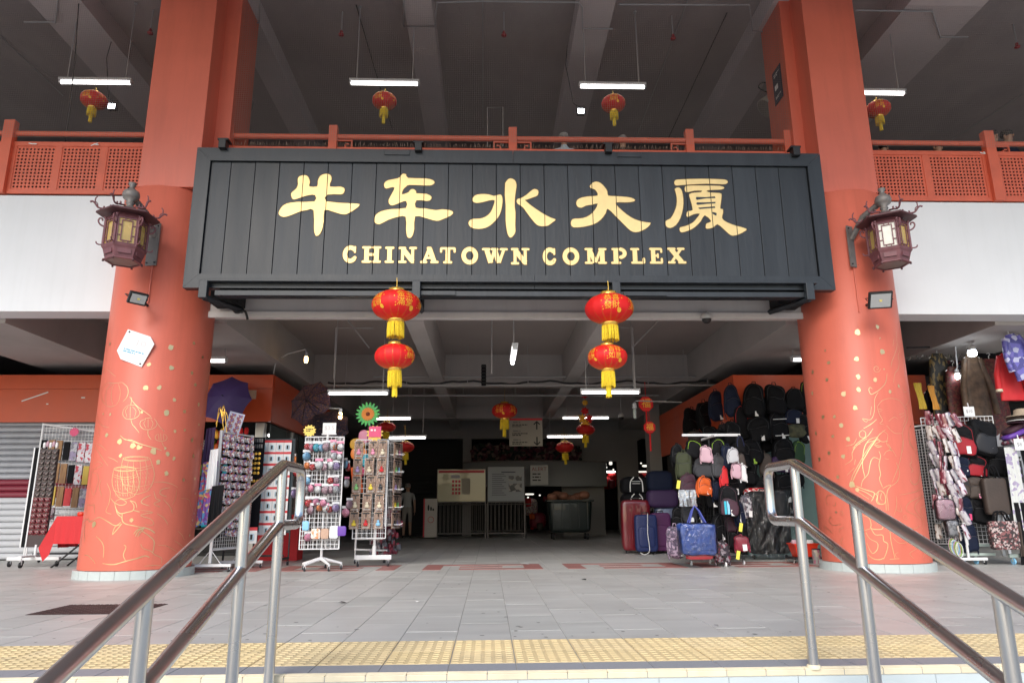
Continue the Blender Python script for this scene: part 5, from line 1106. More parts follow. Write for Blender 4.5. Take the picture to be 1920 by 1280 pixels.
# --- people
def person(loc, rz, lab, shirt, lower, hairm, pose='stand', H=1.70, name='person', sleeves=True, group=None):
    t = T(name, lab, 'person', loc, rz=rz, group=group); s_ = H/1.70
    J = {}; rad = {}; E_ = []
    def a(k, p, r, par=None):
        J[k] = Vector(p)*s_; rad[k] = r*s_ if isinstance(r, float) else (r[0]*s_, r[1]*s_)
        if par: E_.append((par, k))
    a('pelvis', (0, 0, .93), (.15, .105)); a('waist', (0, 0, 1.07), (.135, .095), 'pelvis'); a('chest', (0, .01, 1.27), (.165, .11), 'waist'); a('neckb', (0, .015, 1.43), (.085, .07), 'chest'); a('neck', (0, 0, 1.50), (.052, .055), 'neckb'); a('head', (0, -.01, 1.57), (.07, .085), 'neck'); a('crown', (0, -.005, 1.655), (.062, .075), 'head')
    for sd, q in ((-1, 'l'), (1, 'r')):
        a(q+'sh', (sd*.175, .01, 1.38), .058, 'chest'); a(q+'el', (sd*.225, .02, 1.12), .042, q+'sh')
        if pose == 'lean': a(q+'wr', (sd*.16, -.2, 1.06), .03, q+'el'); a(q+'hd', (sd*.13, -.27, 1.07), (.035, .02), q+'wr')
        else: a(q+'wr', (sd*.24, -.03, .88), .029, q+'el'); a(q+'hd', (sd*.235, -.05, .80), (.022, .036), q+'wr')
        a(q+'hip', (sd*.095, 0, .86), .088, 'pelvis'); a(q+'kn', (sd*.10, -.01, .48), .056, q+'hip'); a(q+'an', (sd*.105, .02, .09), .038, q+'kn'); a(q+'toe', (sd*.12, -.13, .035), (.042, .028), q+'an')
    me = bpy.data.meshes.new('skeleton'); ks = list(J); me.from_pydata([J[k] for k in ks], [(ks.index(x), ks.index(y)) for x, y in E_], [])
    o = bpy.data.objects.new('skeleton', me); col.objects.link(o); o.modifiers.new('s', 'SKIN'); sm = o.modifiers.new('u', 'SUBSURF'); sm.levels = sm.render_levels = 2
    for i, k in enumerate(ks):
        r = rad[k]; me.skin_vertices[0].data[i].radius = r if isinstance(r, tuple) else (r, r)
    me.skin_vertices[0].data[0].use_root = True
    dg = bpy.context.evaluated_depsgraph_get(); b = bpy.data.meshes.new_from_object(o.evaluated_get(dg)); bpy.data.objects.remove(o)
    b.name = 'body'; b.materials.clear()
    for m_ in (M['skin'], shirt, lower, M['black_cloth']): b.materials.append(m_)
    for p in b.polygons:
        z = p.center.z/s_; x = abs(p.center.x)/s_; p.use_smooth = True
        arm = x > .20 and z > .7
        if z < .10: k = 3
        elif z < .52: k = 0
        elif z < .97 and not arm: k = 2
        elif z < 1.47: k = 0 if (arm and z < 1.2) else 1
        else: k = 0
        p.material_index = k
    ob = bpy.data.objects.new('body', b); col.objects.link(ob); ob.parent = t.o
    hz = 1.60*s_
    t.part('hair', MB().super((0, .012*s_, hz+.055*s_), (.088*s_, .105*s_, .072*s_), .8, 1, 16, 8), hairm)
    t.part('nose', MB().super((0, -.098*s_, hz-.015*s_), (.013*s_, .018*s_, .022*s_), .9, 1, 8, 6), M['skin'])
    for sd in (-1, 1):
        t.part('ear', MB().super((sd*.078*s_, .0, hz-.01*s_), (.012*s_, .022*s_, .032*s_), .8, 1, 8, 6), M['skin'])
        t.part('eye', MB().super((sd*.03*s_, -.082*s_, hz+.012*s_), (.013*s_, .008*s_, .007*s_), 1, 1, 8, 6), M['black'])
    t.part('mouth', MB().super((0, -.086*s_, hz-.05*s_), (.022*s_, .008*s_, .005*s_), 1, 1, 8, 6), M['maroon'])
    # fingers: five short bent chains at each hand
    for sd in (-1, 1):
        base = J['lhd' if sd < 0 else 'rhd']; dn = Vector((0, -1, 0)) if pose == 'lean' else Vector((0, -.12, -1)).normalized(); wd = Vector((1, 0, 0)) if pose == 'lean' else Vector((0, 1, 0))
        f = MB()
        for i, L in enumerate((.062, .072, .068, .052)):
            p0 = base+wd*(i-1.5)*.017*s_+dn*.02; p1 = p0+dn*L*.55*s_; p2 = p1+(dn+Vector((-sd*.35, 0, -.2 if pose == 'lean' else 0))).normalized()*L*.5*s_; f.tube([p0, p1, p2], [.0085, .008, .006], 6)
        f.tube([base-wd*.03*s_, base-wd*.045*s_+dn*.03*s_, base-wd*.04*s_+dn*.06*s_], [.010, .009, .007], 6)
        t.part('fingers', f, M['skin'])
    return t
person((-2.62, 23.6, 0), R(190), 'man in a pale T-shirt and shorts seen from behind, walking into the dark hall', M['shirt'], M['shorts'], M['hair_grey'])
gp = 'people behind the upper railing'
def up(px, ytop, H, lab, shirt, hairm, Y=None, rz=0, pose='lean'):
    d = ray(px, ytop); y = (5.44+H-EYE)/d.z*d.y; c = at(px, ytop, Y=y); person((c.x, y, 5.44), rz, lab, shirt, M['navy'], hairm, pose, H, group=gp)
up(1057, 252, 1.62, 'grey-haired person behind the upper railing, above the sign left of the two', mat('pale_blue_shirt', (.45, .55, .62), .7), M['hair_grey'])
up(1167, 257, 1.58, 'person with greying hair behind the upper railing, above the sign on the right', M['brown_cloth'], M['hair_grey'])
up(1887, 247, 1.70, 'black-haired person in dark clothes behind the railing at the upper right corner', M['navy'], M['hair'], rz=R(20))
up(1860, 248, 1.68, 'dark-haired person hidden behind the balustrade post at the right', M['black_cloth'], M['hair'])
up(1757, 268, 1.50, 'dark-haired person whose crown shows above the right balustrade panel, nearer the post', M['black_cloth'], M['hair'], rz=R(180))
up(1655, 270, 1.48, 'dark-haired person whose crown shows above the balustrade right next to the right column', M['black_cloth'], M['hair'], rz=R(160))

# --- merchandise prototypes ------------------------------------------------
def backpack(w, h, m, accent=None, lab='', group=None, pocket=True, tagc=None, name='backpack', loc=(0, 0, 0), rz=0, cat='bag', stripes=None):
    "hangs by its handle: origin at the hook"
    t = T(name, lab, cat, loc, group, rz); d = min(w, h)*random.uniform(.30, .46); ph = random.uniform(0, 6); e1 = random.uniform(.4, .75)
    def slump(mb, k=1):
        mb.v = [(x*(1+.07*math.sin(z*19/h*.5+ph)+.05*(z < -h*.6))+.02*w*math.sin(z*14/h+ph*2)*k, y+.10*d*math.sin(x*9/w+z*7/h+ph)*k, z+.03*h*math.sin(x*7/w+ph)*k) for x, y, z in mb.v]; return mb
    t.part('body', slump(MB().super((0, 0, -h*.54), (w/2, d/2, h*.46), e1, random.uniform(.5, .7), 22, 14)), m)
    if pocket:
        t.part('front_pocket', slump(MB().super((0, -d*.42, -h*.70), (w*.40, d*.22, h*.24), .4, .5, 16, 10)), accent or m)
        t.part('pocket_zip', slump(MB().tube([(w*(-.34+.68*i/6), -d*.64, -h*(.50-.02*math.sin(PI*i/6))) for i in range(7)], .003, 4)), mat('zip_grey', (.07, .07, .075), .4))
        t.part('top_pocket', slump(MB().super((0, -d*.40, -h*.32), (w*.33, d*.14, h*.12), .5, .6, 14, 8)), m)
    zp = [(w*.42*math.cos(a), -d*.40, -h*.44+h*.33*math.sin(a)) for a in np.linspace(-.5, PI+.5, 12)]
    t.part('zip', slump(MB().tube(zp, .004, 5)), accent or mat('zip_dark', (.03, .03, .033), .5))
    t.part('handle', MB().tube([(-w*.1, 0, -h*.10), (-w*.07, 0, -.005), (w*.07, 0, -.005), (w*.1, 0, -h*.10)], .008, 6), m)
    for s_ in (-1, 1): t.part('strap', MB().tube(smooth_path([(s_*w*.2, d*.45, -h*.12), (s_*w*.42, d*.5, -h*.4), (s_*w*.5, d*.35, -h*.75), (s_*w*.46, 0, -h*1.05)], 3), .010, 5), m)
    if stripes:
        for k, sm in enumerate(stripes): t.part('stripe', MB().box(w*(-.26+.14*k), w*(-.26+.14*k)+w*.11, -d*.65-.004, -d*.63, -h*.9, -h*.52), sm)
    if tagc: t.part('price_tag', MB().box(w*.05, w*.05+.06, -d*.62, -d*.612, -h*.95, -h*.95+.09), tagc)
    return t
GB = 'bags hung on the orange front of the bag shop'
def hang(px, py, w, h, m, lab, Y=12.75, X=None, group=GB, **k):
    c = at(px, py-h/2, Y=Y) if X is None else at(px, py-h/2, X=X); W = pxl(w, c.y); Hh = pxl(h, c.y)
    rz = k.pop('rz', 0)+random.uniform(-.35, .35)
    if 'tagc' not in k and random.random() < .35: k['tagc'] = M['paper']
    q = backpack(W, Hh, m, lab=lab, group=group, loc=c, rz=rz, **k); q.o.rotation_euler.y = random.uniform(-.09, .09)
    return q
    return backpack(W, Hh, m, lab=lab, group=group, loc=c, rz=rz, **k)
K, Nv = M['black_cloth'], M['navy']
hang(1413, 750, 40, 70, K, 'big black backpack with a small printed logo, top row of the bag wall', tagc=M['paper'])
hang(1450, 748, 38, 64, K, 'plain black backpack, top row, right of the one with a logo')
hang(1487, 748, 34, 46, K, 'black messenger bag on a long strap, top row near the right column', pocket=False)
hang(1508, 745, 18, 66, K, 'black bag with yellow-green edge, just behind the right column', accent=M['lime'], pocket=False)
t = hang(1454, 796, 38, 58, K, 'flat black bag with two white lines, second row'); 
W_ = pxl(38, 12.75); H_ = pxl(58, 12.75)
for z in (-.34, -.86): t.part('white_line', MB().box(-W_*.35, W_*.35, -W_*.30, -W_*.285, H_*z-.006, H_*z+.006), M['paper'])
hang(1418, 803, 42, 52, K, 'black backpack second row, under the one with a logo')
hang(1487, 780, 34, 30, Nv, 'navy pouch under the messenger bag', pocket=False)
hang(1490, 806, 34, 28, mat('camouflage', (.12, .12, .06), .8, c2=(.04, .045, .03), vscale=14), 'camouflage waist pouch under the navy pouch', pocket=False)
hang(1405, 845, 44, 52, K, 'black backpack with a lime tag, third row', tagc=M['lime'])
hang(1466, 842, 40, 46, K, 'plain black backpack, third row, over the purple bag')
hang(1496, 846, 26, 44, mat('dark_green_mesh', (.02, .06, .02), .7), 'dark green bag with a bright lime frame, third row by the column', accent=M['lime'], pocket=False)
hang(1397, 882, 42, 52, K, 'black backpack, fourth row, nearest the bag rack')
hang(1431, 868, 24, 48, M['brown_cloth'], 'brown tote on long handles, fourth row', pocket=False, name='tote_bag')
hang(1464, 868, 42, 34, M['purple'], 'purple bag, fourth row, under the plain black backpack', pocket=False)
hang(1418, 915, 40, 50, K, 'black backpack, fifth row, above the red packs')
hang(1468, 912, 38, 58, K, 'black backpack with white zip pulls, fifth row', tagc=M['paper'])
hang(1500, 800, 20, 60, K, 'narrow black bag against the right column, second row')
hang(1385, 790, 26, 70, K, 'black bag with red strap at the corner of the shop', pocket=False, accent=M['red_cloth'], Y=12.85)
hang(1368, 750, 30, 66, Nv, 'navy backpack in clear plastic at the shop corner, top', X=4.5)
hang(1340, 760, 32, 62, Nv, 'navy backpack second from the corner on the shop side', X=4.5)
hang(1318, 778, 34, 60, K, 'black backpack third from the corner on the shop side', X=4.5)
hang(1297, 790, 30, 56, K, 'big black backpack with white buckle at the far end of the shop side', X=4.5, tagc=M['paper'])
hang(1354, 808, 20, 34, M['grey_cloth'], 'grey bag on the shop side, second row', X=4.4)
hang(1372, 812, 30, 52, K, 'black backpack on the shop side, second row by the corner', X=4.4)
hang(1330, 815, 28, 42, K, 'black backpack on the shop side, second row middle', X=4.4)
hang(1302, 822, 26, 36, M['brown_cloth'], 'brown-black backpack on the shop side, second row far end', X=4.4)
hang(1385, 850, 34, 56, K, 'black backpack behind the upper bar of the bag rack', Y=12.6)
hang(1376, 900, 34, 56, K, 'black backpack low behind the bag rack', Y=12.6)
for k, (px, py, w, h, lab) in enumerate(((1432, 775, 34, 60, 'black backpack wedged between the two top backpacks'), (1436, 822, 34, 50, 'black bag behind the flat bag with white lines'), (1440, 905, 30, 60, 'black bag under the brown tote'), (1488, 880, 30, 60, 'black bag beside the purple bag by the column'), (1486, 935, 30, 60, 'black bag lowest beside the right column'), (1448, 945, 34, 44, 'black bag lowest above the wrapped suitcase'), (1392, 815, 30, 50, 'black bag behind the top bar of the rack, right'), (1350, 830, 40, 60, 'black bag behind the top bar of the rack, middle'))):
    hang(px, py, w, h, K, lab, Y=13.05 if px > 1400 else 12.9)
# red packs
rp = T('plastic_pack', 'red checked pack in shiny plastic lying above the wrapped suitcase', 'pack', at(1418, 928, Y=12.4)); rp.part('pack', MB().super((0, 0, 0), (.22, .1, .13), .5, .5), speckle('red_check', [(.6, .02, .03), (.5, .02, .03), (.75, .5, .45)], 18, .2, coat=.8))
# --- free-standing bag rack
GR_ = 'bags and pouches hung on the standing rack'
rk_ = T('bag_rack', 'dark grid bag rack on castors with a white top bar, before the bag shop', 'rack', (3.45, 11.05, 0))
def grid_panel(w, h, z0, p=.06, r=.0028, nx=None):
    m = MB(); nx = nx or max(2, round(w/p)); nz = max(2, round(h/p))
    for i in range(nx+1):
        q = r*2 if i in (0, nx) else r; x = -w/2+w*i/nx; m.box(x-q, x+q, -q, q, z0, z0+h)
    for j in range(nz+1):
        q = r*2 if j in (0, nz) else r; z = z0+h*j/nz; m.box(-w/2-r, w/2+r, -q-.004, q-.004, z-q, z+q)
    return m
zt_ = 1.95
rk_.part('top_bar', MB().bbox(-.42, .50, -.02, .02, zt_-.02, zt_+.02, .005), M['white_wire'])
rk_.part('top_bar', MB().bbox(-.02, .02, -.35, .35, zt_-.055, zt_-.022, .005), M['white_wire'])
for a in (0, PI/2): rk_.part('grid', grid_panel(.62, 1.55, .25).xf(rotz(a+.3)), M['black'])
rk_.part('base', MB().bbox(-.42, .42, -.03, .03, .09, .13, .005).bbox(-.03, .03, -.4, .4, .131, .16, .005).tube([(0, 0, .1), (0, 0, zt_)], .018, 8), M['black'])
for x, y in ((-.4, 0), (.4, 0), (0, -.38), (0, .38)):
    w_ = MB(); wheel(w_, x, y, 0, .035); rk_.part('castor', w_, [M['black'], M['white_plastic']])
def rh(px, py, w, h, m, lab, Y=10.85, **k): return hang(px, py, w, h, m, lab, Y=Y, group=GR_, **k)
rh(1281, 868, 28, 52, M['green_cloth'], 'olive sling bag with vertical folds at the left end of the rack')
rh(1300, 840, 28, 34, K, 'small black bag under the top bar, with lime piping', accent=M['lime'], pocket=False)
rh(1322, 850, 22, 32, M['pale_pink'], 'pale pink printed pouch hanging from the top bar', Y=10.7, pocket=False, name='pouch')
rh(1346, 838, 28, 34, K, 'black pouch with lime trim under the middle of the bar', accent=M['lime'], pocket=False)
rh(1363, 855, 28, 48, Nv, 'dark navy crossbody bag right of the middle of the rack', Y=10.75)
rh(1373, 852, 20, 28, mat('pale_grey_pouch', (.5, .5, .52), .5), 'pale grey rounded pouch at the right of the rack', Y=10.55, pocket=False, name='pouch')
rh(1385, 832, 16, 34, K, 'black pouch with blue top at the right end of the bar', accent=M['blue_cloth'], pocket=False)
rh(1388, 862, 14, 28, M['brown_cloth'], 'small brown pouch at the right end of the rack', pocket=False, name='pouch')
rh(1320, 874, 38, 42, M['grey_cloth'], 'charcoal backpack in the second row of the rack', Y=10.8)
rh(1345, 872, 30, 46, mat('dark_grey_cloth', (.05, .05, .055), .75), 'dark grey backpack in the second row of the rack', Y=10.72)
rh(1288, 906, 32, 42, M['plumcloth'], 'maroon-brown backpack with a grey patch, third row of the rack', Y=10.75, tagc=M['grey_cloth'])
rh(1318, 909, 28, 36, M['orange_cloth'], 'small bright orange backpack in the third row of the rack', Y=10.6, tagc=M['paper'])
rh(1343, 905, 22, 62, Nv, 'long navy bag beside the orange backpack', Y=10.85)
rh(1357, 892, 16, 38, M['red_cloth'], 'narrow red bag right of the long navy bag', Y=10.7, pocket=False)
rh(1363, 936, 36, 60, K, 'black and purple backpack with two turquoise stripes', Y=10.6, accent=M['plumcloth'], stripes=(M['teal'], M['sky_blue']))
rh(1380, 880, 18, 30, M['pale_pink'], 'pink and white pouch at the right edge of the rack', Y=10.6, pocket=False, name='pouch')
rh(1391, 884, 14, 34, M['white_plastic'], 'white pouch at the right edge of the rack, by the pink one', Y=10.65, pocket=False, name='pouch')
rh(1264, 1010, 32, 60, speckle('floral_print', [(.12, .09, .14), (.2, .14, .2), (.4, .3, .4), (.08, .06, .1)], 35, .6), 'mauve flowered backpack hanging low at the left of the rack', Y=11.0)
rh(1354, 1032, 26, 42, M['tartan'], 'small dark flowered backpack hanging low right of the blue tote', Y=10.8)
rh(1378, 1000, 30, 56, K, 'black bag hanging low at the right of the rack', Y=11.0, tagc=M['paper'])
rh(1388, 1016, 26, 30, M['maroon'], 'dark maroon purse hanging low at the right of the rack', Y=10.75, pocket=False, tagc=M['paper'])
rh(1275, 970, 30, 44, K, 'black bag half hidden behind the blue tote', Y=11.2)
rh(1398, 945, 24, 46, speckle('silver_print', [(.3, .3, .32), (.08, .08, .1), (.5, .5, .52), (.15, .12, .14)], 24, .25, coat=.5), 'crinkled silver-grey bag at the right side of the rack', Y=11.0, pocket=False)
rh(1384, 960, 20, 44, Nv, 'navy bag with white stripes at the right side of the rack', Y=10.8, stripes=(M['paper'],))
rh(1304, 960, 26, 40, K, 'black bag behind the handles of the blue tote', Y=11.1)
rh(1335, 955, 26, 46, K, 'black bag in the middle of the rack, above the blue tote', Y=11.15)
for k, (px, py, w, h, m_, lab) in enumerate(((1268, 850, 24, 40, 'black_cloth', 'black pouch at the far left end of the rack top'), (1300, 890, 26, 44, 'black_cloth', 'black bag between the olive sling and the orange backpack'), (1331, 925, 24, 50, 'black_cloth', 'black bag under the orange backpack'), (1372, 905, 22, 44, 'black_cloth', 'black bag right of the narrow red bag'), (1290, 955, 26, 44, 'grey_cloth', 'dark grey bag left above the blue tote'), (1346, 985, 26, 50, 'black_cloth', 'black bag right of the blue tote handles'), (1366, 975, 22, 40, 'plumcloth', 'plum bag under the striped backpack'), (1330, 858, 20, 40, 'black_cloth', 'slim black bag behind the pink pouch'))):
    rh(px, py, w, h, M[m_], lab, Y=10.95)
# bundle of silver pouches
c = at(1290, 928, Y=10.6); sp2 = T('pouch_bundle', 'bundle of silver foil pouches on the rack above the blue tote', 'bundle', c, GR_)
for k in range(7): sp2.part('pouch', MB().grid((-.14+.035*k, -.02*k % .05, -.16), (.075, .02, .0), (random.uniform(-.05, .05), 0, .24), 3, 5, lambda a, b: .015*math.sin(a*9+b*7)), mat('silver_foil', (.55, .55, .57), .22, .7, bump=.8, bscale=20))
for px, py in ((1272, 908), (1389, 988), (1384, 1040)):
    c = at(px, py, Y=10.45); tag(obj('price_tag', MB().box(-.025, .025, -.002, .002, -.06, .06).xf(Matrix.Translation(c)@Matrix.Rotation(.2, 4, 'Y')), mat('yellow_card', (.75, .68, .08), .6)), 'yellow price tag %s' % {908: 'beside the maroon-brown backpack', 988: 'at the right side of the rack, mid height', 1040: 'lowest on the right of the rack'}[py], 'tag', 'yellow price tags on the bag rack')
# blue woven tote in plastic
c = at(1307, 1010, Y=10.5); bt = T('tote_bag', 'large shiny blue shopping tote with blue handles at the foot of the rack', 'bag', c)
bw_, bh = pxl(64, 10.5), pxl(54, 10.5)
mm = MB().super((0, 0, 0), (bw_/2, .11, bh/2), .18, .3, 64, 36); mm.v = [(x*(1+.10*(z/bh))+.006*math.sin(z*30), y+.010*math.sin(x*34+z*21)+.008*math.sin(z*46-x*19), z+.010*math.sin(x*22)) for x, y, z in mm.v]
bt.part('body', mm, M['blue_poly'])
for y in (-.06, .06): bt.part('handle', MB().tube([(-.12, y, bh*.45), (-.05, y*.4, bh*.45+.20), (-.01, 0, bh*.45+.27), (.05, y*.4, bh*.45+.2), (.14, y, bh*.45)], .012, 6), mat('handle_blue', (.06, .08, .35), .5))
bt.part('clear_cover', MB().super((0, -.01, 0), (bw_/2+.015, .13, bh/2+.012), .25, .35, 20, 12), M['wrap'])
rpk = T('pouch', 'flat red plastic pouch lying under the blue tote', 'pouch', at(1311, 1042, Y=10.5)); rpk.part('body', MB().super((0, 0, 0), (.2, .09, .05), .5, .5), mat('red_poly', (.4, .03, .04), .25, coat=.7))
# clear plastic packs hanging by the big wrapped case
# --- luggage
def suitcase(px, py, w, h, Y, m, lab, shell=True, rz=0, cord=False):
    c = at(px, py, Z=0) if Y is None else at(px, py, Y=Y); c.z = 0; Wd, Hh = pxl(w, c.y), pxl(h, c.y)
    t = T('suitcase', lab, 'suitcase', c, 'suitcases standing at the bag shop', rz); d = Wd*.42; z0 = .05
    t.part('shell', MB().super((0, 0, z0+Hh/2), (Wd/2, d/2, Hh/2), .22, .3, 20, 12), m)
    if shell:
        for k in range(5): t.part('rib', MB().tube([(-Wd*.32+Wd*.16*k, -d/2-.002, z0+Hh*.12), (-Wd*.32+Wd*.16*k, -d/2-.002, z0+Hh*.88)], .008, 5), m)
    else:
        t.part('front_pocket', MB().super((0, -d*.45, z0+Hh*.40), (Wd*.38, d*.18, Hh*.28), .3, .4), m); t.part('zip', MB().tube([(Wd*.44*math.cos(a), -d*.43, z0+Hh/2+Hh*.45*math.sin(a)) for a in np.linspace(0, 2*PI, 17)], .005, 5), M['black'])
    t.part('handle', MB().tube([(-Wd*.16, 0, z0+Hh-.01), (-Wd*.14, 0, z0+Hh+.035), (Wd*.14, 0, z0+Hh+.035), (Wd*.16, 0, z0+Hh-.01)], .011, 6), M['black'])
    for s_ in (-1, 1):
        w_ = MB(); wheel(w_, s_*Wd*.36, 0, 0, .025); t.part('wheel', w_, [M['black'], M['grey_cloth']])
    if cord: t.part('cord', MB().tube(smooth_path([(.02, -d/2-.06, z0+Hh+.02), (0, -d/2-.07, z0+Hh*.5), (.02, -d/2-.07, .08), (-.08, -d/2-.1, .01), (-.16, -d/2-.08, .04)], 4), .007, 6), M['paper'])
    return t
suitcase(1194, 1032, 52, 88, 14.3, M['red_shell'], 'large red hard-shell suitcase under the black duffel bags')
suitcase(1232, 1036, 30, 66, 14.9, K, 'narrow black suitcase behind the red and blue ones', False)
suitcase(1213, 1040, 40, 64, 13.9, M['blue_cloth'], 'dark blue soft suitcase with a white cord', False, cord=True)
suitcase(1241, 1036, 36, 66, 14.1, mat('aubergine_cloth', (.09, .015, .09), .6, bump=.2), 'purple soft suitcase right of the blue one', False)
suitcase(1262, 1034, 30, 60, 14.3, Nv, 'navy suitcase mostly hidden behind the flowered backpack', False)
def softbag(px, py, w, h, Y, m, lab, stripe=None, rest=None):
    c = at(px, py, Y=Y); Wd, Hh = pxl(w, Y), pxl(h, Y); t = T('duffel_bag', lab, 'bag', c, 'soft bags stacked on the suitcases')
    t.part('body', MB().super((0, 0, 0), (Wd/2, .17, Hh/2), .5, .35, 18, 10), m)
    if stripe:
        for k in (-1, 1): t.part('handle', MB().tube(smooth_path([(k*Wd*.22, -.165, -Hh*.35), (k*Wd*.2, -.18, Hh*.2), (k*Wd*.08, -.2, Hh*.45)], 3), .012, 5), M['paper'])
        for z in (.22, .1): t.part('piping', MB().tube([(-Wd*.42, -.14, Hh*z), (0, -.175, Hh*z), (Wd*.42, -.14, Hh*z)], .006, 5), M['paper'])
    else: t.part('seam', MB().tube([(-Wd*.4, -.15, Hh*.28), (Wd*.4, -.15, Hh*.28)], .005, 5), M['black'])
    return t
softbag(1191, 942, 52, 34, 14.5, K, 'lower black duffel bag with white handles on the red suitcase', True)
softbag(1190, 910, 52, 32, 14.5, K, 'upper black duffel bag with white handles, topmost of its stack', True)
softbag(1241, 934, 56, 34, 14.3, M['purple'], 'dark purple soft case on the purple suitcase stack')
softbag(1236, 902, 46, 38, 14.3, Nv, 'navy soft bag on top of the dark purple case')
softbag(1250, 965, 48, 34, 14.4, mat('clear_blue_pack', (.10, .13, .22), .2, coat=.8, bump=.6), 'dark bag in crinkled clear plastic under the purple case')
softbag(1215, 972, 40, 24, 14.6, K, 'flat black bag squeezed between the red suitcase and the stack')
# big black wrapped suitcase
c = at(1442, 1046, Z=0); c.z = 0; c.y = 12.3; bs = T('suitcase', 'very large black suitcase wrapped in clear plastic, right of the bag rack', 'suitcase', (at(1440, 1000, Y=12.3).x, 12.3, 0), 'suitcases standing at the bag shop')
bs.part('shell', MB().super((0, 0, .60), (.36, .17, .52), .25, .35, 20, 12), mat('case_black', (.02, .02, .022), .5)); bs.part('handle', MB().tube([(-.1, 0, 1.1), (-.08, 0, 1.15), (.08, 0, 1.15), (.1, 0, 1.1)], .012, 6), M['black'])
mm = MB().grid((-.40, -.21, .03), (.80, 0, 0), (0, 0, 1.1), 70, 50, lambda a, b: .007*math.sin(a*61+5*math.sin(b*9+a*4))+.02*math.sin(a*23+3*math.sin(b*7))+.016*math.sin(a*11+b*5+2)+.02*(abs(a-.5)*2)**4*-3); bs.part('plastic_cover', mm, M['wrap'])
for s_ in (-1, 1): bs.part('wheel', MB().tube([(s_*.28-.015, 0, .035), (s_*.28+.015, 0, .035)], .035, 12), M['black'])
# orange basket on a low stool
c = at(1506, 1030, Y=11.4); sb = T('basket', 'bright orange plastic basket of small packs beside the right column', 'basket', c)
sb.part('tub', MB().lathe([(.17, -.1), (.225, .08), (.245, .085), (.245, .1), (.22, .09), (.165, -.09)], n=4, smooth=False).xf(Matrix.Diagonal((1.15, .85, 1, 1))@rotz(PI/4)), M['red_plastic'])
for k in range(7): sb.part('pack', MB().super((random.uniform(-.14, .14), random.uniform(-.08, .08), .1), (.06, .03, .05), .4, .5), (M['paper'], M['pale_pink'], M['sky_blue'])[k % 3])
stl = T('stool', 'low stool with curved dark metal legs under the orange basket', 'stool', (c.x, 11.4, 0))
zt2 = c.z-.105; stl.part('seat', MB().bbox(-.24, .24, -.17, .17, zt2-.03, zt2, .008), M['black'])
for sx in (-1, 1):
    for sy in (-1, 1): stl.part('leg', MB().tube([(sx*.2, sy*.14, zt2-.03), (sx*.22, sy*.15, zt2*.5), (sx*.235, sy*.16, .0)], .012, 8), M['zinc'])
tn = T('tin', 'small pinkish tin on the floor behind the basket stool', 'tin', (at(1531, 1045, Y=11.2).x, 11.2, 0)); tn.part('can', MB().lathe([(.06, 0), (.06, .2), (.055, .21), (.001, .21)], n=16), speckle('tin_print', [(.4, .15, .2), (.3, .28, .25), (.5, .4, .3)], 20)); tn.part('lid', MB().lathe([(.062, .205), (.062, .22), (.001, .22)], n=16), M['plumcloth'])
# ============================================================ stalls on the left
def ordn(i): return ORD[i] if i < 12 else 'last'
def card(lab, group, me, c, rz=0, tilt=0, name='card_pack', cat='pack', sc=1):
    o = inst(name, me, None, c, (tilt, 0, rz), sc); tag(o, lab, cat, group); return o
def star_base(t, m, r=.27, n=5, h=.22, a0=.3):
    for i in range(n):
        a = a0+2*PI*i/n; t.part('foot', MB().tube([(0, 0, .16), (r*.55*math.cos(a), r*.55*math.sin(a), .12), (r*math.cos(a), r*math.sin(a), .085)], [.03, .022, .016], 8), m)
        w_ = MB(); wheel(w_, r*.97*math.cos(a), r*.97*math.sin(a), 0, .028); t.part('castor', w_, [m, M['grey_cloth']])
def bar_base(t, m, w, d, z=.11):
    "two feet and a beam between them, castors at the ends"
    for s_ in (-1, 1):
        t.part('foot', MB().bbox(s_*w/2-.02, s_*w/2+.02, -d/2, d/2, z-.02, z+.02, .005), m)
        for q in (-1, 1):
            w_ = MB(); wheel(w_, s_*w/2, q*d*.45, 0, .03); t.part('castor', w_, [m, M['grey_cloth']])
    t.part('beam', MB().bbox(-w/2+.021, w/2-.021, -.018, .018, z+.03, z+.06, .004), m)
ww = M['white_wire']
# --- spinner of round packs
b0 = Vector((-2.43, 10.83, 0)); t = T('grid_spinner', 'white wire grid spinner on a star foot, hung with round shiny packs', 'rack', b0)
for k, (a, off, w_) in enumerate(((.05, (0, -.17), .56), (.05+2*PI/3, (.13, .08), .5), (.05-2*PI/3, (-.14, .08), .5))):
    t.part('grid', grid_panel(w_, 1.60, .30, .062, .0032).xf(Matrix.Translation((off[0], off[1], 0))@rotz(a)), ww)
t.part('pole', MB().tube([(0, 0, .15), (0, 0, 1.98)], .019, 10), ww); star_base(t, ww, .30)
t.part('price_board', MB().bbox(-.08, .12, -.008, .0, 1.97, 2.13, .002), M['paper']); t.part('price', text_on('$3.5', .085, (.02, -.0095, 2.05)), mat('faded_ink', (.5, .5, .5), .7))
t.part('price_board_holder', MB().box(-.09, .13, -.012, .004, 1.95, 1.968), ww)
def burst(t_, c, r, m, n=12):
    vs = [(c[0]+r*(1 if k % 2 else .74)*math.cos(PI*k/n), c[1], c[2]+r*(1 if k % 2 else .74)*math.sin(PI*k/n)*.95) for k in range(2*n)]
    t_.part('star_sign', MB().poly(vs, (0, .004, 0)), m)
burst(t, (-.23, -.19, 1.99), .10, mat('sun_yellow', (.85, .6, .12), .5)); t.part('star_print', lines_on(.10, .05, (-.23, -.194, 2.0), 2), M['ink'])
cols = ['pink', 'red', 'pale pink', 'blue', 'white', 'teal', 'orange', 'lilac']
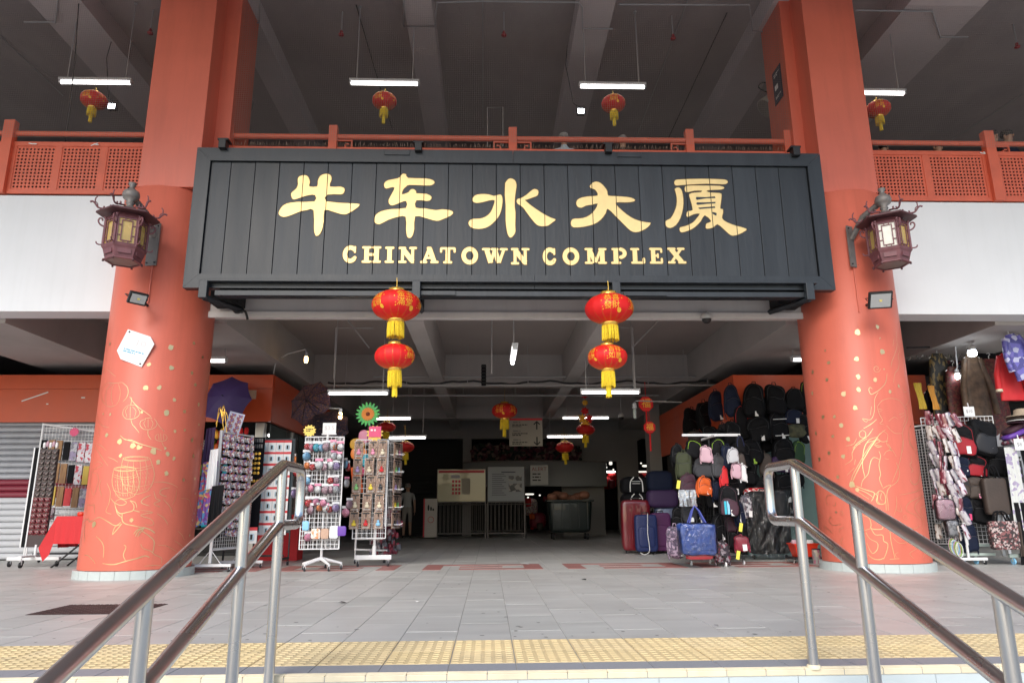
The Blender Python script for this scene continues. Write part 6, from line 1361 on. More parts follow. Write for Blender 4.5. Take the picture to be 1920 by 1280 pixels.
cm = dict(pink=M['pink'], red=M['red_cloth'], blue=M['sky_blue'], white=M['white_plastic'], teal=M['teal'], orange=mat('orange_gloss', (.85, .25, .04), .3), lilac=M['lilac']); cm['pale pink'] = M['pale_pink']
rmesh = {}
def round_pack(c_):
    if c_ not in rmesh:
        m = MB().lathe([(.001, -.012), (.035, -.012), (.045, -.004), (.045, .006), (.001, .006)], n=20).xf(Matrix.Rotation(PI/2, 4, 'X'))
        m2 = MB().lathe([(.001, -.016), (.016, -.016), (.020, -.0135), (.012, -.0125)], n=14).xf(Matrix.Rotation(PI/2, 4, 'X')); m.merge(m2, mi=1)
        m.super((0, 0, 0), (.052, .016, .058), .8, .6, 12, 6, mi=2); m.box(-.045, .045, -.002, .001, .045, .075, mi=1)
        rmesh[c_] = m.mesh('pack', [cm[c_], M['white_plastic'] if c_ != 'white' else M['pink'], M['wrap']])
    return rmesh[c_]
rows = [(1.75, [-.24, -.17, -.10, -.03, .05, .12, .19, .25]), (1.60, [-.25, .17, .24]), (1.47, [-.24, -.15, -.05, .03, .12, .20]), (1.26, [-.22, .13, .20]), (1.14, [-.24, -.15, -.05, .06, .13, .21]), (.95, [-.24, -.16, -.06, .04]), (.86, [-.02, .07, .14, .22, -.14]), (.47, [-.16])]
rr = random.Random(3)
for i, (z, xs_) in enumerate(rows):
    for j, x in enumerate(sorted(xs_)):
        c_ = rr.choices(cols, (5, 3, 6, 2, 6, 1, 1, 3))[0]
        card('%s round pack, %s in the %s row of the white grid spinner' % (c_, ordn(j), ordn(i)), 'round packs on the white grid spinner', round_pack(c_), b0+Vector((x+rr.uniform(-.01, .01), -.215-.02*rr.random(), z+rr.uniform(-.015, .015))), rr.uniform(-.5, .5), name='round_pack', sc=rr.uniform(.95, 1.25))
for k, (px, py) in enumerate(((553, 862), (556, 885), (560, 905), (552, 925), (560, 948), (648, 870), (652, 875), (650, 905), (655, 945), (648, 960))):
    c_ = rr.choice(cols); side = 'left' if px < 600 else 'right'
    card('%s round pack on the %s flank of the grid spinner, %s down' % (c_, side, ordn(k % 5)), 'round packs on the white grid spinner', round_pack(c_), at(px, py, Y=10.9), rr.uniform(-1.3, 1.3), name='round_pack', sc=1.25)
for k, (px, py, w_, h_, m_, lab) in enumerate(((592, 1000, 17, 18, speckle('kid_print', [(.75, .5, .4), (.7, .3, .15), (.8, .75, .65)], 30), 'cream pack with orange print at the bottom of the grid spinner'), (609, 1000, 14, 18, M['kraft'], 'beige pack at the bottom middle of the grid spinner'), (626, 997, 16, 22, M['white_plastic'], 'white pack low on the right of the grid spinner'), (640, 995, 17, 17, mat('violet', (.14, .05, .36), .4), 'violet round pack low at the right edge of the grid spinner'), (573, 985, 12, 16, M['sky_blue'], 'small pale pack low on the left of the grid spinner'))):
    c = at(px, py, Y=10.58); tag(obj('card_pack', MB().super((0, 0, 0), (pxl(w_, 10.6)/2, .012, pxl(h_, 10.6)/2), .35, .4, 14, 8).xf(Matrix.Translation(c)), m_), lab, 'pack', 'packs low on the grid spinner')
# --- card spinner
b1 = Vector((-1.76, 11.45, 0)); t = T('card_spinner', 'white card spinner with rows of brown charm cards, right of the grid spinner', 'rack', b1)
t.part('pole', MB().tube([(0, -.02, .12), (0, -.02, 1.95)], .022, 10).tube([(0, -.02, .12), (0, -.02, .30)], .032, 10), ww)
t.part('grid', grid_panel(.50, 1.50, .42, .075, .003).xf(Matrix.Translation((-.07, -.14, 0))@rotz(.05)), ww)
t.part('grid', grid_panel(.36, 1.30, .60, .075, .003).xf(Matrix.Translation((.20, .04, 0))@rotz(PI/2-.2)), ww)
t.part('top_frame', MB().tube([(-.32, -.14, 1.92), (.18, -.14, 1.92), (.28, .2, 1.90), (-.22, .2, 1.9)], .008, 6, closed=True).tube([(-.32, -.15, .42), (.18, -.15, .42)], .011, 6), ww)
t.part('base_beam', MB().bbox(-.29, .27, -.06, .03, .10, .17, .01), ww)
for s_ in (-.24, .22):
    w_ = MB(); wheel(w_, s_, -.04, 0, .04); t.part('castor', w_, [ww, M['grey_cloth']])
for z in (.62, .88, 1.15, 1.42, 1.69, 1.92):
    for y in (-.10, .08): t.part('hook', MB().tube([(.2, y, z), (.40, y-.05, z), (.42, y-.05, z+.02)], .005, 5), ww)
burst(t, (-.04, -.15, 2.02), .14, mat('sun_yellow', (.85, .6, .12), .5)); t.part('sign_card', MB().bbox(-.13, .06, -.162, -.158, 1.96, 2.13, .001), mat('hot_pink', (.75, .08, .2), .5)); t.part('sign_print', lines_on(.14, .05, (-.035, -.1635, 2.07), 1), M['paper'])
charm = [('pale', mat('cream', (.75, .66, .48), .4)), ('yellow', mat('charm_yellow', (.85, .65, .05), .4)), ('pink', M['pink']), ('green', mat('charm_green', (.25, .6, .2), .4)), ('grey', M['grey_cloth']), ('blue', M['sky_blue']), ('lilac', M['lilac']), ('red', M['red_cloth'])]
cmesh = {}
def charm_card(i):
    if i not in cmesh:
        m = MB().box(-.065, .065, -.002, .002, -.12, .12, mi=0); m.tube([(0, -.008, .10), (0, -.012, .045)], .006, 6, mi=2); m.super((0, -.014, -.015), (.020, .008, .022), .8, .8, 10, 6, mi=1); m.super((0, -.014, -.055), (.034, .010, .026), .7, .8, 10, 6, mi=1); m.box(-.05, .05, -.0035, -.0022, .085, .105, mi=2); m.box(-.045, .045, -.0035, -.0022, -.108, -.095, mi=4)
        m.add([(-.067, -.022, -.122), (.067, -.022, -.122), (.067, -.018, .122), (-.067, -.018, .122)], [(0, 1, 2, 3)], mi=3); cmesh[i] = m.mesh('card', [M['kraft'], charm[i][1], M['black'], M['wrap'], M['paper']])
    return cmesh[i]
pick = [[2, 2, 0], [6, 0, 7], [3, 1, 4], [0, 0, 0], [1, 7, 5]]
for i, z in enumerate((1.77, 1.50, 1.23, .96, .69)):
    for j, x in enumerate((-.27, -.09, .10)):
        if j == 1 and i in (0, 2): x = -.05
        k = pick[i][j]; card('brown charm card with a %s charm, %s in the %s row of the card spinner' % (charm[k][0], ordn(j), ordn(i)), 'charm cards on the card spinner', charm_card(k), b1+Vector((x-.02*i*.35, -.19, z)), rr.uniform(-.06, .06), name='charm_card', sc=1.08)
    for j in range(4):
        c_ = b1+Vector((.30+.03*(j % 2), -.10+.08*j, z-.01)); o = card('edge-on charm card, %s in the %s row of the card spinner right side' % (ordn(j), ordn(i)), 'charm cards edge-on on the card spinner', charm_card((i*3+j*2) % 8), c_, R(65)+rr.uniform(-.1, .1), name='charm_card')
# tangle of small things low behind, and a white frame rack behind it
t = T('wire_rack', 'white curved tube rack with a low wire basket behind the card spinner', 'rack', (-2.05, 12.1, 0))
t.part('frame', MB().tube(smooth_path([(-.12, 0, .2), (-.10, 0, 1.35), (-.07, 0, 1.5), (.02, 0, 1.52)], 4), .018, 8).tube([(-.12, 0, .22), (.40, 0, .20)], .016, 8), ww); t.part('basket', grid_panel(.42, .35, .38, .035, .002).xf(Matrix.Translation((.12, -.1, 0))), ww)
w_ = MB(); wheel(w_, -.12, 0, 0, .03); t.part('castor', w_, [ww, M['grey_cloth']]); t.part('post', MB().tube([(-.12, 0, .08), (-.12, 0, .25)], .012, 6), ww)
t = T('trinket_stand', 'dark stand crowded with reddish trinkets low behind the card spinner', 'stand', (at(722, 1000, Y=12.2).x, 12.2, 0))
t.part('pole', MB().tube([(0, 0, 0), (0, 0, 1.5)], .02, 8), M['black'])
m = MB()
for k in range(120): m.super((random.gauss(0, .10), random.gauss(0, .08), random.uniform(.12, .85)), (.035, .03, .055), .7, .7, 6, 4)
o = t.part('trinkets', m, speckle('trinket', [(.25, .03, .05), (.1, .1, .12), (.35, .3, .32), (.15, .02, .04)], 12)); o['kind'] = 'stuff'
# --- daisy and petal windmills
def daisy(c, r, n, m1, m2, lab, petal_w=.13):
    t = T('paper_daisy', lab, 'pinwheel', c)
    for L, m_, k0, y in ((1, m1, 0, 0), (.55, m2, .5, -.012)):
        for k in range(n):
            a = 2*PI*(k+k0)/n; pr = [(q*L*r, math.sin(PI*min(1, q*.92+.02))**.8*petal_w*r*(1.0 if L == 1 else .8)) for q in (.12, .3, .5, .7, .88, 1)]
            vs = [(p*math.cos(a)-w2*math.sin(a), y, p*math.sin(a)+w2*math.cos(a)) for p, w2 in pr]+[(p*math.cos(a)+w2*math.sin(a), y-.004, p*math.sin(a)-w2*math.cos(a)) for p, w2 in reversed(pr)]
            t.part('petal', MB().add(vs, [tuple(range(len(vs)))]), m_)
    t.part('centre', MB().super((0, -.02, 0), (r*.16, .02, r*.16), .9, .9, 14, 8), mat('daisy_brown', (.25, .06, .02), .6)); t.part('stick', MB().tube([(0, .01, 0), (.02, .02, -1.6)], .006, 6), M['black'])
daisy(at(690, 776, Y=11.9), .205, 18, mat('daisy_green', (.16, .75, .12), .5, c2=(.10, .55, .20), vscale=12), mat('daisy_orange', (.95, .30, .04), .5), 'green and orange paper daisy windmill above the card spinner')
c = at(690, 848, Y=12.1); t = T('petal_windmill', 'windmill of big round petals in pink, yellow, orange and teal behind the card spinner', 'pinwheel', c)
for dx, dz, w_, h_, m_ in ((-.07, .26, .10, .12, M['pink']), (.12, .27, .10, .11, M['lred']), (-.18, .14, .13, .10, mat('petal_ochre', (.65, .35, .03), .5)), (-.15, -.02, .14, .11, mat('orange_gloss', (.85, .25, .04), .3)), (-.04, -.12, .11, .11, M['teal']), (-.13, -.32, .09, .09, mat('hot_pink', (.75, .08, .2), .5))):
    t.part('petal', MB().super((dx, -.02, dz), (w_, .012, h_), .8, .9, 18, 6), m_)
t.part('stick', MB().tube([(0, 0, .2), (.02, 0, -1.3)], .008, 6), M['black'])
c = at(662, 925, Y=11.9); tag(obj('cloth_scrap', MB().grid(c, (.16, .02, .02), (-.06, 0, .42), 5, 8, lambda a, b: .02*math.sin(a*12+b*4)), M['orange_cloth']), 'orange cloth hanging between the grid spinner and the card spinner', 'cloth')
# --- red and white card rack
b2 = Vector((-3.05, 11.7, 0)); b2.x = at(508, 900, Y=11.7).x; t = T('card_rack', 'dark rack of red-topped white cards on castors behind the left railing', 'rack', b2)
t.part('board', MB().box(-.33, .34, .01, .02, .5, 1.98), mat('slate_board', (.03, .05, .06), .6)); t.part('frame', MB().tube([(-.34, .015, .12), (-.34, .015, 2.0), (.35, .015, 2.0), (.35, .015, .12)], .012, 6), M['black']); bar_base(t, M['black'], .6, .4)
m = MB().box(-.055, .055, -.002, .002, -.085, .05, mi=0).box(-.055, .055, -.0022, .0022, .0501, .085, mi=1).super((0, -.008, -.02), (.03, .006, .04), .5, .6, 8, 6, mi=2).box(-.012, .012, -.0155, -.0142, -.045, .01, mi=3); rc = m.mesh('card', [M['white_plastic'], M['redcard'], mat('blister', (.55, .70, .78), .15), M['ink']])
for i in range(8):
    for j in range(5):
        card('red-topped white card, %s in the %s row of the dark card rack' % (ordn(j), ordn(i)), 'red-topped cards on the dark rack', rc, b2+Vector((-.26+.125*j, -.03, 1.86-.185*i)), rr.uniform(-.08, .08), name='card_pack', sc=1.1)
c = at(472, 1003, Y=11.3); card('loose red-topped white card hanging at the lower left of the dark card rack', 'red-topped cards on the dark rack', rc, c, .1, name='card_pack', sc=1.4)
# --- black board with round magnets and gold earrings
b3 = at(446, 920, Y=11.45); b3.z = 0; t = T('magnet_board', 'black cloth board with round badges and gold earrings, left of the card rack', 'board', b3)
t.part('board', MB().bbox(-.20, .36, .0, .02, .55, 1.98, .004), mat('felt_black', (.006, .006, .008), .9, spec=.1)); t.part('leg', MB().tube([(-.15, .02, .0), (-.15, .02, .55)], .015, 6), M['black']); t.part('leg', MB().tube([(.3, .02, .0), (.3, .02, .55)], .015, 6), M['black'])
bc_ = [('white', M['white_plastic']), ('mint', mat('mint', (.45, .68, .6), .4)), ('cream', mat('cream', (.75, .66, .48), .4)), ('pink', M['pale_pink'])]
bm_ = [MB().lathe([(.001, -.008), (.035, -.006), (.042, 0)], n=16).xf(Matrix.Rotation(PI/2, 4, 'X')).super((0, -.009, .0), (.018, .004, .022), .8, .8, 8, 5, mi=1).mesh('badge', [m_, q_]) for (_, m_), q_ in zip(bc_, (M['ink'], M['grey_cloth'], M['red_cloth'], M['maroon']))]
for i in range(15):
    for j in range(2):
        if i > 9 and j == 1 and i % 2: continue
        k = (i*2+j*3) % 4; card('%s badge, %s in the %s row from the top of the black board' % (bc_[k][0], ('left', 'right')[j], ORD[i] if i < 12 else ('thirteenth', 'fourteenth', 'fifteenth')[i-12]), 'round badges on the black board', bm_[k], b3+Vector((-.12+.13*j+.03*rr.random()-.004*i, -.012, 1.86-.088*i)), 0, name='badge', cat='badge', sc=.95)
em = MB().lathe([(.016, -.004), (.024, -.004), (.024, .004), (.016, .004)], n=10).xf(Matrix.Rotation(PI/2, 4, 'X')).mesh('earring', M['lgold'])
for i in range(9):
    for j in range(4): card('gold earring, %s in the %s row of the black board' % (ordn(j), ordn(i)), 'gold earrings on the black board', em, b3+Vector((.13+.055*j, -.014, 1.72-.075*i+(0 if i < 5 else -.05))), 0, name='earring', cat='earring')
gs = MB().box(-.012, .012, -.003, .003, -.03, .03).mesh('hair_pin', mat('dark_glint', (.12, .12, .13), .3, .5))
for i in range(2):
    for j in range(7): card('dark hair pin, %s in the %s row at the top of the black board' % (ordn(j), ordn(i)), 'dark hair pins on the black board', gs, b3+Vector((.11+.035*j, -.006, 1.93-.09*i)), 0, name='hair_pin', cat='hair pin')
# --- tall white rack of magnet sheets by the left column
b4 = at(392, 1072, Z=0); t = T('magnet_rack', 'tall white tube rack with sheets of magnets, close beside the left column', 'rack', b4)
ux_ = Vector((.30, .95, 0)).normalized()
t.part('upright', MB().bbox(-.02, .02, -.02, .02, .12, 2.0, .005), ww); t.part('upright', MB().bbox(-.02, .02, -.02, .02, .12, 2.0, .005).xf(Matrix.Translation(ux_*.75)), ww)
for z_ in (1.98, .3): t.part('crossbar', MB().tube([Vector((0, 0, z_)), ux_*.75+Vector((0, 0, z_))], .014, 6), ww)
for o_ in (Vector((0, 0, 0)), ux_*.75):
    t.part('foot', MB().bbox(-.34, .30, -.02, .02, .07, .11, .005).tube([(-.15, 0, .11), (0, 0, .3)], .006, 5).tube([(.15, 0, .11), (0, 0, .3)], .006, 5).xf(Matrix.Translation(o_)), ww)
    for x in (-.3, .27):
        w_ = MB(); wheel(w_, x, 0, 0, .03); w_.xf(Matrix.Translation(o_)); t.part('castor', w_, [ww, M['grey_cloth']])
t.part('low_grid', grid_panel(.7, .5, .32, .05, .002).xf(Matrix.Translation(ux_*.38)@rotz(math.atan2(ux_.y, ux_.x))), ww)
mc = MB().box(-.045, .045, -.003, .003, -.035, .035).mesh('magnet', M['mag']); mc2 = MB().box(-.04, .04, -.003, .003, -.045, .045).mesh('magnet', speckle('magnet_print_b', [(.5, .3, .25), (.2, .15, .4), (.7, .7, .72), (.35, .1, .12), (.25, .3, .4)], 38, .35))
for i in range(13):
    for j in range(6):
        if i > 9 and j < 2: continue
        p = b4+ux_*(.06+.12*j)+Vector((.05+.012*(i % 3), -.05, 1.90-.115*i)); card('souvenir magnet, %s along the %s row of the white magnet rack' % (ordn(j), ORD[i] if i < 12 else 'thirteenth'), 'magnets on the white rack by the left column', (mc, mc2)[(i+j) % 2], p, R(28)+rr.uniform(-.15, .15), R(-4), 'magnet', 'magnet')
pb = at(437, 800, Y=10.9); sh_ = T('magnet_sheet', 'pale tilted sheet of magnets sticking out right of the white rack top', 'board', pb); sh_.part('sheet', MB().box(-.11, .11, -.004, .004, -.28, .22).xf(Matrix.Rotation(R(14), 4, 'Y')@rotz(R(20))), mat('pale_blue_card', (.6, .62, .75), .5))
for i in range(5):
    for j in range(2):
        o = inst('magnet', mc2, sh_.o); o.matrix_local = Matrix.Rotation(R(14), 4, 'Y')@rotz(R(20))@Matrix.Translation((-.05+.1*j, -.01, .15-.09*i))
rb_ = T('gold_ribbon', 'gold ribbon bow tied on top of the magnet rack', 'ribbon', at(416, 782, Y=10.5))
for k in range(6): rb_.part('strand', MB().tube(smooth_path([(0, 0, 0), (.05*math.cos(k), .0, .08+.02*k), (.09*math.cos(k*1.3), 0, -.02-.04*k)], 3), .006, 4), M['lgold'])
# scarves and a folded purple umbrella hanging left of it
for k, (px, py, w_, h_, m_, lab) in enumerate(((388, 850, 14, 90, M['purple'], 'purple scarf hanging at the top left of the magnet rack'), (384, 925, 22, 110, M['scarf'], 'shiny purple printed scarf hanging between the left column and the magnet rack'), (396, 880, 12, 70, M['white_plastic'], 'white shopping bag hanging on the magnet rack'), (400, 960, 18, 90, K, 'black scarf hanging low on the magnet rack'))):
    c = at(px, py, Y=10.45-.03*k); W_, H_ = pxl(w_, 10.4), pxl(h_, 10.4); q = T('hanging_scarf' if 'bag' not in lab else 'shopping_bag', lab, 'scarf' if 'bag' not in lab else 'bag', c, 'cloths hung on the magnet rack' if 'bag' not in lab else None)
    q.part('cloth', MB().grid((-W_/2, 0, -H_/2), (W_*1.2, .0, .02), (W_*.15, 0, H_), 14, 12, lambda a, b: .03*math.sin(a*17+b*3)*(1.1-b)), m_)
# --- left end: jewellery column, mesh rack, table
b5 = at(60, 1062, Z=0); t = T('jewellery_stand', 'tall narrow stand of dark hair clips on castors at the far left', 'stand', b5)
t.part('board', MB().bbox(-.21, -.15, -.02, .02, .30, 1.88, .004), K); t.part('edge_strip', MB().box(-.149, -.13, -.022, .022, .30, 1.88), ww); t.part('edge_strip', MB().box(-.232, -.211, -.022, .022, .30, 1.88), ww)
t.part('panel', MB().bbox(-.128, .16, -.01, .03, .30, 1.86, .004), mat('dark_brown_board', (.05, .03, .03), .5)); t.part('stem', MB().tube([(-.12, 0, .1), (-.12, 0, .3)], .013, 8).tube([(.02, 0, .1), (.02, 0, .34)], .022, 8), ww); t.part('foot', MB().bbox(-.40, .42, -.03, .03, .10, .15, .006).bbox(-.03, .03, -.35, .2, .151, .18, .006), ww)
for x, y in ((-.36, 0), (.38, 0), (0, -.3)):
    w_ = MB(); wheel(w_, x, y, 0, .045); t.part('castor', w_, [ww, M['black']])
jm = [MB().super((0, -.012, 0), (.042, .014, .030), .5, .6, 8, 5).box(-.045, .045, -.005, .0, -.038, .038).mesh('hair_clip', m_) for m_ in (M['jewel'], speckle('red_clip', [(.2, .01, .02), (.10, .02, .02), (.35, .2, .2), (.12, .01, .02)], 60, .3))]
for i in range(16):
    for j in range(3): card('%s hair clip card, %s in the %s row of the narrow dark stand' % ('dark' if i < 9 else 'dark red', ordn(j), ORD[i] if i < 12 else ('thirteenth', 'fourteenth', 'fifteenth', 'sixteenth')[i-12]), 'hair clip cards on the narrow dark stand', jm[0 if i < 9 else 1], b5+Vector((-.08+.095*j, -.012, 1.80-.085*i)), 0, name='hair_clip', cat='hair clip')
cr_ = T('hair_slide_bunch', 'bunch of pink and white hair slides on top of the narrow dark stand', 'hair slides', b5+Vector((.02, 0, 1.89)))
for k in range(5): cr_.part('hair_slide', MB().super((-.1+.05*k, 0, .03+.02*(k % 2)), (.022, .02, .05), .6, .7, 8, 6), M['pale_pink'] if k % 2 else M['white_plastic'])
b6 = at(118, 1052, Z=0); b6.y = 12.9; b6.x = at(126, 1000, Y=12.9).x; t = T('mesh_rack', 'wide white wire mesh rack hung with incense and small packs, behind the red table', 'rack', b6)
t.part('grid', grid_panel(1.25, 2.0, .35, .055, .0028).xf(rotz(.12)), ww); t.part('upright', MB().tube([(-.62, -.08, .1), (-.62, -.08, 2.38)], .022, 8), ww); t.part('upright', MB().tube([(.35, .05, .1), (.35, .05, 2.2)], .022, 8), ww); t.part('top_rail', MB().tube([(-.62, -.08, 2.36), (.62, .08, 2.2)], .018, 8), ww); bar_base(t, M['grey_cloth'], 1.1, .5)
burst(t, (-.05, -.12, 2.22), .09, mat('hot_pink', (.75, .08, .2), .5))
pm = [('tan incense', MB().box(-.055, .055, -.012, .012, -.17, .17).mesh('pack', M['incense'])), ('dark', MB().box(-.05, .05, -.012, .012, -.16, .16).mesh('pack', K)), ('red and white', MB().box(-.06, .06, -.015, .015, -.17, .17).mesh('pack', speckle('redwhite', [(.6, .55, .6), (.5, .03, .06), (.7, .68, .7)], 22))), ('red', MB().box(-.055, .055, -.012, .012, -.15, .15).mesh('pack', M['redcard'])), ('yellow', MB().box(-.05, .05, -.015, .015, -.16, .16).mesh('pack', mat('ochre', (.6, .42, .06), .5))), ('silvery', MB().box(-.06, .06, -.015, .015, -.16, .16).mesh('pack', speckle('silvery', [(.4, .4, .45), (.15, .15, .2), (.25, .2, .35)], 22, .2)))]
lay = [(1.92, [1, 0, 0, 1, 5, 2, 2, 4, 3]), (1.53, [0, 1, 0, 0, 1, 2, 4, 5, 5]), (1.14, [3, 0, 4, 0, 3, 0, 5, 5, 2])]
for i, (z, ks_) in enumerate(lay):
    for j, k in enumerate(ks_): card('%s pack, %s in the %s row of the wide mesh rack' % (pm[k][0], ordn(j), ordn(i)), 'packs on the wide mesh rack', pm[k][1], b6+Vector((-.52+.122*j, -.14+.015*j, z-.02*j*.5)), rr.uniform(-.1, .1), name='incense_pack')
tag(obj('card_pack', MB().box(-.1, .1, -.01, .01, -.1, .1).xf(Matrix.Translation(b6+Vector((-.30, -.12, .82)))), M['tartan']), 'small maroon pack alone under the lowest row of the mesh rack', 'pack')
b7 = Vector((at(118, 1000, Y=12.0).x+.36, 12.0, 0)); t = T('folding_table', 'small folding table with crossed dark legs beside the left column', 'table', b7)
t.part('tabletop', MB().bbox(-.30, .55, -.3, .3, .74, .77, .006), M['black'])
for y in (-.22, .22):
    t.part('leg', MB().tube([(-.35, y, 0), (.5, y, .74)], .014, 8), M['black']); t.part('leg', MB().tube([(.5, y+.03, 0), (-.25, y+.03, .74)], .014, 8), M['black'])
m = MB(); m.box(-.31, .56, -.31, .31, .772, .78)
m.grid((-.31, -.315, .36), (.87, 0, 0), (0, 0, .42), 24, 8, lambda a, b: .012*math.sin(a*40)*(1-b))
m.grid((-.315, .31, .30), (-.0, -.62, 0), (0, 0, .48), 16, 8, lambda a, b: -.05*(1-b)-.03*math.sin(a*14)*(1-b))
m.add([(-.31, -.315, .78), (-.31, -.315, .36), (-.50, -.36, .30), (-.42, -.34, .10), (-.34, -.33, .20)], [(0, 2, 3, 4, 1)])
cl = obj('tablecloth', m, M['red_cloth']); cl.location = b7; tag(cl, 'bright red cloth with a drooping corner over the small folding table', 'tablecloth')
tr = T('red_tray', 'heap of shiny red trinkets on the red cloth', 'trinkets', b7+Vector((.18, -.05, .782)))
for k in range(14): tr.part('trinket', MB().super((random.uniform(-.25, .25), random.uniform(-.12, .12), .03), (.06, .04, .035), .6, .7, 8, 6), M['red_plastic'] if k % 3 else M['lred'])
# --- umbrellas
def umbrella(c, R_, axis, m, lab, m_in=None):
    "open canopy: eight gores and ribs, axis = direction the ferrule points"
    t = T('umbrella', lab, 'umbrella', c, 'open umbrellas hung at the left shop'); q = Vector(axis).normalized().to_track_quat('Z', 'Y').to_matrix().to_4x4(); n = 8
    def pt(a, s_): sag = 1-.05*math.cos(a*n/1)*s_; return Vector((R_*s_*math.cos(a), R_*s_*math.sin(a), -R_*.38*s_**2.0))
    for i in range(n):
        a0, a1 = 2*PI*i/n, 2*PI*(i+1)/n; vs = []; fs = []
        for j in range(7):
            s_ = j/6
            for k in range(5):
                f = k/4; p = pt(a0, s_).lerp(pt(a1, s_), f); p *= 1-.05*math.sin(PI*f)*s_; vs.append(p)
        for j in range(6):
            for k in range(4): fs.append((j*5+k, j*5+k+1, j*5+k+6, j*5+k+5))
        t.part('gore', MB().add(vs, fs, True).xf(q), m)
        t.part('rib', MB().tube([q@pt(a0, s_*.25)-q.to_3x3()@Vector((0, 0, .006)) for s_ in range(5)], .004, 5), M['grey_cloth'])
    t.part('shaft', MB().tube([q@Vector((0, 0, .06)), q@Vector((0, 0, -R_*1.0))], .007, 6), M['black'])
    return t
umbrella(at(418, 742, Y=12.9), .47, (-.1, -1, .25), mat('umbrella_purple', (.065, .035, .16), .55, bump=.1), 'open plain purple umbrella against the orange fascia by the left column')
umbrella(at(575, 750, Y=12.6), .43, (-.80, .62, .55), M['umb_print'], 'open brown patterned umbrella seen from inside at the shop corner')
umbrella(at(606, 797, Y=13.0), .45, (-.55, .70, .75), M['umb_dark'], 'open dark starry umbrella below the brown patterned one')
# --- goods inside the left shop
t = T('festival_garland', 'red and gold festival decorations hanging inside the left shop', 'decorations', at(440, 815, Y=13.9))
for k in range(26):
    x = random.uniform(-.45, .5); z = random.uniform(-.25, .1); t.part('pendant', MB().super((x, 0, z), (.045, .03, .07), .7, .7, 8, 6), (M['lred'], M['motif'], M['orange_cloth'])[k % 3])
gd = T('shop_shelf', 'dark shelf crowded with coloured goods inside the left shop', 'shelf', (-5.1, 14.6, 0))
gd.part('case', MB().box(-.9, .55, 0, .3, 0, .06).box(-.9, .55, .28, .3, .06, 2.3), M['dark_int'])
for k in range(4): gd.part('shelf', MB().box(-.9, .55, 0, .279, .5+.5*k, .53+.5*k), M['brown_cloth'])
gl = [M['red_cloth'], M['pink'], M['teal'], M['lime'], M['purple'], M['scarf'], M['mag'], M['paper']]
for i in range(4):
    for j in range(9):
        o = tag(obj('goods_box', MB().super((-5.95+.165*j, 14.7, .65+.5*i), (.065, .08, .11), .3, .4, 8, 6), gl[(i*3+j*5) % 8]), '%s item on the %s shelf up inside the left shop' % (ordn(j), ordn(i)), 'box', 'goods on the shelf inside the left shop')
for k, (px, m_, lab) in enumerate(((533, K, 'black garment'), (541, M['grey_cloth'], 'grey garment'), (549, M['brown_cloth'], 'brown garment'))):
    c = at(px, 900, Y=13.7); q = T('garment', lab+' hanging behind the left railing top', 'clothing', c, 'garments hanging at the left shop corner'); q.part('cloth', MB().grid((-.06, 0, -.5), (.12, 0, 0), (0, 0, 1.0), 6, 6, lambda a, b: .02*math.sin(a*14+b)), m_)
rt_ = T('red_counter', 'low counter draped in red cloth inside the left shop corner', 'counter', (at(530, 960, Y=13.2).x, 13.2, 0)); rt_.part('cloth', MB().box(-.35, .35, -.2, .2, 0, .78), M['red_cloth']); rt_.part('tub', MB().lathe([(.12, .785), (.15, .86), (.001, .87)], (-.05, 0, 0), 14), M['lime'])
# ============================================================ stalls at the right end
b8 = at(1762, 1060, Z=0); b8 = Vector((at(1758, 900, Y=10.95).x, 10.95, 0)); t = T('packet_rack', 'white wire rack covered in shiny packets, touching the right column', 'rack', b8)
t.part('grid', grid_panel(.62, 1.75, .28, .045, .0026).xf(rotz(-1.05)), ww); t.part('upright', MB().tube([(.14, -.25, .1), (.14, -.25, 2.12)], .02, 8), ww); t.part('top_rail', MB().tube([(.14, -.25, 2.1), (-.18, .27, 2.08)], .014, 8), ww); t.part('foot', MB().bbox(-.28, .42, -.27, -.23, .06, .10, .005), ww)
for x in (-.25, .38):
    w_ = MB(); wheel(w_, x, -.25, 0, .028); t.part('castor', w_, [ww, M['black']])
pk = [MB().super((0, 0, -.1), (.045, .012, .11), .3, .5, 8, 8, M3=None).mesh('packet', speckle('shiny_%d' % i, cs, 34, .15, coat=.8, bump=.5, stretch=(1, 1, .4))) for i, cs in enumerate(([(.5, .42, .45), (.25, .06, .10), (.6, .55, .6)], [(.10, .08, .14), (.3, .25, .32), (.5, .48, .5)], [(.35, .08, .12), (.5, .3, .32), (.2, .04, .06)], [(.5, .45, .38), (.22, .15, .12), (.62, .58, .55)]))]
names = ['silvery pink', 'dark silver', 'wine red', 'pale gold']
for i in range(9):
    for j in range(6):
        k = rr.randrange(4); px = 1738+9.5*j+(6 if i > 4 else 0)*.4+i*2.2; py = 775+26*i+rr.uniform(-5, 5); y = 10.62-.05*j+rr.uniform(-.03, .03)
        c = at(px, py, Y=y); o = card('%s shiny packet, %s in the %s row of the packet rack' % (names[k], ordn(j), ordn(i)), 'shiny packets on the rack by the right column', pk[k], c, rr.uniform(-.9, .9), rr.uniform(-.15, .15), 'packet', 'packet'); o.rotation_euler.y = rr.uniform(-.55, .15)
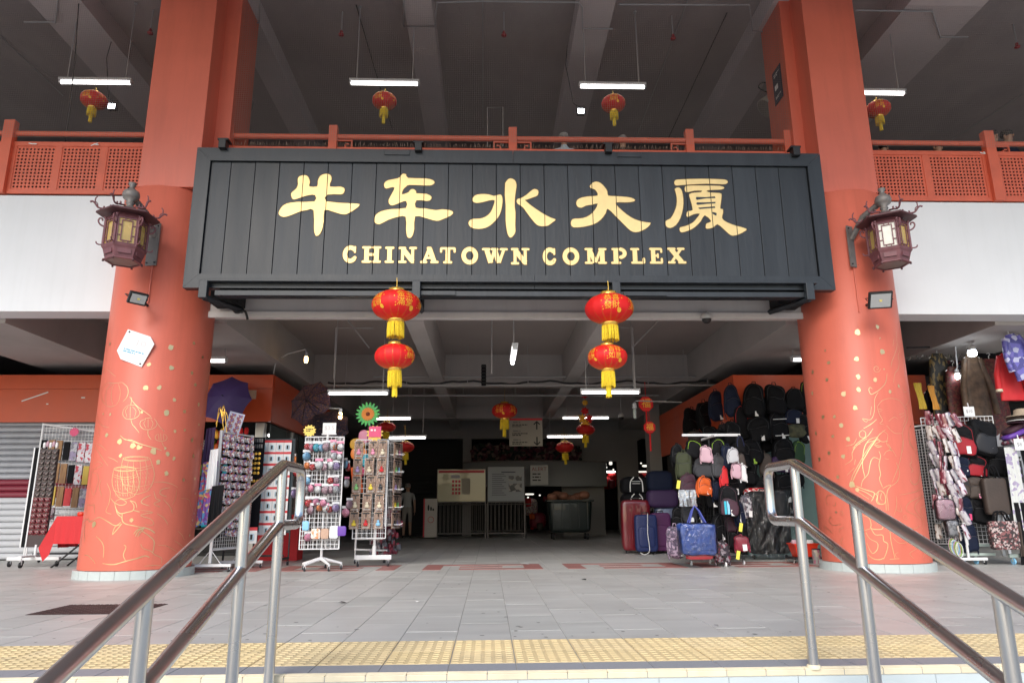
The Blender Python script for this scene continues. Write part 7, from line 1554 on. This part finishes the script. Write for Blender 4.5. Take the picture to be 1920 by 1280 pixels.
for px, py, w_, h_, m_, lab in ((1772, 955, 34, 36, M['pale_pink'], 'pink quilted pouch in clear plastic low on the packet rack'), (1785, 990, 22, 28, speckle('grey_loops', [(.4, .4, .42), (.2, .2, .22)], 30), 'grey coiled pouch below the pink quilted one')):
    c = at(px, py, Y=10.45); q = T('pouch', lab, 'pouch', c); q.part('body', MB().super((0, 0, 0), (pxl(w_, 10.45)/2, .05, pxl(h_, 10.45)/2), .4, .5), m_); q.part('cover', MB().super((0, 0, 0), (pxl(w_, 10.45)/2+.01, .06, pxl(h_, 10.45)/2+.012), .4, .5), M['wrap']); q.part('loop', MB().tube([(0, 0, pxl(h_, 10.45)/2), (-.02, 0, pxl(h_, 10.45)/2+.09), (.02, 0, pxl(h_, 10.45)/2+.09)], .005, 5), M['pale_pink'])
hp = T('hoops', 'cluster of pale bangles and hoops hanging lowest on the packet rack', 'bangles', at(1790, 1022, Y=10.45))
for k in range(7): hp.part('hoop', MB().tube([(.05*math.cos(a)+.012*k-.04, -.008*k, .10*math.sin(a)-.01*k) for a in np.linspace(0, 2*PI, 18)[:-1]], .005, 5, closed=True), (M['pale_pink'], M['lime'], M['paper'], M['sky_blue'])[k % 4])
# bag rack
b9 = Vector((at(1850, 1040, Y=11.1).x, 11.1, 0)); t = T('bag_rack', 'long pale green grid rack of backpacks with a white top frame at the right edge', 'rack', b9)
t.part('grid', grid_panel(1.05, 1.95, .28, .06, .0028).xf(Matrix.Translation((-.15, 0, 0))@rotz(-.22)), ww); t.part('upright', MB().bbox(.16, .21, -.13, -.09, .1, 2.1, .006), ww); t.part('upright', MB().bbox(.42, .47, .1, .14, .1, 2.17, .006), ww); t.part('top_rail', MB().tube([(.18, -.11, 2.09), (-.62, .08, 1.92)], .018, 8).tube([(.44, .12, 2.15), (.2, .14, 2.12)], .016, 8), ww)
gm = mat('pale_green_metal', (.40, .48, .44), .5)
t.part('beam', MB().bbox(-.6, .2, -.15, -.11, .24, .28, .005).bbox(-.85, -.1, -.35, -.31, .12, .16, .005), gm); t.part('foot', MB().bbox(.0, .72, -.5, -.46, .10, .15, .006).tube([(.36, -.48, .15), (.26, -.3, .5)], .02, 8), gm)
for x, y in ((.06, -.48), (.24, -.48), (-.6, -.33), (-.4, -.33)):
    w_ = MB(); wheel(w_, x, y, 0, .045); t.part('castor', w_, [gm, M['sky_blue']])
GX = 'bags on the long rack at the right edge'
def rx_(px, py, w, h, m, lab, Y=10.75, **k): return hang(px, py, w, h, m, lab, Y=Y, group=GX, **k)
rc_ = M['red_cloth']
rx_(1796, 823, 50, 68, K, 'black backpack with a red front pocket, top left of the long rack', accent=mat('dark_red_cloth', (.35, .01, .02), .65), Y=10.7)
rx_(1838, 818, 52, 72, K, 'big black backpack with a red side panel, top middle of the long rack', accent=mat('graphite_cloth', (.02, .02, .024), .6), tagc=M['paper'])
tag(obj('price_tag', MB().box(-.032, .032, -.002, .002, -.055, .055).xf(Matrix.Translation(at(1817, 843, Y=10.4))), M['paper']), 'white card tag hanging between the two top backpacks of the long rack', 'tag')
rx_(1862, 862, 52, 62, K, 'plain black backpack, second row of the long rack on the right', Y=10.85)
rx_(1824, 872, 42, 44, K, 'black bag with dark red edge, second row of the long rack', accent=mat('dark_red_cloth', (.35, .01, .02), .65), tagc=M['paper'])
rx_(1799, 872, 30, 42, Nv, 'navy bag with a white tag, second row of the long rack at the left')
rx_(1800, 910, 28, 42, M['grey_cloth'], 'grey-brown backpack, third row of the long rack at the left', accent=M['brown_cloth'])
rx_(1824, 912, 34, 44, M['brown_cloth'], 'brown backpack with a pink tag, third row of the long rack', tagc=M['pink'])
rx_(1805, 950, 30, 48, Nv, 'navy backpack with a bright pink clip, fourth row of the long rack', tagc=mat('hot_pink', (.75, .08, .2), .5))
rx_(1832, 952, 38, 56, K, 'black backpack, fourth row of the long rack', Y=10.8)
rx_(1813, 1005, 30, 52, Nv, 'navy bag hanging lowest on the long rack')
rx_(1780, 880, 22, 50, K, 'black bag half hidden behind the shiny packets')
def tote(px, py, w, h, Y, m, lab, grp=GX):
    c = at(px, py, Y=Y); W_, H_ = pxl(w, Y), pxl(h, Y); q = T('tote_bag', lab, 'bag', c, grp); mm = MB().super((0, 0, 0), (W_/2, .06, H_/2), .2, .35, 16, 10); q.part('body', mm, m)
    for y in (-.04, .04): q.part('handle', MB().tube(smooth_path([(-W_*.25, y, H_*.45), (-W_*.15, y, H_*.8), (W_*.1, y, H_*.8), (W_*.25, y, H_*.45)], 4), .012, 6), K)
tote(1866, 930, 44, 66, 10.6, M['brown_cloth'], 'grey-brown shiny tote with black handles on the long rack')
tote(1882, 1003, 52, 50, 10.5, M['tinyfloral'], 'small-flowered slouchy bag hanging at the lower right of the long rack')
tote(1898, 925, 20, 60, 10.7, M['grey_cloth'], 'grey shiny bag half behind the brown tote')
# T-shirt
c = at(1893, 868, Y=10.9); q = T('t_shirt', 'grey T-shirt with a black SINGAPORE print hanging on the long rack', 'clothing', c)
q.part('cloth', MB().grid((-.17, 0, -.42), (.42, 0, 0), (-.05, 0, .78), 12, 12, lambda a, b: .012*math.sin(a*15+b*3)).grid((-.26, -.005, .16), (.12, 0, .08), (.06, 0, .22), 4, 4), mat('tee_grey', (.30, .31, .33), .8))
q.part('print_block', MB().box(-.07, .17, -.030, -.027, -.30, .10), M['ink'])
for tx, z, s_ in (('SINGAPORE', .055, .045), ('IS A FINE CITY', .0, .028)): q.part('print', text_on(tx, s_, (.05, -.0315, z)), M['paper'])
for k in range(4): q.part('print_sign', MB().lathe([(.001, 0), (.03, 0), (.04, .001), (.04, .003), (.001, .003)], n=14).xf(Matrix.Translation((-.01+.11*(k % 2), -.034, -.08-.11*(k//2)))@Matrix.Rotation(PI/2, 4, 'X')), (M['red_cloth'], M['lilac'])[k % 2])
def price_card(px, py, Y, tx, lab, w=.17, h=.15):
    c = at(px, py, Y=Y); q = T('price_card', lab, 'sign', c, 'handwritten price cards of the right stall'); q.part('card', MB().box(-w/2, w/2, -.003, .003, -h/2, h/2), M['paper']); q.part('price', text_on(tx, h*.45, (0, -.0045, 0)), mat('pencil', (.25, .25, .27), .8)); q.part('clip', MB().tube([(0, 0, h/2), (0, .01, h/2+.06)], .008, 5), ww)
price_card(1817, 771, 10.8, '$10', 'white price card on the top rail of the long rack'); price_card(1911, 833, 10.5, '$8', 'white price card by the T-shirt at the right edge', .15, .17)
# hats and folded scarves at the edge
q = T('sun_hats', 'stack of straw and cloth sun hats at the right edge', 'hats', at(1915, 775, Y=10.8))
for k in range(4): q.part('hat', MB().lathe([(.22, -.05-.035*k), (.2, -.035-.035*k), (.11, -.03-.035*k), (.10, .05-.035*k), (.06, .075-.035*k), (.001, .08-.035*k)], n=20), (mat('straw', (.45, .36, .26), .8), M['brown_cloth'], M['paper'], M['plumcloth'])[k])
for k, (m_, lab) in enumerate(((M['plumcloth'], 'wine-coloured folded scarf under the sun hats'), (mat('violet', (.14, .05, .36), .4), 'violet folded scarf under the sun hats'), (M['tartan'], 'dark flowered folded scarf, lowest under the sun hats'))):
    c = at(1905, 800+12*k, Y=10.85); q = T('folded_scarf', lab, 'scarf', c, 'folded scarves at the right edge'); q.part('cloth', MB().super((0, 0, 0), (.24, .12, .045), .6, .6).xf(Matrix.Rotation(R(-28+6*k), 4, 'Y')), m_)
for k, (px, py, w_, h_, m_, lab) in enumerate(((1905, 915, 30, 150, speckle('white_floral', [(.6, .62, .6), (.62, .64, .62), (.35, .3, .45), (.6, .62, .6)], 20), 'long white flowered scarf at the right edge'), (1918, 1000, 26, 110, K, 'black scarf hanging low at the right edge'), (1915, 1010, 16, 60, M['brown_cloth'], 'brown strap bag hanging low at the right edge'))):
    c = at(px, py, Y=10.55); q = T('hanging_scarf', lab, 'scarf', c, 'scarves at the right edge'); W_, H_ = pxl(w_, 10.55), pxl(h_, 10.55); q.part('cloth', MB().grid((-W_/2, 0, -H_/2), (W_, 0, 0), (.02, 0, H_), 12, 14, lambda a, b: .03*math.sin(a*16+b*2)), m_)
# --- clothes above
def garment(px, py, w, h, Y, m, lab, sleeves=True, hanger=True, cuff=None, lean=0, flare=.15, name='dress'):
    c = at(px, py, Y=Y); W_, H_ = pxl(w, Y), pxl(h, Y); q = T(name, lab, 'clothing', c, 'clothes hung high at the right stall'); q.o.rotation_euler.y = lean
    vs = []; n = 20; rows = 12
    for j in range(rows+1):
        f = j/rows; half = W_/2*(.42+.5*min(1, f*3.2)**.5 if f < .25 else .86+flare*(f-.25)/.75)
        for i in range(n): a = 2*PI*i/n; vs.append((half*math.cos(a), half*.28*math.sin(a)*(1+.18*math.sin(5*a+f*3)), H_/2-H_*f))
    q.part('cloth', MB().add(vs, [(j*n+i, j*n+(i+1) % n, (j+1)*n+(i+1) % n, (j+1)*n+i) for j in range(rows) for i in range(n)], True), m)
    if sleeves:
        for s_ in (-1, 1):
            p0 = Vector((s_*W_*.30, 0, H_*.43)); p1 = Vector((s_*W_*.58, -.02, H_*.05)); p2 = Vector((s_*W_*.64, -.04, -H_*.28)); q.part('sleeve', MB().tube([p0, p1, p2], [W_*.12, W_*.12, W_*.13], 12), m)
            if cuff: q.part('cuff', MB().tube([p2, p2+(p2-p1)*.14], [W_*.133, W_*.135], 12), cuff)
    if hanger: q.part('hanger', MB().tube([(-W_*.35, 0, H_*.44), (0, 0, H_*.5), (W_*.35, 0, H_*.44)], .008, 6).tube(smooth_path([(0, 0, H_*.5), (0, 0, H_*.5+.05), (.03, 0, H_*.5+.08), (.0, 0, H_*.5+.11), (-.025, 0, H_*.5+.09)], 3), .006, 6), ww)
    return q
garment(1768, 735, 50, 150, 12.3, M['dress'], 'long black and gold dress hanging nearest the right column', sleeves=False)
garment(1798, 760, 46, 150, 12.1, M['dress3'], 'dark red patterned dress between the black-gold and the brown one', sleeves=False)
garment(1752, 780, 40, 100, 12.5, K, 'black garment with sequins low behind the packets', sleeves=False)
garment(1832, 735, 46, 150, 11.9, M['dress2'], 'brown satin tunic with wide sleeves at the right stall')
garment(1868, 755, 52, 170, 12.2, M['dress3'], 'wide dark red patterned dress behind the red jacket', sleeves=False)
garment(1850, 690, 50, 120, 12.6, K, 'black garment high behind the bulb lamp', sleeves=False)
garment(1893, 706, 44, 92, 11.2, M['red_cloth'], 'bright red jacket with cream cuffs hanging at the right edge', cuff=mat('cream', (.75, .66, .48), .4), name='jacket', flare=.25)
garment(1910, 668, 44, 90, 10.9, M['floral'], 'violet satin robe with pale flowers at the upper right edge', lean=R(-14), name='robe')
garment(1900, 820, 40, 110, 12.4, K, 'black garment in shade behind the sun hats', sleeves=False, hanger=False)
for px, py, w_, h_, m_, lab in ((1727, 742, 14, 50, mat('ochre_cloth', (.55, .38, .03), .6), 'yellow scarf hanging beside the right column'), (1752, 745, 12, 46, mat('amber_cloth', (.65, .30, .04), .6), 'orange and yellow scarf right of the yellow one')):
    c = at(px, py, Y=11.8); q = T('hanging_scarf', lab, 'scarf', c, 'yellow scarves by the right column'); W_, H_ = pxl(w_, 11.8), pxl(h_, 11.8); q.part('cloth', MB().grid((-W_/2, 0, -H_/2), (W_, 0, 0), (-.03, 0, H_), 8, 10, lambda a, b: .02*math.sin(a*14+b*5)), m_)
q = T('shop_sign', 'black stall sign with pink Chinese characters and the word GIFTS', 'sign', at(1787, 686, Y=13.2)); q.part('board', MB().box(-.42, .42, 0, .03, -.22, .22), mat('stall_board', (.012, .012, .018), .4))
q.part('characters', text_on('竹意礼品', .17, (-.02, -.003, .10)), mat('rose_print', (.55, .14, .16), .5)); q.part('word', text_on('GIFTS', .15, (.1, -.003, -.06)), mat('blue_print', (.16, .18, .4), .5)); q.part('small_print', lines_on(.35, .05, (.2, -.003, -.17), 1), M['grey_cloth'])
bulb(1823, 662, 11.6, [(1823, 640, 11.6), (1818, 610, 11.6)], 'bright shaded bulb hanging over the brown tunic', False, .07, .12)
bulb(1795, 705, 12.0, [(1795, 688, 12.0), (1790, 640, 12.0)], 'smaller bright bulb hanging in front of the GIFTS sign', False, .04, .11)
pipe('clothes_rail', 'dark clothes rail high at the right stall', [at(1700, 652, Y=12.2), at(1925, 645, Y=12.2)], .015, M['black'], 'rail')
tn2 = MB()
a = at(1700, 672, Y=12.6); b_ = at(1830, 664, Y=12.6)
for k in range(60):
    p = a.lerp(b_, k/59); tn2.obox(p+Vector((0, random.uniform(-.02, .02), random.uniform(-.03, .03))), (.05, .004, .012), Euler((random.random()*3, random.random()*3, random.random()*3)).to_matrix())
o = tag(obj('tinsel', tn2, mat('silver_tinsel', (.5, .55, .5), .25, .8)), 'strip of silver tinsel along the top of the right stall', 'tinsel')
# ============================================================ deep hall
def poster_frame(x0, x1, Y, zl, zt2, m, lab, red=False):
    t = T('notice_board', lab, 'board', ((x0+x1)/2, Y, 0), 'notice boards on barriers in the hall'); W_ = x1-x0
    t.part('board', MB().bbox(-W_/2, W_/2, -.015, .015, zl, zt2, .004), m)
    for s_ in (-1, 1): t.part('leg', MB().tube([(s_*W_/2, .03, 0), (s_*W_/2, .03, zt2)], .025, 8), M['zinc'])
    for z_ in (zl-.03, .15): t.part('rail', MB().tube([(-W_/2, .03, z_), (W_/2, .03, z_)], .02, 8), M['zinc'])
    k = -W_/2+.12
    while k < W_/2-.05: t.part('baluster', MB().tube([(k, .03, .17), (k, .03, zl-.05)], .010, 6), M['zinc']); k += .125
    return t
t = poster_frame(-1.62, -.10, 23, 1.13, 2.13, M['poster_y'], 'cream poster with a red header on a barrier in the middle of the hall')
t.part('header', MB().box(-.73, .73, -.020, -.0165, 2.02, 2.10), M['red_print'])
for i in range(4):
    for j in range(3): t.part('print_block', MB().box(-.30+.1*j, -.23+.1*j, -.020, -.0165, 1.35+.12*i, 1.43+.12*i), M['red_print'])
t.part('print_block', MB().box(.0, .28, -.020, -.0165, 1.35, 1.85), mat('poster_brown', (.30, .26, .18), .5)); t.part('print_block', MB().box(-.32, -.05, -.020, -.0165, 1.85, 1.95), mat('poster_lilac', (.4, .38, .4), .5))
t = poster_frame(-.02, 1.14, 23, 1.13, 2.20, M['poster_g'], 'pale grey information poster with photographs, right of the cream one')
for k in range(11): t.part('text_line', MB().box(-.45, .0-.06*(k % 3), -.020, -.0165, 1.32+.065*k, 1.335+.065*k), M['grey_cloth'])
for x0, z0, x1, z1 in ((.08, 1.42, .50, 1.68), (.08, 1.76, .26, 1.92), (.30, 1.76, .50, 1.92)): t.part('photograph', MB().box(x0, x1, -.020, -.0165, z0, z1), speckle('photo_print', [(.1, .1, .1), (.3, .28, .25), (.05, .05, .05), (.4, .38, .35)], 8))
t.part('heading', MB().box(-.15, .3, -.020, -.0165, 2.02, 2.05), M['grey_cloth'])
t = T('barrier', 'grey metal barrier behind the boards, right of the grey poster', 'barrier', (-.4, 24.2, 0)); t.part('rail', MB().tube([(-1.4, 0, 1.05), (1.8, 0, 1.05)], .02, 8), M['zinc'])
for k in range(24): t.part('baluster', MB().tube([(-1.35+.13*k, 0, .1), (-1.35+.13*k, 0, 1.04)], .01, 6), M['zinc'])
t = T('sign_post', 'narrow white sign panel with a dark pictogram beside the cream poster', 'sign', (at(808, 970, Y=22.8).x, 22.8, 0)); t.part('panel', MB().bbox(-.19, .19, -.03, .03, .05, 1.22, .006), mat('sign_cream', (.50, .44, .38), .5)); t.part('red_edge', MB().box(-.235, -.195, -.03, .03, .05, 1.22), M['redcard'])
for k, (x, h_) in enumerate(((-.08, .18), (.0, .12), (.07, .07))): t.part('pictogram', MB().super((x, -.033, .85+h_/2), (.028, .004, h_/2), .8, .6, 10, 6), M['ink'])
t.part('pictogram', MB().tube([(.09*math.cos(a), -.034, .58+.09*math.sin(a)) for a in np.linspace(0, 2*PI, 14)[:-1]], .008, 5, closed=True), M['red_print'])
# hanging direction board
c = at(986, 812, Y=19.5); t = T('direction_board', 'hanging cream direction board with up and down arrows and a red top', 'sign', c)
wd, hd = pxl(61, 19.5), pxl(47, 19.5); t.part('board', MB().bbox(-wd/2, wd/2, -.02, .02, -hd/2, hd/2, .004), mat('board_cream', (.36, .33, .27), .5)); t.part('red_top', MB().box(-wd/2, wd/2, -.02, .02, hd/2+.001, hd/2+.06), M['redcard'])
for s_ in (-1, 1):
    t.part('hanger', MB().tube([(s_*wd*.4, 0, hd/2+.06), (s_*wd*.4, 0, 4.33-c.z)], .008, 6), M['conduit'])
    z0 = s_*hd*.30; t.part('arrow', MB().box(wd*.33-.018, wd*.33+.018, -.026, -.022, z0-.11, z0+.11).obox((wd*.33-.04, -.024, z0+s_*.07), (.12, .003, .03), Matrix.Rotation(-s_*PI/4, 3, 'Y')).obox((wd*.33+.04, -.0235, z0+s_*.07), (.12, .003, .03), Matrix.Rotation(s_*PI/4, 3, 'Y')), M['ink'])
for z, a, b in ((.24, '二樓  2F', 'LEVEL 2\nFOOD CENTRE'), (.0, '一樓', 'LEVEL 1\nMARKET STALLS'), (-.24, '地下', 'BASEMENT\nWET MARKET')):
    t.part('text', lines_on(.34, .07, (-wd*.2, -.0235, z+.06), 1, seed=len(a)), mat('faded_ink2', (.2, .19, .17), .6)); t.part('text', lines_on(.42, .09, (-wd*.18, -.0235, z-.03), 2, seed=len(b)), M['ink'])
# counter with curved front, flowers, alert sign
cx, cy = 2.0, 25.6
t = T('curved_counter', 'curved pale balcony front above a dark opening at the back of the hall', 'counter', (1.1, 24.4, 0))
m = MB(); nn = 22; vs = []
for k in range(nn+1):
    a = -1.1+2.2*k/nn; x = 2.9*math.sin(a)*.95+.5; y = -1.1*math.cos(a)+.7
    vs += [(x, y, 1.62), (x, y, 2.42), (x, y+.04, 2.44)]
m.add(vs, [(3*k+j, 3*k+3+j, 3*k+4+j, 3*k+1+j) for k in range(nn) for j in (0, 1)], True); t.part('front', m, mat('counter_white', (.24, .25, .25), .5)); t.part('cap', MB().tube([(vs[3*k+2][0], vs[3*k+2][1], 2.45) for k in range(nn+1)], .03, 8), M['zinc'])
m = MB()
for k in range(420):
    a = random.uniform(-.9, .6); r = random.uniform(-.1, .25); m.super((2.9*math.sin(a)*.95+.5, -1.1*math.cos(a)+.95+r, 2.45+random.random()**1.3*.62), (.08, .06, .06), .8, .8, 6, 4)
o = t.part('flower_bank', m, M['flowers']); o['kind'] = 'stuff'
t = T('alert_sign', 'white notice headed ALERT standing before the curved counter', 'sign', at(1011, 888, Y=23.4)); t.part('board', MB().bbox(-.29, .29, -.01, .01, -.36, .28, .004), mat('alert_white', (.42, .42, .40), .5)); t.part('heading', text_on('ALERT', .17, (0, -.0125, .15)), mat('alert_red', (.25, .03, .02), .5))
for k in range(3): t.part('line', lines_on(.44, .07, (0, -.0125, .0-.1*k), 1, seed=k), M['ink'])
t = T('rubbish_bin', 'large dark green wheeled bin heaped with tied bags at the back right of the hall', 'bin', (at(1067, 960, Y=21.8).x, 21.8, 0))
m = MB().super((0, 0, .66), (.66, .42, .46), .18, .25, 24, 12); m.v = [(x*(.9+.12*(z-.2)), y*(.9+.12*(z-.2)), z) for x, y, z in m.v]; t.part('tub', m, M['bin']); t.part('rim', MB().bbox(-.70, .70, -.45, .45, 1.08, 1.14, .015), M['bin'])
for k in range(5): t.part('rib', MB().box(-.5+.25*k-.015, -.5+.25*k+.015, -.445, -.40, .3, 1.07), M['bin'])
for x in (-.5, .5):
    for y in (-.3, .3): t.part('wheel', MB().tube([(x-.03, y, .09), (x+.03, y, .09)], .09, 14), M['black'])
for k in range(7): tag(obj('rubbish_bag', MB().super((t.loc.x-.5+.16*k, 21.75+.1*(k % 2), 1.22+.06*math.sin(k*1.3)), (.17, .16, .12), .8, .8, 12, 8), M['trash']), 'tied brown rubbish bag, %s from the left on the big green bin' % ORD[k], 'rubbish bag', 'rubbish bags heaped on the big bin')
# glimpse of lit stalls through the far openings
gm_ = 'lit goods glimpsed through the far openings'
for k, (px, py, w_, h_, m_, nm, lab) in enumerate(((1134, 870, 6, 6, M['lamp_dim'], 'bulb_lamp', 'left of two round warm lamps in the right far doorway'), (1145, 868, 6, 6, M['lamp_dim'], 'bulb_lamp', 'right of two round warm lamps in the right far doorway'), (1143, 884, 22, 3, M['lamp_on'], 'tube_light', 'small tube lamp in the right far doorway'), (1215, 873, 22, 4, M['lamp_dim'], 'tube_light', 'upper small tube lamp beyond the luggage'), (1208, 884, 26, 3, M['lamp_dim'], 'tube_light', 'lower small tube lamp beyond the luggage'), (993, 926, 16, 3, M['lamp_dim'], 'tube_light', 'small tube lamp seen under the curved counter'))):
    c = at(px, py, Y=28); W_, H_ = pxl(w_, c.y), pxl(h_, c.y); q = T(nm, lab, 'lamp', c, gm_); q.part('tube' if 'tube' in nm else 'bulb', MB().super((0, 0, 0), (W_/2, .04, H_/2), .5, .5, 10, 6), m_); q.part('cord', MB().tube([(0, 0, H_/2), (0, 0, .9)], .008, 5), M['pipe_dark'])
for k, (px, py, w_, h_, m_, lab) in enumerate(((1140, 905, 30, 22, M['red_cloth'], 'red goods on a stall in the right far doorway'), (1147, 893, 16, 16, M['lred_dark'], 'round red lantern-like parcel in the right far doorway'), (1205, 893, 18, 12, M['lred_dark'], 'red heap beyond the stacked luggage'), (995, 950, 26, 30, M['mag'], 'colourful goods glimpsed under the curved counter'), (1008, 975, 30, 28, M['maroon'], 'dark red cloth-covered stand under the curved counter'))):
    c = at(px, py, Y=28.3); tag(obj('goods_pile', MB().super(c, (pxl(w_, c.y)/2, .3, pxl(h_, c.y)/2), .6, .6, 12, 8), m_), lab, 'goods', 'piles of goods on far stalls')
# left side of hall: dark red figure of cloth etc; small litter on the paving
for px, py, s_, m_, lab in ((641, 1129, .05, K, 'dark scrap of litter on the paving left of centre'), (1095, 1086, .04, K, 'small dark scrap on the paving right of centre'), (984, 1057, .09, M['paper'], 'white slip of paper on the red tile band'), (783, 1128, .02, M['paper'], 'white crumb of paper on the paving left of centre'), (1437, 1083, .02, M['paper'], 'white crumb on the paving by the right railing')):
    c = at(px, py, Z=.006); vs = [(c.x+s_*random.uniform(.6, 1.2)*math.cos(2*PI*k/7), c.y+s_*.7*random.uniform(.5, 1.2)*math.sin(2*PI*k/7), .005+.012*random.random()) for k in range(7)]
    tag(obj('litter', MB().add(vs, [tuple(range(7))]), m_), lab, 'litter', 'scraps on the paving')

rs_ = random.Random(11)
for k in range(21):
    reg = k % 3; px = rs_.uniform(*((1128, 1156), (1196, 1236), (986, 1022))[reg]); py = rs_.uniform(*((893, 925), (880, 905), (935, 990))[reg])
    c = at(px, py, Y=27.6+rs_.random()); m_ = rs_.choice([M['lred_dark'], M['orange_cloth'], M['kraft'], M['brown_cloth'], M['maroon'], M['mag']]); q = rs_.uniform(.06, .14)
    tag(obj('goods_parcel', MB().super(c, (q, .06, q*rs_.uniform(.6, 1.4)), .6, .7, 8, 6), m_), 'small coloured parcel on the far stalls seen %s' % ('through the right doorway', 'beyond the luggage', 'under the curved counter')[reg], 'parcel', ('parcels in the right doorway', 'parcels beyond the luggage', 'parcels under the counter')[reg])
for k, (px, py) in enumerate(((1137, 876), (1150, 880), (1202, 868), (1226, 880), (990, 932), (1012, 928))):
    c = at(px, py, Y=27.4); tag(obj('spot_lamp', MB().super(c, (.035, .05, .03), .8, .8, 10, 6), M['lamp_dim']), 'tiny bright lamp among the far stalls, %s of six from the doorway' % ORD[k], 'lamp', 'tiny lamps of the far stalls')
